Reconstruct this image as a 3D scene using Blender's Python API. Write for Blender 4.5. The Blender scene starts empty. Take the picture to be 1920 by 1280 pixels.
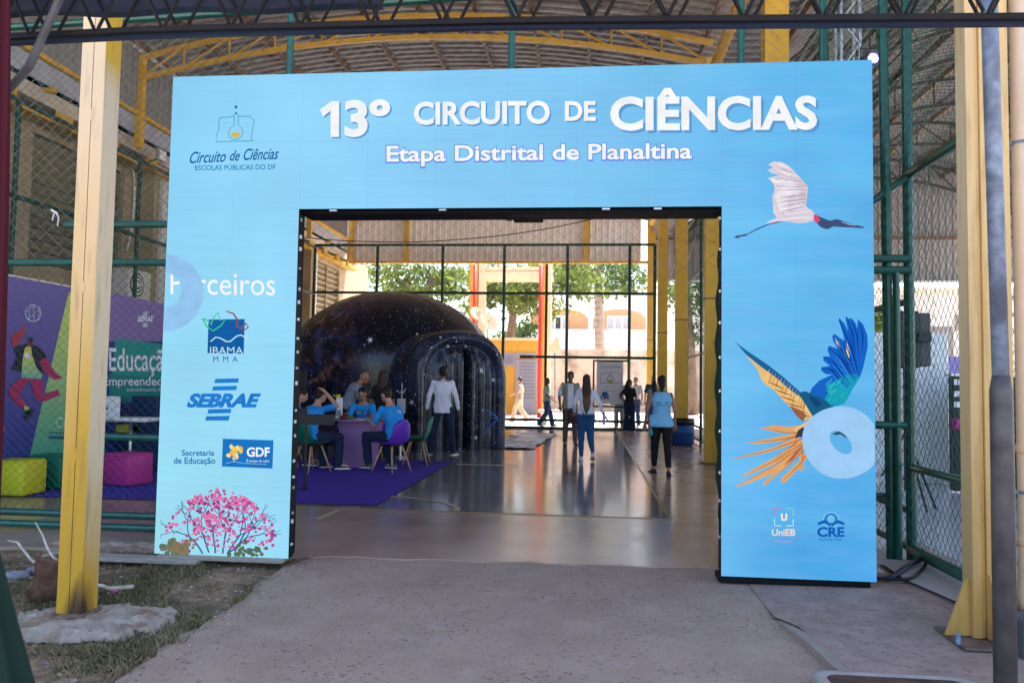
import bpy, bmesh, math, random
import numpy as np
from mathutils import Vector, Matrix, noise
random.seed(7)
PI = math.pi
scene = bpy.context.scene
col = scene.collection

# ------------------------------------------------------------------ camera
F_PX, YAW, PITCH, ROLL, CAM_H = 1441.7, 0.09864, 0.05249, 0.01594, 1.48
_f = Vector((-math.sin(YAW)*math.cos(PITCH), math.cos(YAW)*math.cos(PITCH), math.sin(PITCH)))
_r0 = Vector((math.cos(YAW), math.sin(YAW), 0)); _u0 = _r0.cross(_f)
_r = _r0*math.cos(ROLL) + _u0*math.sin(ROLL); _u = -_r0*math.sin(ROLL) + _u0*math.cos(ROLL)
CAM = Vector((0, 0, CAM_H))
cam_data = bpy.data.cameras.new('camera'); cam = bpy.data.objects.new('camera', cam_data); col.objects.link(cam)
cam_data.sensor_width = 36; cam_data.lens = F_PX/1920*36; cam_data.clip_start = 0.05; cam_data.clip_end = 2000
M = Matrix((_r, _u, -_f)).transposed().to_4x4(); M.translation = CAM
cam.matrix_world = M
cam_data.dof.use_dof = True; cam_data.dof.focus_distance = 6.4; cam_data.dof.aperture_fstop = 4.0
scene.camera = cam
# ------------------------------------------------------------------ light
EXPO = 2.2
SUN_EL, SUN_AZ = math.radians(60), math.radians(28)      # azimuth clockwise from +Y
w = bpy.data.worlds.new('World'); scene.world = w; w.use_nodes = True
nt = w.node_tree; bg = nt.nodes['Background']
sky = nt.nodes.new('ShaderNodeTexSky'); sky.sky_type = 'NISHITA'; sky.sun_disc = False
sky.sun_elevation = SUN_EL; sky.sun_rotation = SUN_AZ; sky.dust_density = 2.0; sky.air_density = 1.0
nt.links.new(sky.outputs[0], bg.inputs[0]); bg.inputs[1].default_value = 0.14
sd = bpy.data.lights.new('sun', 'SUN'); sd.energy = 5.0; sd.angle = math.radians(0.5); sd.color = (1, .95, .88)
sun = bpy.data.objects.new('sun', sd); col.objects.link(sun)
sdir = Vector((math.sin(SUN_AZ)*math.cos(SUN_EL), math.cos(SUN_AZ)*math.cos(SUN_EL), math.sin(SUN_EL)))
sun.rotation_euler = sdir.to_track_quat('Z', 'Y').to_euler(); sun.location = (0, -10, 30)
vs = scene.view_settings; vs.view_transform = 'Standard'; vs.look = 'None'; vs.gamma = 1; vs.exposure = EXPO; vs.use_curve_mapping = False
scene.cycles.max_bounces = 8; scene.cycles.diffuse_bounces = 5; scene.cycles.transparent_max_bounces = 12

# ------------------------------------------------------------------ measuring helpers: photo point -> point on a real plane
def ray(px, py): return _f + _r*((px-960)/F_PX) - _u*((py-640)/F_PX)
def at_y(px, py, Y): d = ray(px, py); return CAM + d*(Y/d.y)
def at_x(px, py, X): d = ray(px, py); return CAM + d*(X/d.x)
def at_z(px, py, z=0): d = ray(px, py); return CAM + d*((z-CAM_H)/d.z)
def lin(c): 
    c = c/255.0
    return c/12.92 if c <= .04045 else ((c+.055)/1.055)**2.4
def rgb(r, g, b): return (lin(r), lin(g), lin(b))

# ------------------------------------------------------------------ scene graph helpers
def tag(o, label=None, cat=None, group=None, kind=None):
    if label: o['label'] = label
    if cat: o['category'] = cat
    if group: o['group'] = group
    if kind: o['kind'] = kind
    return o
def thing(name, label, cat, loc=(0, 0, 0), rz=0, group=None, kind=None):
    o = bpy.data.objects.new(name, None); col.objects.link(o); o.empty_display_size = .2
    o.location = loc; o.rotation_euler = (0, 0, rz)
    return tag(o, label, cat, group, kind)
def wm(o):
    m = Matrix.LocRotScale(o.location, o.rotation_euler, o.scale)
    return wm(o.parent) @ m if o.parent else m
def copy_tree(o, parent=None):
    c = o.copy(); col.objects.link(c); c.parent = parent
    for ch in [x for x in bpy.data.objects if x.parent == o]: copy_tree(ch, c)
    return c

class MB:
    """collects shapes, then links them as ONE mesh object"""
    def __init__(s): s.v = []; s.f = []; s.mi = []
    def add(s, vs_, fs, mi=0):
        b = len(s.v); s.v += [tuple(v) for v in vs_]
        s.f += [tuple(i+b for i in f) for f in fs]; s.mi += [mi]*len(fs); return s
    def box(s, x0, x1, y0, y1, z0, z1, mi=0):
        v = [(x, y, z) for z in (z0, z1) for y in (y0, y1) for x in (x0, x1)]
        return s.add(v, [(0,2,3,1), (4,5,7,6), (0,1,5,4), (2,6,7,3), (0,4,6,2), (1,3,7,5)], mi)
    def bbox(s, x0, x1, y0, y1, z0, z1, b=.01, mi=0):
        """box with chamfered edges"""
        bm = bmesh.new(); bmesh.ops.create_cube(bm, size=1)
        for v in bm.verts: v.co = Vector(((x0+x1)/2+v.co.x*(x1-x0), (y0+y1)/2+v.co.y*(y1-y0), (z0+z1)/2+v.co.z*(z1-z0)))
        bmesh.ops.bevel(bm, geom=list(bm.edges), offset=b, segments=2, affect='EDGES', profile=.5)
        bm.verts.index_update(); s.add([v.co for v in bm.verts], [tuple(v.index for v in f.verts) for f in bm.faces], mi); bm.free(); return s
    def tube(s, pts, r, n=8, cap=True, mi=0, flat=1.0):
        pts = [Vector(p) for p in pts]; k = len(pts)
        rs = r if isinstance(r, (list, tuple)) else [r]*k
        ref = None; vv = []
        for i, p in enumerate(pts):
            t = (pts[min(i+1, k-1)]-pts[max(i-1, 0)]).normalized()
            if ref is None: ref = Vector((1, 0, 0)) if abs(t.x) < .8 else Vector((0, 1, 0))
            a = (ref - t*ref.dot(t)).normalized(); b = t.cross(a); ref = a
            for j in range(n):
                q = 2*PI*j/n; vv.append(p + a*math.cos(q)*rs[i] + b*math.sin(q)*rs[i]*flat)
        ff = [(i*n+j, i*n+(j+1) % n, (i+1)*n+(j+1) % n, (i+1)*n+j) for i in range(k-1) for j in range(n)]
        if cap: ff += [tuple(reversed(range(n))), tuple(range((k-1)*n, k*n))]
        return s.add(vv, ff, mi)
    def ell(s, c, r, nu=12, nv=8, rot=None, mi=0):
        c = Vector(c); vv = [c + (rot @ Vector((0, 0, -r[2])) if rot else Vector((0, 0, -r[2])))]
        for i in range(1, nv):
            a = -PI/2 + PI*i/nv
            for j in range(nu):
                b = 2*PI*j/nu; p = Vector((r[0]*math.cos(a)*math.cos(b), r[1]*math.cos(a)*math.sin(b), r[2]*math.sin(a)))
                vv.append(c + (rot @ p if rot else p))
        vv.append(c + (rot @ Vector((0, 0, r[2])) if rot else Vector((0, 0, r[2]))))
        ff = [(0, 1+(j+1) % nu, 1+j) for j in range(nu)]
        for i in range(nv-2):
            for j in range(nu): ff.append((1+i*nu+j, 1+i*nu+(j+1) % nu, 1+(i+1)*nu+(j+1) % nu, 1+(i+1)*nu+j))
        e = len(vv)-1; ff += [(e, 1+(nv-2)*nu+j, 1+(nv-2)*nu+(j+1) % nu) for j in range(nu)]
        return s.add(vv, ff, mi)
    def loft(s, rings, mi=0, cap=True):
        n = len(rings[0]); k = len(rings)
        ff = [(i*n+j, i*n+(j+1) % n, (i+1)*n+(j+1) % n, (i+1)*n+j) for i in range(k-1) for j in range(n)]
        if cap: ff += [tuple(reversed(range(n))), tuple(range((k-1)*n, k*n))]
        return s.add([p for r_ in rings for p in r_], ff, mi)
    def lathe(s, c, prof, n=20, mi=0):
        return s.loft([[(c[0]+r_*math.cos(2*PI*j/n), c[1]+r_*math.sin(2*PI*j/n), c[2]+z) for j in range(n)] for r_, z in prof], mi)
    def prism(s, pts2, y0, y1, mi=0):
        """outline in X,Z extruded along Y"""
        n = len(pts2)
        return s.add([(x, y0, z) for x, z in pts2]+[(x, y1, z) for x, z in pts2],
                     [tuple(range(n)), tuple(reversed(range(n, 2*n)))]+[(i, i+n, (i+1) % n+n, (i+1) % n) for i in range(n)], mi)
    def build(s, name, m, parent=None, smooth=False, local=False, kind=None):
        me = bpy.data.meshes.new(name)
        vv = s.v
        if parent is not None and not local:
            inv = wm(parent).inverted(); vv = [tuple(inv @ Vector(v)) for v in vv]
        me.from_pydata(vv, [], s.f); me.validate()
        for x in (m if isinstance(m, (list, tuple)) else [m]): me.materials.append(x)
        if len(me.polygons) == len(s.mi): me.polygons.foreach_set('material_index', s.mi)
        bm = bmesh.new(); bm.from_mesh(me); bmesh.ops.recalc_face_normals(bm, faces=bm.faces); bm.to_mesh(me); bm.free()
        if smooth: me.polygons.foreach_set('use_smooth', [True]*len(me.polygons))
        o = bpy.data.objects.new(name, me); col.objects.link(o); o.parent = parent
        if kind: o['kind'] = kind
        return o
def mod(o, typ, **kw):
    m = o.modifiers.new(typ.lower(), typ)
    for k, v in kw.items(): setattr(m, k, v)
    return m
def bake(o):
    """apply the modifiers of o without operators"""
    dg = bpy.context.evaluated_depsgraph_get(); me = bpy.data.meshes.new_from_object(o.evaluated_get(dg))
    o.modifiers.clear(); old = o.data; o.data = me; me.name = old.name; bpy.data.meshes.remove(old); return o

# ------------------------------------------------------------------ materials
def mat(name, c, rough=.6, metal=0, spec=.28, ior=None, var=0, vscale=6, bump=0, bscale=40, dirt=None, dscale=2, dlo=.5, dhi=.7, coat=0, stretch=None, rvar=0, trans=0):
    m = bpy.data.materials.new(name); m.use_nodes = True; n = m.node_tree; b = n.nodes['Principled BSDF']
    b.inputs['Base Color'].default_value = (*c, 1); b.inputs['Roughness'].default_value = rough
    b.inputs['Metallic'].default_value = metal; b.inputs['Specular IOR Level'].default_value = spec
    if ior: b.inputs['IOR'].default_value = ior
    if coat: b.inputs['Coat Weight'].default_value = coat; b.inputs['Coat Roughness'].default_value = .1
    geo = n.nodes.new('ShaderNodeNewGeometry'); vec = geo.outputs['Position']
    if stretch:
        mp = n.nodes.new('ShaderNodeMapping'); mp.inputs['Scale'].default_value = stretch; n.links.new(vec, mp.inputs[0]); vec = mp.outputs[0]
    out = None
    def nz(sc, det=4):
        t = n.nodes.new('ShaderNodeTexNoise'); t.inputs['Scale'].default_value = sc; t.inputs['Detail'].default_value = det
        n.links.new(vec, t.inputs[0]); return t.outputs[0]
    if var or dirt:
        mx = n.nodes.new('ShaderNodeMix'); mx.data_type = 'RGBA'; k = nz(vscale)
        mr = n.nodes.new('ShaderNodeMapRange'); mr.inputs[1].default_value = .3; mr.inputs[2].default_value = .7; n.links.new(k, mr.inputs[0])
        n.links.new(mr.outputs[0], mx.inputs[0])
        mx.inputs[6].default_value = (*[max(0, x*(1-var)) for x in c], 1); mx.inputs[7].default_value = (*[min(1, x*(1+var)) for x in c], 1)
        out = mx.outputs[2]
        if dirt:
            m2 = n.nodes.new('ShaderNodeMix'); m2.data_type = 'RGBA'; r2 = n.nodes.new('ShaderNodeMapRange')
            r2.inputs[1].default_value = dlo; r2.inputs[2].default_value = dhi; n.links.new(nz(dscale, 7), r2.inputs[0])
            n.links.new(r2.outputs[0], m2.inputs[0]); n.links.new(out, m2.inputs[6]); m2.inputs[7].default_value = (*dirt, 1); out = m2.outputs[2]
        n.links.new(out, b.inputs['Base Color'])
    if rvar:
        r3 = n.nodes.new('ShaderNodeMapRange'); r3.inputs[1].default_value = .3; r3.inputs[2].default_value = .7
        r3.inputs[3].default_value = max(.02, rough-rvar); r3.inputs[4].default_value = rough+rvar
        n.links.new(nz(vscale*1.7, 6), r3.inputs[0]); n.links.new(r3.outputs[0], b.inputs['Roughness'])
    if bump:
        bp = n.nodes.new('ShaderNodeBump'); bp.inputs['Strength'].default_value = bump; bp.inputs['Distance'].default_value = .01
        n.links.new(nz(bscale, 6), bp.inputs['Height']); n.links.new(bp.outputs[0], b.inputs['Normal'])
    if trans:
        tr = n.nodes.new('ShaderNodeBsdfTranslucent'); tr.inputs[0].default_value = (*[min(1, x*1.6) for x in c], 1)
        ms = n.nodes.new('ShaderNodeMixShader'); ms.inputs[0].default_value = trans
        n.links.new(b.outputs[0], ms.inputs[1]); n.links.new(tr.outputs[0], ms.inputs[2])
        n.links.new(ms.outputs[0], n.nodes['Material Output'].inputs[0])
        if out: n.links.new(out, tr.inputs[0])
    return m
SCREEN = {}
def glow(r, g, b):
    """a colour shown by the lit LED screen"""
    k = (r, g, b)
    if k not in SCREEN:
        m = bpy.data.materials.new('screen_colour'); m.use_nodes = True; n = m.node_tree; n.nodes.clear()
        e = n.nodes.new('ShaderNodeEmission'); o = n.nodes.new('ShaderNodeOutputMaterial')
        s = 1/2**EXPO; geo = n.nodes.new('ShaderNodeNewGeometry')
        t = n.nodes.new('ShaderNodeTexNoise'); t.inputs['Scale'].default_value = 9; n.links.new(geo.outputs[0], t.inputs[0])
        mr = n.nodes.new('ShaderNodeMapRange'); mr.inputs[3].default_value = s*.8; mr.inputs[4].default_value = s*1.1
        n.links.new(t.outputs[0], mr.inputs[0]); n.links.new(mr.outputs[0], e.inputs[1])
        e.inputs[0].default_value = (*rgb(r, g, b), 1); n.links.new(e.outputs[0], o.inputs[0]); SCREEN[k] = m
    return SCREEN[k]
PRINT = {}
def ink(r, g, b, rough=.55):
    k = (r, g, b)
    if k not in PRINT: PRINT[k] = mat('printed_colour', rgb(r, g, b), rough)
    return PRINT[k]
m_yellow = mat('yellow_paint', (.60, .34, .035), .42, var=.10, vscale=3, dirt=(.35, .2, .05), dscale=5, dlo=.62, dhi=.8, bump=.15)
m_dusty = mat('dusty_rusted_plate', (.17, .115, .085), .9, var=.35, vscale=12, bump=.4)
m_cream = mat('cream_paint', (.66, .50, .27), .45, var=.06, vscale=2, bump=.1)
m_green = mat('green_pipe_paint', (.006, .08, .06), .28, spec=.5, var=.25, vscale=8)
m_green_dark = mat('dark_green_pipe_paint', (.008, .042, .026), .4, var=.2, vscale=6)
m_wire = mat('green_coated_wire', (.03, .09, .07), .5)
m_wire_grey = mat('galvanised_wire', (.25, .27, .26), .5, metal=.3)
m_steel = mat('shade_darkened_steel', (.009, .006, .006), .6, spec=.2, var=.3, vscale=10, bump=.2)  # dark steel, darkened further to stand for the shade under the canopy
m_galv = mat('galvanised_steel', (.20, .25, .35), .5, metal=.2, var=.3, vscale=22, dirt=(.11, .135, .19), dscale=6, dlo=.5, dhi=.62, bump=.1)
m_roof = mat('corrugated_roof_sheet', (.275, .25, .24), .5, metal=.15, var=.25, vscale=1.2, dirt=(.2, .16, .13), dscale=1.5, dlo=.55, dhi=.75)
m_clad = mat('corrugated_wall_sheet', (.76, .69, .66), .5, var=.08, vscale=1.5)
m_clad_side = mat('shaded_wall_sheet', (.23, .205, .205), .55, var=.12, vscale=1.5)  # darker copy of the wall sheet, eaves shade put into the colour
m_purlin = mat('rusty_purlin', (.17, .10, .065), .6, var=.2)
m_black = mat('black_plastic', (.008, .008, .010), .45, spec=.3)
m_plaster = mat('cream_plaster', (.46, .34, .21), .8, var=.12, vscale=1.3, dirt=(.33, .24, .15), dscale=1.2, dlo=.52, dhi=.75, bump=.2)
m_white = mat('white_paint', (.75, .75, .76), .5)
m_whitewall = mat('white_wall', (.82, .78, .75), .8, var=.05)
m_wood = mat('pale_wood', (.48, .30, .17), .5, var=.2, vscale=20)
m_alu = mat('aluminium', (.55, .56, .58), .3, metal=.9)
# ================================================================== GROUND
m_ground = mat('sunlit_yard_concrete', (.42, .38, .34), .85, var=.1, vscale=.5, bump=.2)
MB().add([(-400,-400,-.2),(400,-400,-.2),(400,900,-.2),(-400,900,-.2)], [(0,1,2,3)]).build('ground', m_ground, kind='structure')

def grid_sheet(x0, x1, y0, y1, nx, ny, zf, keep=None):
    b = MB(); vv = []
    for j in range(ny+1):
        for i in range(nx+1):
            x = x0+(x1-x0)*i/nx; y = y0+(y1-y0)*j/ny; vv.append((x, y, zf(x, y)))
    ff = [(j*(nx+1)+i, j*(nx+1)+i+1, (j+1)*(nx+1)+i+1, (j+1)*(nx+1)+i) for j in range(ny) for i in range(nx)]
    return b.add(vv, ff)
def path_z(x, y):
    t = max(0, min(1, (6.4-y)/3.2)); return -.004 - .055*t
# the hall floor: brown outer slab, dark polished court
def floor_mat(name, c, rough, rv):
    m = mat(name, c, rough, spec=.5, ior=1.85, var=.2, vscale=.9, dirt=tuple(x*1.3 for x in c), dscale=2.0, dlo=.42, dhi=.85, rvar=rv)
    return m
m_floor_out = floor_mat('polished_brown_concrete', (.36, .245, .195), .22, .05)
m_floor_in = floor_mat('polished_dark_court', (.205, .185, .19), .13, .03)
m_floor_grey = mat('grey_screed', (.50, .51, .54), .25, ior=1.7, var=.1, vscale=1.2)
fl = MB()
def edge_y(x): return 6.38 + .10*(x+.6)*.35 + .02*math.sin(x*9)+.012*math.sin(x*23)
xs = [-12+15.2*i/120 for i in range(121)]
v = [(x, edge_y(x), .004) for x in xs]+[(x, 8.68, .004) for x in xs]+[(x, edge_y(x), -.2) for x in xs]
ff = [(i, i+1, 122+i, 121+i) for i in range(120)]+[(242+i, 243+i, i+1, i) for i in range(120)]
fl.add(v, ff)
fl.add([(.91,8.68,.004),(3.2,8.68,.004),(3.2,26,.004),(.91,26,.004)], [(0,1,2,3)])
fl.build('floor', m_floor_out, kind='structure')
MB().add([(-12,8.68,.004),(.91,8.68,.004),(.91,26,.004),(-12,26,.004)], [(0,1,2,3)]).build('court_floor', m_floor_in, kind='structure')
MB().add([(-12,26,-.01),(16,26,-.01),(16,75,-.01),(-12,75,-.01)], [(0,1,2,3)]).build('yard_pavement', mat('pale_yard_paving', (.64,.58,.52), .8, var=.08, vscale=2), kind='structure')
MB().add([(3.2,6.2,.002),(16,6.2,.002),(16,26,.002),(3.2,26,.002)], [(0,1,2,3)]).build('side_hall_floor', m_floor_grey, kind='structure')
# painted lines
m_line = mat('yellow_line_paint', (.27, .20, .07), .35, var=.25, vscale=9, dirt=(.16,.11,.09), dscale=7, dlo=.52, dhi=.7)
m_linew = mat('cream_line_paint', (.50, .42, .30), .4, var=.2, vscale=9, dirt=(.2,.15,.12), dscale=9, dlo=.55, dhi=.7)
MB().box(-12, .94, 8.655, 8.70, .004, .008).build('court_line', m_line, kind='structure')
MB().box(.895, .94, 8.704, 26, .004, .008).build('court_line', m_line, kind='structure')
b = MB(); cx, cy, R = -3.1, 9.0, 1.6
# three-point style arc bulging to the right, ending on the line
arc = []
for i in range(30):
    a = math.radians(82 - i*82/29); arc.append((-2.75+1.28*math.cos(a), 8.72+.95*math.sin(a)))
vv = []
for i, (x, y) in enumerate(arc):
    t = Vector((arc[min(i+1,29)][0]-arc[max(i-1,0)][0], arc[min(i+1,29)][1]-arc[max(i-1,0)][1])).normalized(); nrm = Vector((-t.y, t.x))
    vv += [(x+nrm.x*.035, y+nrm.y*.035, .0085), (x-nrm.x*.035, y-nrm.y*.035, .0085)]
b.add(vv, [(2*i, 2*i+1, 2*i+3, 2*i+2) for i in range(29)]).build('court_arc', m_linew, kind='structure')
p = [at_z(590, 972), at_z(597, 977), at_z(640, 958), at_z(630, 957)]
MB().add([(q.x, q.y, .0085) for q in p], [(0,1,2,3)]).build('court_dash', m_linew, kind='structure')
p = at_z(850, 873)
MB().box(-2.3, -1.2, 13.6, 13.64, .004, .008).build('court_line', m_linew, kind='structure')
# concrete approach path sloping gently to the hall
def rough_concrete():
    m = mat('worn_path_concrete', (.375, .262, .20), .88, var=.12, vscale=2.2, dirt=(.41,.30,.245), dscale=5, dlo=.48, dhi=.75, bump=.35, bscale=60)
    n = m.node_tree; bs = n.nodes['Principled BSDF']; src = bs.inputs['Base Color'].links[0].from_socket
    geo = n.nodes.new('ShaderNodeNewGeometry')
    for sc, lo, hi, c_, fac in ((30, .57, .63, (.13,.08,.065), .85), (110, .55, .64, (.13,.085,.07), .75), (4, .55, .75, (.25,.175,.15), .6), (1.3, .5, .7, (.42,.30,.24), .25)):
        t = n.nodes.new('ShaderNodeTexNoise'); t.inputs['Scale'].default_value = sc; t.inputs['Detail'].default_value = 8; t.inputs['Roughness'].default_value = .65
        n.links.new(geo.outputs[0], t.inputs[0])
        mr = n.nodes.new('ShaderNodeMapRange'); mr.inputs[1].default_value = lo; mr.inputs[2].default_value = hi; mr.inputs[4].default_value = fac
        mk = n.nodes.new('ShaderNodeTexNoise'); mk.inputs['Scale'].default_value = 1.1+sc*.02; mk.inputs['Detail'].default_value = 3; n.links.new(geo.outputs[0], mk.inputs[0])
        mq = n.nodes.new('ShaderNodeMapRange'); mq.inputs[1].default_value = .38; mq.inputs[2].default_value = .62; mq.inputs[3].default_value = .35 if sc > 10 else 1; n.links.new(mk.outputs[0], mq.inputs[0])
        mu = n.nodes.new('ShaderNodeMath'); mu.operation = 'MULTIPLY'
        n.links.new(t.outputs[0], mr.inputs[0]); n.links.new(mr.outputs[0], mu.inputs[0]); n.links.new(mq.outputs[0], mu.inputs[1])
        mx = n.nodes.new('ShaderNodeMix'); mx.data_type = 'RGBA'; n.links.new(mu.outputs[0], mx.inputs[0]); n.links.new(src, mx.inputs[6]); mx.inputs[7].default_value = (*c_, 1); src = mx.outputs[2]
    n.links.new(src, bs.inputs['Base Color']); return m
m_path = rough_concrete()
def lawn_edge(y): return -2.36 + .03*math.sin(y*4.1)+.018*math.sin(y*11.3)+.012*math.sin(y*31)+.05*noise.noise(Vector((y*5,0,0))) + max(0, (3.8-y))*.1 + .05*(6-y)*.3
b = MB(); ny, nx = 110, 60; vv = []
def right_edge(y): return 3.3 if y > 5.12 else 1.22 + (5.12-y)*.10
for j in range(ny+1):
    y = -6 + 12.45*j/ny
    for i in range(nx+1):
        x0 = lawn_edge(y); x1 = right_edge(y)+.06 if y <= 5.12 else 2.4; x = x0+(x1-x0)*i/nx
        vv.append((x, y, path_z(x, y)+.006*noise.noise(Vector((x*3, y*3, 0)))))
base = len(vv)
ff = [(j*(nx+1)+i, j*(nx+1)+i+1, (j+1)*(nx+1)+i+1, (j+1)*(nx+1)+i) for j in range(ny) for i in range(nx)]
vv += [(lawn_edge(-6+12.45*j/ny), -6+12.45*j/ny, -.2) for j in range(ny+1)]
ff += [(base+j, base+j+1, (j+1)*(nx+1), j*(nx+1)) for j in range(ny)]
b.add(vv, ff).build('path', m_path, kind='structure', smooth=True)
# slab on the right, level, with a thin kerb edge towards the path
m_slab = mat('red_dusted_slab', (.33, .225, .19), .88, var=.18, vscale=5, dirt=(.19,.13,.11), dscale=17, dlo=.52, dhi=.75, bump=.3, bscale=55)
b = MB(); vv = []
for j in range(61):
    y = -6 + 12.45*j/60
    for i in range(31):
        x0 = 1.30 + (5.12-y)*.10 if y <= 5.12 else 1.22; x = x0+(5.5-x0)*i/30
        bl = max(0, min(1, (y-5.0)/.5)); k_ = max(0, min(1, 1-(x-1.22)/1.0)); z = path_z(x, y)*(bl*k_) + .008 - .006*(1-bl)
        vv.append((x, y, z-.003+.005*noise.noise(Vector((x*2.5, y*2.5, 4)))))
ff = [(j*31+i, j*31+i+1, (j+1)*31+i+1, (j+1)*31+i) for j in range(60) for i in range(30)]
b.add(vv, ff).build('slab_pavement', m_slab, kind='structure', smooth=True)
m_kerb = mat('kerb_concrete', (.30,.235,.19), .8, var=.1, bump=.2)
b = MB(); rr = []
for j in range(30):
    y = 5.16 - j*.28; k = max(0, min(1, (5.16-y)/.35)); x = 1.22+(5.12-y)*.10 + .008*math.sin(y*7); zt = -.02+.028*k+.004*math.sin(y*5)
    rr.append([(x, y, -.2), (x+.012, y, zt), (x+.075, y, zt), (x+.085, y, -.2)])
b.loft(rr).build('kerb', m_kerb, kind='structure')
# pale cement strip between slab and side fence
b = MB(); vv = [(2.45, 6.9, .03), (3.6, 6.9, .03), (3.6, 5.12, .03), (2.9, 5.14, .03), (2.55, 5.5, .03), (2.42, 6.2, .03)]
b.add(vv, [(0,1,2,3,4,5)]).build('cement_strip', mat('smooth_cement', (.36,.32,.29), .8, var=.1, vscale=3, bump=.1), kind='structure')
# lawn
m_soil = mat('dry_lawn_soil', (.25, .16, .105), .95, var=.5, vscale=16, dirt=(.12,.10,.055), dscale=3.5, dlo=.45, dhi=.65, bump=.6, bscale=70)
def lawn_z(x, y): return path_z(x, y) -.022 + .018*noise.noise(Vector((x*1.3, y*1.3, 2))) + .012*noise.noise(Vector((x*6, y*6, 9)))
vv = []; NX = 90; NY = 90
for j in range(NY+1):
    y = -6+12.3*j/NY
    for i in range(NX+1):
        x1 = lawn_edge(y)+.01; t = i/NX; x = x1-(1-t)**1.6*9; vv.append((x, y, lawn_z(x, y)))
MB().add(vv, [(j*(NX+1)+i, j*(NX+1)+i+1, (j+1)*(NX+1)+i+1, (j+1)*(NX+1)+i) for j in range(NY) for i in range(NX)]).build('lawn', m_soil, kind='structure', smooth=True)
# grass blades
def blades(name, n, area, cols, hmin, hmax):
    vv = []; ff = []; mi = []
    while len(ff) < n:
        x, y = area()
        d = noise.noise(Vector((x*1.7, y*1.7, 5)))+.5*noise.noise(Vector((x*5, y*5, 1)))
        if random.random() > .35+d*1.6: continue
        h = random.uniform(hmin, hmax); a = random.uniform(0, 2*PI); w_ = random.uniform(.003, .0065); z = lawn_z(x, y)-.004
        ln = random.uniform(.2, 1.6)*h; b2 = random.uniform(0, 2*PI); dx, dy = math.cos(a)*w_, math.sin(a)*w_
        k = len(vv); vv += [(x-dx, y-dy, z), (x+dx, y+dy, z), (x+math.cos(b2)*ln, y+math.sin(b2)*ln, z+h)]
        ff.append((k, k+1, k+2)); mi.append(0 if random.random() < .72-d*.5 else 1)
    b = MB(); b.v = vv; b.f = ff; b.mi = mi; o = b.build(name, cols); return o
m_gr = mat('green_grass_blade', (.07, .082, .028), .7, var=.3, vscale=5, trans=.2); m_gd = mat('dry_grass_blade', (.24, .185, .10), .8, var=.25, vscale=5)
def ar():
    y = random.uniform(3.1, 6.25); return lawn_edge(y)+.05-random.random()**1.2*3.6, y
tag(blades('grass', 42000, ar, [m_gd, m_gr], .014, .05), 'short patchy green and straw-coloured grass between column and path', 'grass', kind='stuff')
# litter specks on the path
b = MB()
for k in range(900):
    y = random.uniform(3.2, 6.3); x = random.uniform(lawn_edge(y)+.05, 2.4)
    if noise.noise(Vector((x*1.1, y*1.1, 3))) < random.uniform(-.4, .5): continue
    s = random.uniform(.003, .012); a = random.uniform(0, 6.3); z = (path_z(x, y) if x < 1.25 else 0)+.006
    q = [(x+math.cos(a+t)*s*r_, y+math.sin(a+t)*s*r_, z+random.uniform(0, .004)) for t, r_ in ((0, 1), (1.8, .4), (3.1, .9), (4.4, .5))]
    b.add(q, [(0,1,2,3)])
tag(b.build('leaf_litter', mat('dry_litter', (.09,.055,.04), .9)), 'tiny dry leaf bits scattered over the concrete approach', 'litter', kind='stuff')

b = MB()
for k in range(700):
    y = random.uniform(3.2, 6.2); x = lawn_edge(y)+.25-random.random()**1.3*3.2; s_ = random.uniform(.004, .016)*(1 if random.random() < .93 else 1.8); z = lawn_z(x, y)+s_*.2 if x < lawn_edge(y) else path_z(x, y)+.004
    b.ell((x, y, z), (s_, s_*random.uniform(.5, 1), s_*.5), 6, 4, Matrix.Rotation(random.uniform(0, 6), 3, 'Z'))
tag(b.build('lawn_pebbles', mat('mixed_grit', (.33,.27,.23), .9, var=.5, vscale=40), smooth=True), 'loose grit and small stones strewn over the lawn and path edge', 'gravel', kind='stuff')
b = MB()
for k in range(420):
    y = random.uniform(3.2, 6.2); x = lawn_edge(y)+.05-random.random()**1.2*3.2; s_ = random.uniform(.008, .024); a = random.uniform(0, 6.3); z = lawn_z(x, y)+.012
    b.add([(x+math.cos(a+t)*s_*r_, y+math.sin(a+t)*s_*r_, z+random.uniform(-.004, .012)) for t, r_ in ((0, 1), (1.5, .35), (3.1, .9), (4.7, .4))], [(0,1,2,3)])
tag(b.build('fallen_leaves', mat('curled_dry_leaf', (.20,.115,.06), .85, var=.4, vscale=30)), 'small curled brown leaves lying in the patchy grass', 'leaves', kind='stuff')

# ================================================================== HALL SHELL
XL, XR, XC = -9.4, 2.35, -3.52
def zb(x): return 8.38 - .72*((x-XC)/5.88)**2
def zt(x): return zb(x)+.44
def zr(x): return zb(x)+.56
def wave_roof(name, x0, x1, y0, y1, zf, pitch, amp, parent, m, nx=18):
    b = MB(); ys = []; k = int((y1-y0)/pitch)
    for i in range(k):
        for t, a in ((0, 0), (.15, 1), (.5, 1), (.65, 0)): ys.append((y0+(i+t)*pitch, a*amp))
    vv = [(x0+(x1-x0)*i/nx, y, zf(x0+(x1-x0)*i/nx)+a) for y, a in ys for i in range(nx+1)]
    ff = [(j*(nx+1)+i, j*(nx+1)+i+1, (j+1)*(nx+1)+i+1, (j+1)*(nx+1)+i) for j in range(len(ys)-1) for i in range(nx)]
    return b.add(vv, ff).build(name, m, parent)
roof = thing('hall_roof', 'arched corrugated metal roof over the sports hall on purlins', 'roof', (XC, 17, 8.9))
wave_roof('roof_sheet', -9.75, 2.7, 4.3, 30.2, lambda x: zr(x)+.09, .25, .045, roof, m_roof)
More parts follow.
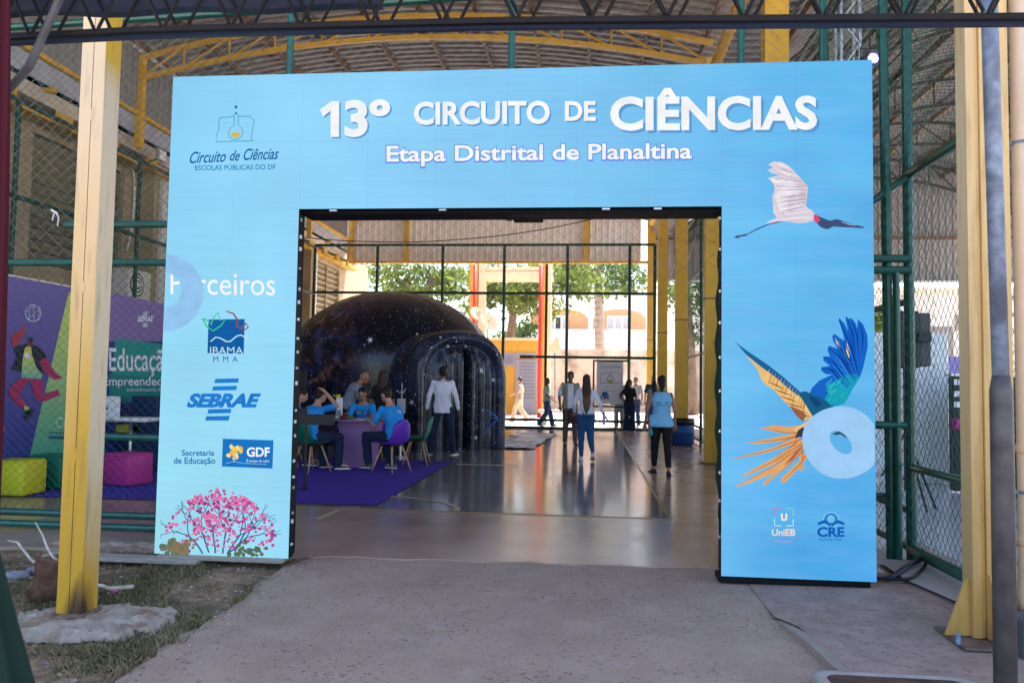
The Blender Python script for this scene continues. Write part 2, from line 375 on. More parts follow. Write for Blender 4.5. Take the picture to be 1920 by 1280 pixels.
for i in range(11):
    x = -9.2 + i*1.145
    MB().box(x-.03, x+.03, 4.4, 30, zr(x)-.055, zr(x)+.06).build('purlin', m_purlin, roof)
rows = [4.97, 9.95, 14.9, 19.8, 24.75, 29.2]
ordinal = ['first', 'second', 'third', 'fourth', 'fifth', 'sixth']
def truss(y, label, mtl=m_yellow, x0=XL, x1=XR, zbf=zb, ztf=zt, n=12, group='roof trusses of the sports hall'):
    t = thing('roof_truss', label, 'truss', ((x0+x1)/2, y, zbf((x0+x1)/2)), group=group)
    for nm, zf in (('bottom_chord', zbf), ('top_chord', ztf)):
        rr = []
        for i in range(25):
            x = x0+(x1-x0)*i/24; z = zf(x); rr.append([(x, y-.045, z-.045), (x, y+.045, z-.045), (x, y+.045, z+.045), (x, y-.045, z+.045)])
        MB().loft(rr).build(nm, mtl, t)
    for i in range(n):
        xa = x0+(x1-x0)*i/n; xb = x0+(x1-x0)*(i+1)/n; up = i < n/2
        pa, pb = (Vector((xa, y, zbf(xa))), Vector((xb, y, ztf(xb)))) if up else (Vector((xa, y, ztf(xa))), Vector((xb, y, zbf(xb))))
        MB().tube([pa, pb], .026, 4).build('web_bar', mtl, t)
        if i: MB().tube([(xa, y, zbf(xa)), (xa, y, ztf(xa))], .022, 4).build('web_post', mtl, t)
    return t
for y, o in zip(rows, ordinal): truss(y, f'{o} yellow lattice roof truss counted from the hall front')
# right row of yellow columns
for y, o in zip(rows, ordinal):
    if y < 6: continue
    t = thing('yellow_column', f'{o} yellow steel column from the front in the right-hand row', 'column', (2.35, y, 0), group='yellow columns along the right of the court')
    MB().bbox(2.2, 2.5, y-.12, y+.12, .02, zb(2.35)+.1, .008).build('shaft', m_yellow, t)
    MB().box(2.12, 2.58, y-.2, y+.2, .004, .03).build('base_plate', m_purlin, t)
    MB().box(2.19, 2.51, y-.13, y+.13, 3.1, 3.13).build('weld_band', m_purlin, t)
    MB().tube([(2.49, y, 4.6), (2.95, y+.9, 5.8)], .02, 6).build('tie_rod', m_alu, t)
# right eaves brace beam (yellow) running along the columns
t = thing('eaves_beam', 'yellow eaves beam running along the tops of the right columns', 'beam', (2.35, 17, 7.5))
MB().box(2.25, 2.45, 4.3, 29.1, 7.42, 7.56).build('web', m_yellow, t)
# front columns, cream above and yellow below, blended by height
def height_paint(name, zmid, top=(.66,.53,.36), low=(.56,.32,.03), hi=.6, ytop=None):
    m = mat(name, top, .5, bump=.12); n = m.node_tree; bs = n.nodes['Principled BSDF']; geo = n.nodes.new('ShaderNodeNewGeometry')
    sp = n.nodes.new('ShaderNodeSeparateXYZ'); n.links.new(geo.outputs[0], sp.inputs[0])
    nz = n.nodes.new('ShaderNodeTexNoise'); nz.inputs['Scale'].default_value = 1.3; mp = n.nodes.new('ShaderNodeMapping'); mp.inputs['Scale'].default_value = (3, 3, .6)
    n.links.new(geo.outputs[0], mp.inputs[0]); n.links.new(mp.outputs[0], nz.inputs[0])
    ad = n.nodes.new('ShaderNodeMath'); ad.operation = 'MULTIPLY_ADD'; ad.inputs[1].default_value = 1.6; n.links.new(nz.outputs[0], ad.inputs[0]); n.links.new(sp.outputs[2], ad.inputs[2])
    mr = n.nodes.new('ShaderNodeMapRange'); mr.inputs[1].default_value = zmid+.8-hi; mr.inputs[2].default_value = zmid+.8+hi; n.links.new(ad.outputs[0], mr.inputs[0])
    mx = n.nodes.new('ShaderNodeMix'); mx.data_type = 'RGBA'; n.links.new(mr.outputs[0], mx.inputs[0]); mx.inputs[6].default_value = (*low, 1); mx.inputs[7].default_value = (*top, 1)
    if ytop:
        mt = n.nodes.new('ShaderNodeMapRange'); mt.inputs[1].default_value = ytop+.65; mt.inputs[2].default_value = ytop+.95; n.links.new(ad.outputs[0], mt.inputs[0])
        mm = n.nodes.new('ShaderNodeMix'); mm.data_type = 'RGBA'; n.links.new(mt.outputs[0], mm.inputs[0]); n.links.new(mx.outputs[2], mm.inputs[6]); mm.inputs[7].default_value = (.62, .36, .035, 1); mx = mm
    m3 = n.nodes.new('ShaderNodeMapRange'); m3.inputs[1].default_value = .95; m3.inputs[2].default_value = .72; n.links.new(ad.outputs[0], m3.inputs[0])
    mx2 = n.nodes.new('ShaderNodeMix'); mx2.data_type = 'RGBA'; n.links.new(m3.outputs[0], mx2.inputs[0]); n.links.new(mx.outputs[2], mx2.inputs[6]); mx2.inputs[7].default_value = (.07, .035, .02, 1)
    mp2 = n.nodes.new('ShaderNodeMapping'); mp2.inputs['Scale'].default_value = (14, 14, 1.6); n.links.new(geo.outputs[0], mp2.inputs[0])
    n5 = n.nodes.new('ShaderNodeTexNoise'); n5.inputs['Scale'].default_value = 1.5; n5.inputs['Detail'].default_value = 8; n.links.new(mp2.outputs[0], n5.inputs[0])
    r5 = n.nodes.new('ShaderNodeMapRange'); r5.inputs[1].default_value = .52; r5.inputs[2].default_value = .75; r5.inputs[4].default_value = .55; n.links.new(n5.outputs[0], r5.inputs[0])
    mx5 = n.nodes.new('ShaderNodeMix'); mx5.data_type = 'RGBA'; n.links.new(r5.outputs[0], mx5.inputs[0]); n.links.new(mx2.outputs[2], mx5.inputs[6]); mx5.inputs[7].default_value = (.30, .17, .06, 1)
    n.links.new(mx5.outputs[2], bs.inputs['Base Color']); return m
m_front = height_paint('weathered_front_paint', 1.9, (.74,.54,.33), (.60,.33,.03), 1.1); m_side = height_paint('weathered_side_paint', .55, (.66,.51,.34), (.56,.31,.03), .4, 3.35)
t = thing('entrance_column', 'tall cream and yellow box column standing on rough concrete at the left', 'column', (-3.17, 4.66, 0))
x0, x1, y0, y1 = -3.248, -3.088, 4.53, 4.69
MB().box(x0, x0+.078, y0, y1, 0.01, 8.2).build('left_channel', m_front, t)
MB().box(x0+.084, x1, y0, y1, 0.01, 8.2).build('right_channel', m_front, t)
MB().box(x1, x1+.003, y0+.002, y1-.002, .012, 8.2).build('side_face', m_side, t)
MB().box(x0+.072, x0+.09, y0+.004, y1-.01, 0.01, 8.2).build('seam', m_purlin, t)
for z in (.95, 2.0, 3.1): MB().box(x0+.070, x0+.092, y0-.002, y0+.02, z, z+.07).build('weld', m_front, t)
MB().box(x0-.02, x1+.02, y0-.02, y1+.02, -.01, .012).build('base_plate', m_dusty, t)
# rough concrete footing
def rock(name, c, r, z0, h, m, label, cat, seed=0, n=110, parent=None, rmin=.85, sx=1.2):
    b = MB(); rings = []
    for k, (s, hh) in enumerate(((1.06, -.12), (1.02, .4), (.99, .75), (.95, .95), (.88, 1.0), (.8, 1.02), (.7, 1.0), (.6, 1.0), (.5, .98), (.38, 1.0), (.25, 1.0), (.1, 1.0), (.02, 1.0))):
        ring = []
        for j in range(n):
            a = 2*PI*j/n; q = 1+.30*noise.noise(Vector((math.cos(a)*2.2, math.sin(a)*2.2, seed)))+.13*noise.noise(Vector((math.cos(a)*8, math.sin(a)*8, seed+3)))
            x, y = c[0]+math.cos(a)*r[0]*s*q, c[1]+math.sin(a)*r[1]*s*q
            ring.append((x, y, z0+h*hh+.022*noise.noise(Vector((x*9, y*9, seed+k)))+.022*noise.noise(Vector((x*30, y*30, seed)))))
        rings.append(ring)
    o = b.loft(rings).build(name, m, parent, smooth=(name == 'stone'))
    if label: tag(o, label, cat)
    return o
m_foot = mat('crumbly_footing', (.36,.29,.24), .95, var=.2, vscale=7, dirt=(.22,.14,.10), dscale=5, dlo=.48, dhi=.65, bump=1.0, bscale=55)
rock('concrete_footing', (-3.02, 4.56), (.46, .30), -.06, .05, m_foot, 'rough whitish concrete footing under the left entrance column', 'footing', 1)
# right entrance column
m_rc = height_paint('weathered_right_column', 1.1, (.68,.46,.20), (.46,.25,.05), 1.6); m_rs = height_paint('weathered_right_side', 1.1, (.64,.44,.22), (.44,.24,.05), 1.6)
t = thing('entrance_column', 'large yellow steel column with base gussets at the right edge, beside the downpipes', 'column', (2.35, 4.95, 0))
MB().box(2.262, 2.312, 4.82, 4.95, .03, 8.2).build('left_flange', m_rs, t)
MB().box(2.314, 2.335, 4.83, 4.945, .03, 8.2).build('recess', m_rc, t)
MB().box(2.338, 2.5, 4.81, 4.95, .03, 8.2).build('right_flange', m_rc, t)
MB().box(2.14, 2.60, 4.66, 5.06, .008, .022).build('base_plate', m_dusty, t)
MB().add([(2.12,4.86,.03),(2.26,4.86,.03),(2.26,4.86,.36),(2.24,4.86,.36),(2.12,4.875,.03),(2.26,4.875,.03),(2.26,4.875,.36),(2.24,4.875,.36)], [(0,1,2,3),(7,6,5,4),(0,3,7,4),(3,2,6,7),(1,0,4,5)]).build('gusset', m_rc, t)
MB().add([(2.34,4.64,.03),(2.34,4.81,.03),(2.34,4.81,.40),(2.34,4.79,.40),(2.355,4.64,.03),(2.355,4.81,.03),(2.355,4.81,.40),(2.355,4.79,.40)], [(0,1,2,3),(7,6,5,4),(0,3,7,4),(3,2,6,7),(1,0,4,5)]).build('gusset', m_rc, t)
for x, y in ((2.12, 4.7), (2.42, 4.68)): MB().tube([(x, y, .03), (x, y, .09)], .014, 8).build('anchor_bolt', m_galv, t)
tag(MB().bbox(2.40, 3.6, 4.55, 4.80, -.02, .21, .02).build('concrete_plinth', mat('tarred_concrete', (.09,.09,.095), .7, var=.4, vscale=6, bump=.5, bscale=30)), 'dark stained concrete block at the foot of the downpipes', 'plinth')
# downpipes
def pipe_thing(name, label, x, y, r, m, ztop=7.6, coll=(0.55, 1.1)):
    t = thing(name, label, 'pipe', (x, y, .2))
    MB().tube([(x-.02, y-.05, .17), (x-.008, y-.02, .26), (x, y, .40), (x, y, ztop)], [r*1.35, r*1.3, r, r], 20).build('pipe', m, t, smooth=True)
    for z in coll: MB().tube([(x, y, z), (x, y, z+.012), (x, y, z+.05), (x, y, z+.06)], [r*1.0, r*1.14, r*1.14, r], 20).build('collar', m, t, smooth=True)
    for z in (.86, 2.98): 
        MB().tube([(x, y, z), (x, y, z+.02)], r*1.06, 20).build('clamp', m_galv, t); MB().box(x-.13, x-.04, y-.01, y+.01, z, z+.02).build('clamp_tab', m_galv, t)
    return t
pipe_thing('downpipe', 'slim cream plastic downpipe just right of the right entrance column', 2.63, 4.93, .052, mat('cream_pvc', (.76,.56,.38), .4, var=.05))
pipe_thing('downpipe', 'thick yellowish downpipe at the right frame edge behind the slim one', 2.80, 5.0, .105, mat('yellow_pvc', (.72,.50,.24), .4, var=.05), coll=(.72, 1.3))
# galvanised pole near camera
pa = at_y(1853, -60, 3.3); pb = at_y(1856, 50, 3.3); pc = at_y(1877, 722, 3.3); pd = at_y(1887, 1400, 3.3)
t = thing('steel_pole', 'mottled galvanised steel pole in the right foreground with a wider lower sleeve', 'pole', (pc.x, pc.y, 0))
xx = (pc.x-pb.x); 
MB().tube([pa+Vector((-.02,0,.8)), pb, pc], .0315, 24, cap=True).build('upper_tube', m_galv, t, smooth=True)
m_galv2 = mat('tarnished_steel', (.085,.078,.08), .5, metal=.2, var=.35, vscale=9, bump=.15)
MB().tube([pc+Vector((0,0,.04)), pc+Vector((0,0,-.02)), Vector((pd.x, pd.y, .01))], [.032, .042, .042], 24).build('lower_sleeve', m_galv2, t, smooth=True)

# left side: upper cladding, gutter, ledge, school wall
def clad_y(name, x, y0, y1, z0, ztop, pitch, amp, m, parent=None):
    b = MB(); us = []; k = int((y1-y0)/pitch)
    for i in range(k):
        for tt, a in ((0, 0), (.12, 1), (.30, 1), (.42, 0)): us.append((y0+(i+tt)*pitch, a*amp))
    vv = []
    for y, a in us: vv += [(x+a, y, z0), (x+a, y, ztop)]
    return b.add(vv, [(2*i, 2*i+1, 2*i+3, 2*i+2) for i in range(len(us)-1)]).build(name, m, parent)
def clad_x(name, y, x0, x1, z0f, z1f, pitch, amp, m, parent=None):
    b = MB(); us = []; k = int((x1-x0)/pitch)
    for i in range(k):
        for tt, a in ((0, 0), (.12, 1), (.30, 1), (.42, 0)): us.append((x0+(i+tt)*pitch, a*amp))
    vv = []
    for x, a in us: vv += [(x, y-a, z0f(x)), (x, y-a, z1f(x))]
    return b.add(vv, [(2*i, 2*i+1, 2*i+3, 2*i+2) for i in range(len(us)-1)]).build(name, m, parent)
t = thing('upper_side_cladding', 'ribbed grey sheet cladding under the left eaves', 'cladding', (XL, 17, 6.9))
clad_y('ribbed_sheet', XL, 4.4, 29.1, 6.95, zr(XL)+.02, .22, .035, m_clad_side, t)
MB().box(XL-.02, XL+.09, 4.4, 29.1, 6.87, 6.95).build('edge_rail', m_yellow, t)
MB().box(XL-.03, XL+.0, 4.4, 29.1, 6.50, 6.86).build('gutter_board', mat('lilac_grey_board', (.36,.36,.42), .6, var=.15, vscale=3), t)
for y in rows[1:]:
    MB().box(XL+.0, XL+.14, y-.07, y+.07, 6.2, zb(XL)+.5).build('stub_post', m_yellow, t)
for y in (7.4, 12.4, 17.3, 22.2, 27): MB().box(XL-.25, XL+.05, y-.04, y+.04, 6.42, 6.50).build('bracket', m_yellow, t)
MB().box(-10.32, -10.01, 4.2, 31, 6.552, 6.878).build('light_stop_board', m_steel, t)  # added dark board that stops daylight coming over the wall top
MB().box(-10.3, XL-.032, 4.2, 31, 6.88, 6.94).build('light_stop_soffit', m_steel, t)  # added dark cover that shuts the bright sky gap above the ledge
MB().box(-10.3, -9.4, 29.12, 31, 6.94, 8.6).build('end_panel', m_clad, t)
wall = thing('school_wall', 'cream plastered school wall with pilasters and louvred windows at the left', 'wall', (-10, 17, 0))
m_louv = mat('louvre_glass', (.30,.23,.13), .4, var=.1)
wins = [(7.4, 10.2), (12.75, 15.5), (17.4, 20.2), (22.2, 25.2), (27.2, 30.0)]
WX = -10.0
ys = [4.0]+[q for w_ in wins for q in w_]+[34.0]
for i in range(0, len(ys), 2): MB().box(WX-.3, WX, ys[i], ys[i+1], -.2, 6.55).build('wall_pier', m_plaster, wall)
for a, c in wins:
    MB().box(WX-.3, WX, a, c, -.2, 3.5).build('wall_sill', m_plaster, wall)
    MB().box(WX-.3, WX, a, c, 5.85, 6.55).build('wall_lintel', m_plaster, wall)
    fr = MB(); fr.box(WX-.10, WX-.04, a+.002, a+.06, 3.5, 5.85); fr.box(WX-.10, WX-.04, c-.06, c-.002, 3.5, 5.85); fr.box(WX-.10, WX-.04, (a+c)/2-.03, (a+c)/2+.03, 3.5, 5.85)
    wo = fr.build('window', mat('window_frame_paint', (.30,.25,.17), .6), wall)
    MB().box(WX-.28, WX-.25, a+.002, c-.002, 3.5, 5.85).build('backing', mat('dark_room', (.06,.05,.04), .9), wo)
    for k in range(11):
        z = 3.55+k*.21; MB().add([(WX-.17, a+.06, z), (WX-.17, c-.06, z), (WX-.05, c-.06, z+.15), (WX-.05, a+.06, z+.15), (WX-.18, a+.06, z+.012), (WX-.18, c-.06, z+.012), (WX-.06, c-.06, z+.162), (WX-.06, a+.06, z+.162)],
                  [(0,1,2,3), (7,6,5,4), (0,4,5,1), (1,5,6,2), (2,6,7,3), (3,7,4,0)]).build('louvre', m_louv, wo)
for y in (11.2, 16.4, 21.2, 26.2): MB().box(WX+.002, WX+.34, y-.32, y+.32, -.02, 6.3).build('pilaster', m_plaster, wall)
for y in (11.2, 16.4, 21.2, 26.2): MB().box(WX+.342, WX+.42, y-.10, y+.10, -.02, 5.9).build('drain_strip', m_whitewall, wall)
MB().box(WX-.05, WX+.45, 4.2, 31, 6.22, 6.48).build('ledge', mat('pale_ledge', (.52,.44,.37), .8, var=.15, vscale=3), wall)
MB().box(WX+.10, WX+.42, 8.0, 31, 5.98, 6.10).build('yellow_rail', m_yellow, wall)
for k in range(16): MB().box(WX+.44, WX+.50, 8.5+k*1.4, 8.9+k*1.4, 5.98, 6.20).build('rail_bracket', m_yellow, wall)

# far gable
gab = thing('far_gable', 'ribbed pale sheet gable closing the top of the far end', 'gable', (XC, 29.35, 6))
zg = lambda x: 6.12
clad_x('ribbed_sheet', 29.4, XL, 2.2, zg, lambda x: zr(x)+.06, .235, .04, m_clad, gab)
MB().box(XL, 2.25, 29.22, 29.36, 6.03, 6.12).build('bottom_rail', m_yellow, gab)
for x, w_ in ((XL+.05, .11), (-7.1, .08), (-.1, .09)): MB().box(x-w_, x+w_, 29.20, 29.34, 6.12, zb(x)).build('gable_post', m_yellow, gab)
# ================================================================== FENCES
def mesh_wires(o, U, V, w_, h_, cw, ch, r, name, m, parent, wav=0, nrm=None):
    """woven diagonal wire over the rectangle o + u*U + v*V, joined: far too many wires to count"""
    o, U, V = Vector(o), Vector(U), Vector(V); N = U.cross(V)
    vv = []; ff = []
    def wire(u0, v0, u1, v1, side):
        a = o+U*u0+V*v0+N*side; c = o+U*u1+V*v1+N*side; n = 1 if not wav else max(1, int(((u1-u0)**2+(v1-v0)**2)**.5/.18))
        d = (c-a).normalized(); p = d.cross(N).normalized(); k = len(vv)
        for i in range(n+1):
            q = a+(c-a)*(i/n)
            if wav: q = q + U*(wav*noise.noise(q*2.1)) + V*(wav*noise.noise(q*2.3+Vector((7,0,0))))
            vv.extend([q+p*r, q-p*r*.5+N*r*.87, q-p*r*.5-N*r*.87])
        for i in range(n):
            for j in range(3): ff.append((k+i*3+j, k+i*3+(j+1) % 3, k+i*3+3+(j+1) % 3, k+i*3+3+j))
    s = ch/cw
    k = -int(h_/ch)-2
    while k*cw < w_:
        u = k*cw      # rising wire v = s*(x-u)
        xa = max(0, u); xb = min(w_, u+h_/s)
        if xb > xa: wire(xa, s*(xa-u), xb, s*(xb-u), r); wire(w_-xa, s*(xa-u), w_-xb, s*(xb-u), -r)
        k += 1
    b = MB(); b.v = vv; b.f = ff; b.mi = [0]*len(ff)
    o_ = b.build(name, m, parent); o_['kind'] = 'stuff'; return o_
def pipe(a, c, r, parent, name, m=None, n=10): return MB().tube([a, c], r, n).build(name, m or m_green, parent, smooth=False)

FY = 6.92
ff_ = thing('front_fence', 'green pipe and wire mesh fence across the front of the hall around the lit gate', 'fence', (-2, FY, 0))
ztop = lambda x: 4.9+ (x+6)*.032
for x in (-9.2, -7.05, -4.72): pipe((x, FY, 0), (x, FY, ztop(x)), .032, ff_, 'post')
for x in (-2.85, -.73, 1.34): pipe((x, FY, 2.95), (x, FY, ztop(x)+.4), .033, ff_, 'post')
pipe((2.05, FY, 2.95), (2.05, FY, ztop(2)+.6), .033, ff_, 'post')
pipe((-9.2, FY, ztop(-9.2)), (3, FY, ztop(3)), .036, ff_, 'top_rail')
for z, xa, xb in ((2.56, -9.2, -3.45), (2.93, -5.05, -3.42), (.90, -5.1, -3.4), (.17, -9.2, -3.4), (.06, -9.2, -3.4)): pipe((xa, FY, z), (xb, FY, z), .034, ff_, 'rail')
pipe((-9.2, FY+.25, .115), (-3.4, FY+.25, .115), .03, ff_, 'rail')
mesh_wires((-9.2, FY, .17), (1,0,0), (0,0,1), 6.0, 4.7, .095, .085, .0019, 'wire_mesh', m_wire, ff_)
mesh_wires((-9.2, FY+.18, 2.5), (1,0,0), (0,0,1), 12.2, 2.55, .13, .115, .0018, 'wire_mesh', m_wire_grey, ff_, wav=.03)
mesh_wires((2.12, FY, .1), (1,0,0), (0,0,1), .86, 4.9, .075, .11, .0022, 'wire_mesh', m_wire, ff_, wav=.03)
for z in (2.60, 2.50): pipe((1.9, FY, z), (2.77, FY, z), .035, ff_, 'rail')
pipe((1.9, FY, 1.16), (2.72, FY, 1.16), .035, ff_, 'rail')
pipe((1.9, FY+.1, .55), (2.72, FY+.1, .55), .022, ff_, 'rail')
qa, qb = at_y(1683, 800, FY), at_y(1671, 1000, FY+.06); qc = at_y(1654, 10, FY+.06); pipe((qa.x, FY, 0), (qa.x, FY, 2.5), .03, ff_, 'gate_post'); pipe((qb.x, FY+.06, 0), (qc.x, FY+.06, qc.z+.6), .042, ff_, 'gate_post')
# side fence
sf = thing('side_fence', 'green pipe and wire mesh fence along the right of the court', 'fence', (2.79, 14, 0))
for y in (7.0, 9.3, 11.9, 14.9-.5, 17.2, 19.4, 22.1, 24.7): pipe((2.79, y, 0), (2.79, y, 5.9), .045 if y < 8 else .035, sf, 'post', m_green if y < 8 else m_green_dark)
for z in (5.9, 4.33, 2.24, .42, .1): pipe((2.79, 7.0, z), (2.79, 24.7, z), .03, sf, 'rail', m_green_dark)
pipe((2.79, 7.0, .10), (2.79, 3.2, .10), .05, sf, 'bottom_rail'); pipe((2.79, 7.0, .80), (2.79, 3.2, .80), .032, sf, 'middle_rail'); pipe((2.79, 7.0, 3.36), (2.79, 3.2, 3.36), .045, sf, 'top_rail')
pipe((2.0, 6.98, 2.75), (2.79, 6.98, 3.35), .035, sf, 'brace')
mesh_wires((2.79, 3.2, .1), (0,1,0), (0,0,1), 3.8, 5.2, .085, .115, .0026, 'wire_mesh', m_wire, sf, wav=.035)
mesh_wires((2.79, 7.0, .1), (0,1,0), (0,0,1), 17.7, 5.8, .10, .09, .0022, 'wire_mesh', m_wire, sf)
# far fence
fe = thing('far_fence', 'green pipe fence with wire mesh across the far end of the court', 'fence', (-3, 24.72, 0))
xsf = [-9.1]+[round(float(at_y(px, 600, 24.72).x), 3) for px in (705, 828, 944, 1063, 1180)]+[2.1]
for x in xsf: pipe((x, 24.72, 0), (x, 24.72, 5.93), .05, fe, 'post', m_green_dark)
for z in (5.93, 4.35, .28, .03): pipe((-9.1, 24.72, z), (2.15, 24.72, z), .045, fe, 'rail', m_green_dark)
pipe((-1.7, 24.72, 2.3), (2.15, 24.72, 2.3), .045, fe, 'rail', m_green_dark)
for x in (.19, 1.30): pipe((x, 24.60, 0.05), (x, 24.60, 2.22), .03, fe, 'gate_stile', m_green_dark)
for z in (2.2, .75): pipe((.19, 24.60, z), (1.30, 24.60, z), .03, fe, 'gate_rail', m_green_dark)
mesh_wires((-9.1, 24.72, .1), (1,0,0), (0,0,1), 11.2, 5.8, .13, .11, .0035, 'wire_mesh', m_wire_grey, fe)
# left side fence
lf = thing('left_fence', 'green pipe and wire mesh fence along the school wall', 'fence', (-9.1, 15, 0))
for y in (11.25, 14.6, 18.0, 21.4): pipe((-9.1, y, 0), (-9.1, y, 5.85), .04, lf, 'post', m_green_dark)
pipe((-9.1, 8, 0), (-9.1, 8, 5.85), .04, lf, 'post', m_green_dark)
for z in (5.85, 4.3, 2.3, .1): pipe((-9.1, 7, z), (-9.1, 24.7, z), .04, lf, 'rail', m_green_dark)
mesh_wires((-9.1, 7, .1), (0,1,0), (0,0,1), 17.7, 5.7, .11, .10, .0028, 'wire_mesh', m_wire, lf)
# open gate leaf with a bulging net
gl = thing('gate_leaf', 'open green mesh gate leaf bulging beside the right leg of the lit gate', 'gate', (1.42, 7.0, 0))
for y in (7.0, 8.15): pipe((1.44, y, .05), (1.44, y, 3.0), .03, gl, 'gate_stile')
for z in (.08, 1.5, 3.0): pipe((1.44, 7.0, z), (1.44, 8.15, z), .03, gl, 'gate_rail')
b = MB(); rr = []
for i in range(40):
    z = .12+2.9*i/39; bul = .05+.05*max(0, math.sin(PI*min(1, max(0, (3.05-z)/3))))**.5+.012*math.sin(z*14)
    rr.append([(1.42-bul, 8.16, z), (1.44, 8.24, z), (1.455, 8.2, z), (1.435-bul*.8, 8.12, z)])
b.loft(rr).build('net_roll', mat('dark_green_net', (.012,.05,.038), .7, var=.5, vscale=60, bump=.8, bscale=90), gl)

# ================================================================== LED GATE
LX, LY, LZ, PU = -3.467, 5.98, .053, .56
led = thing('led_gate', 'large lit LED screen arch with pale blue display framing the hall entrance', 'led screen', (LX+2.8, LY+.1, LZ))
def screen_mat():
    m = bpy.data.materials.new('lit_screen_blue'); m.use_nodes = True; n = m.node_tree; n.nodes.clear(); L = n.links.new
    out = n.nodes.new('ShaderNodeOutputMaterial'); e = n.nodes.new('ShaderNodeEmission'); geo = n.nodes.new('ShaderNodeNewGeometry')
    sp = n.nodes.new('ShaderNodeSeparateXYZ'); L(geo.outputs[0], sp.inputs[0])
    def mr(src, a, b_, c=0, d=1):
        q = n.nodes.new('ShaderNodeMapRange'); q.inputs[1].default_value = a; q.inputs[2].default_value = b_; q.inputs[3].default_value = c; q.inputs[4].default_value = d; L(src, q.inputs[0]); return q.outputs[0]
    def mix(f, A, B):
        q = n.nodes.new('ShaderNodeMix'); q.data_type = 'RGBA'
        if isinstance(f, float): q.inputs[0].default_value = f
        else: L(f, q.inputs[0])
        for s_, x in ((6, A), (7, B)):
            if isinstance(x, tuple): q.inputs[s_].default_value = (*x, 1)
            else: L(x, q.inputs[s_])
        return q.outputs[2]
    rp = n.nodes.new('ShaderNodeValToRGB'); L(mr(sp.outputs[0], -3.5, 2.2), rp.inputs[0]); cr = rp.color_ramp
    cr.elements[0].position = 0; cr.elements[0].color = (*rgb(143,214,250), 1); cr.elements[1].position = 1; cr.elements[1].color = (*rgb(92,182,238), 1)
    for p_, c_ in ((.16, (150,216,250)), (.45, (140,209,250)), (.70, (124,199,245)), (.86, (102,188,240))): el = cr.elements.new(p_); el.color = (*rgb(*c_), 1)
    base = rp.outputs[0]
    # paler towards the foot of the left leg, deeper towards the foot of the right leg
    l1 = n.nodes.new('ShaderNodeMath'); l1.operation = 'MULTIPLY'; L(mr(sp.outputs[0], -2.0, -2.9), l1.inputs[0]); L(mr(sp.outputs[2], 3.2, .4), l1.inputs[1])
    base = mix(l1.outputs[0], base, rgb(160, 226, 246))
    l2 = n.nodes.new('ShaderNodeMath'); l2.operation = 'MULTIPLY'; L(mr(sp.outputs[0], .8, 1.6), l2.inputs[0]); L(mr(sp.outputs[2], 1.5, .1), l2.inputs[1])
    base = mix(l2.outputs[0], base, rgb(76, 170, 234))
    # camera moire of the diode rows: uneven horizontal bands, stronger to the right
    for sc, seed, amp, cl in (((.5, 1, 34), 3, .22, (128, 160, 245)), ((.6, 1, 5), 11, .25, (130, 222, 250)), ((1.5, 1, 190), 7, .22, (60, 150, 225)), ((3, 1, 11), 17, .16, (150, 190, 250))):
        mp = n.nodes.new('ShaderNodeMapping'); mp.inputs['Scale'].default_value = sc; mp.inputs['Location'].default_value = (seed, 0, seed); L(geo.outputs[0], mp.inputs[0])
        nz = n.nodes.new('ShaderNodeTexNoise'); nz.inputs['Scale'].default_value = 1; nz.inputs['Detail'].default_value = 2; L(mp.outputs[0], nz.inputs[0])
        k = n.nodes.new('ShaderNodeMath'); k.operation = 'MULTIPLY'; L(mr(nz.outputs[0], .45, .75), k.inputs[0]); L(mr(sp.outputs[0], -2.5, 2, amp*.35, amp), k.inputs[1])
        base = mix(k.outputs[0], base, rgb(*cl))
    nz = n.nodes.new('ShaderNodeTexNoise'); nz.inputs['Scale'].default_value = 1.2; L(geo.outputs[0], nz.inputs[0])
    L(base, e.inputs[0]); s = 1/2**EXPO; L(mr(nz.outputs[0], .3, .7, s*.93, s*1.05), e.inputs[1]); L(e.outputs[0], out.inputs[0]); return m
m_screen = screen_mat(); m_case = mat('black_cabinet', (.008,.009,.012), .6, spec=.12)
pm = MB(); g = .0002
pm.box(g, PU-g, .008, .10, g, PU-g, 0); pm.add([(g,.006,g),(PU-g,.006,g),(PU-g,.006,PU-g),(g,.006,PU-g)], [(0,1,2,3)], 1)
pm.add([(g,.006,g),(PU-g,.006,g),(PU-g,.008,g),(g,.008,g)], [(0,1,2,3)], 0)
proto = pm.build('led_panel', [m_case, m_screen], led, local=True); first = True
for i in range(10):
    for j in range(7):
        if 2 <= i < 8 and j < 5: continue
        o = proto if first else proto.copy()
        if not first: col.objects.link(o)
        first = False; o.parent = led
        o.location = (LX+i*PU-led.location.x, LY-.006-led.location.y, LZ+j*PU-led.location.z)
# rear frame, latches on the inner edges
X1, X2, XE, ZT, ZO = LX+2*PU, LX+8*PU, LX+10*PU, LZ+7*PU, LZ+5*PU
MB().box(LX+.05, X1-.03, LY+.10, LY+.21, LZ, ZT-.05).build('rear_frame', m_case, led)
MB().box(X2+.03, XE-.05, LY+.10, LY+.30, LZ, ZT-.05).build('rear_frame', m_case, led)
MB().box(X1-.02, X2+.02, LY+.102, LY+.36, ZO-.02, ZT-.06).build('rear_frame', m_case, led)
MB().box(-.62, -.38, LY+.12, LY+.34, ZO-.05, ZO-.021).build('junction_box', m_case, led)
for i in range(20):
    z = LZ+.1+i*.137+random.uniform(-.05, .05)
    MB().box(X1-.002, X1+.012, LY+.03, LY+.055, z, z+random.uniform(.012, .035)).build('latch', random.choice([m_white, m_alu]), led)
    if i % 2: MB().box(X2-.012, X2+.002, LY+.03, LY+.055, z, z+.02).build('latch', m_alu, led)
for x in (-1.2, .1, .5, -2.1): MB().box(x, x+.06, LY+.02, LY+.05, ZO-.014, ZO-.001).build('latch', m_alu, led)

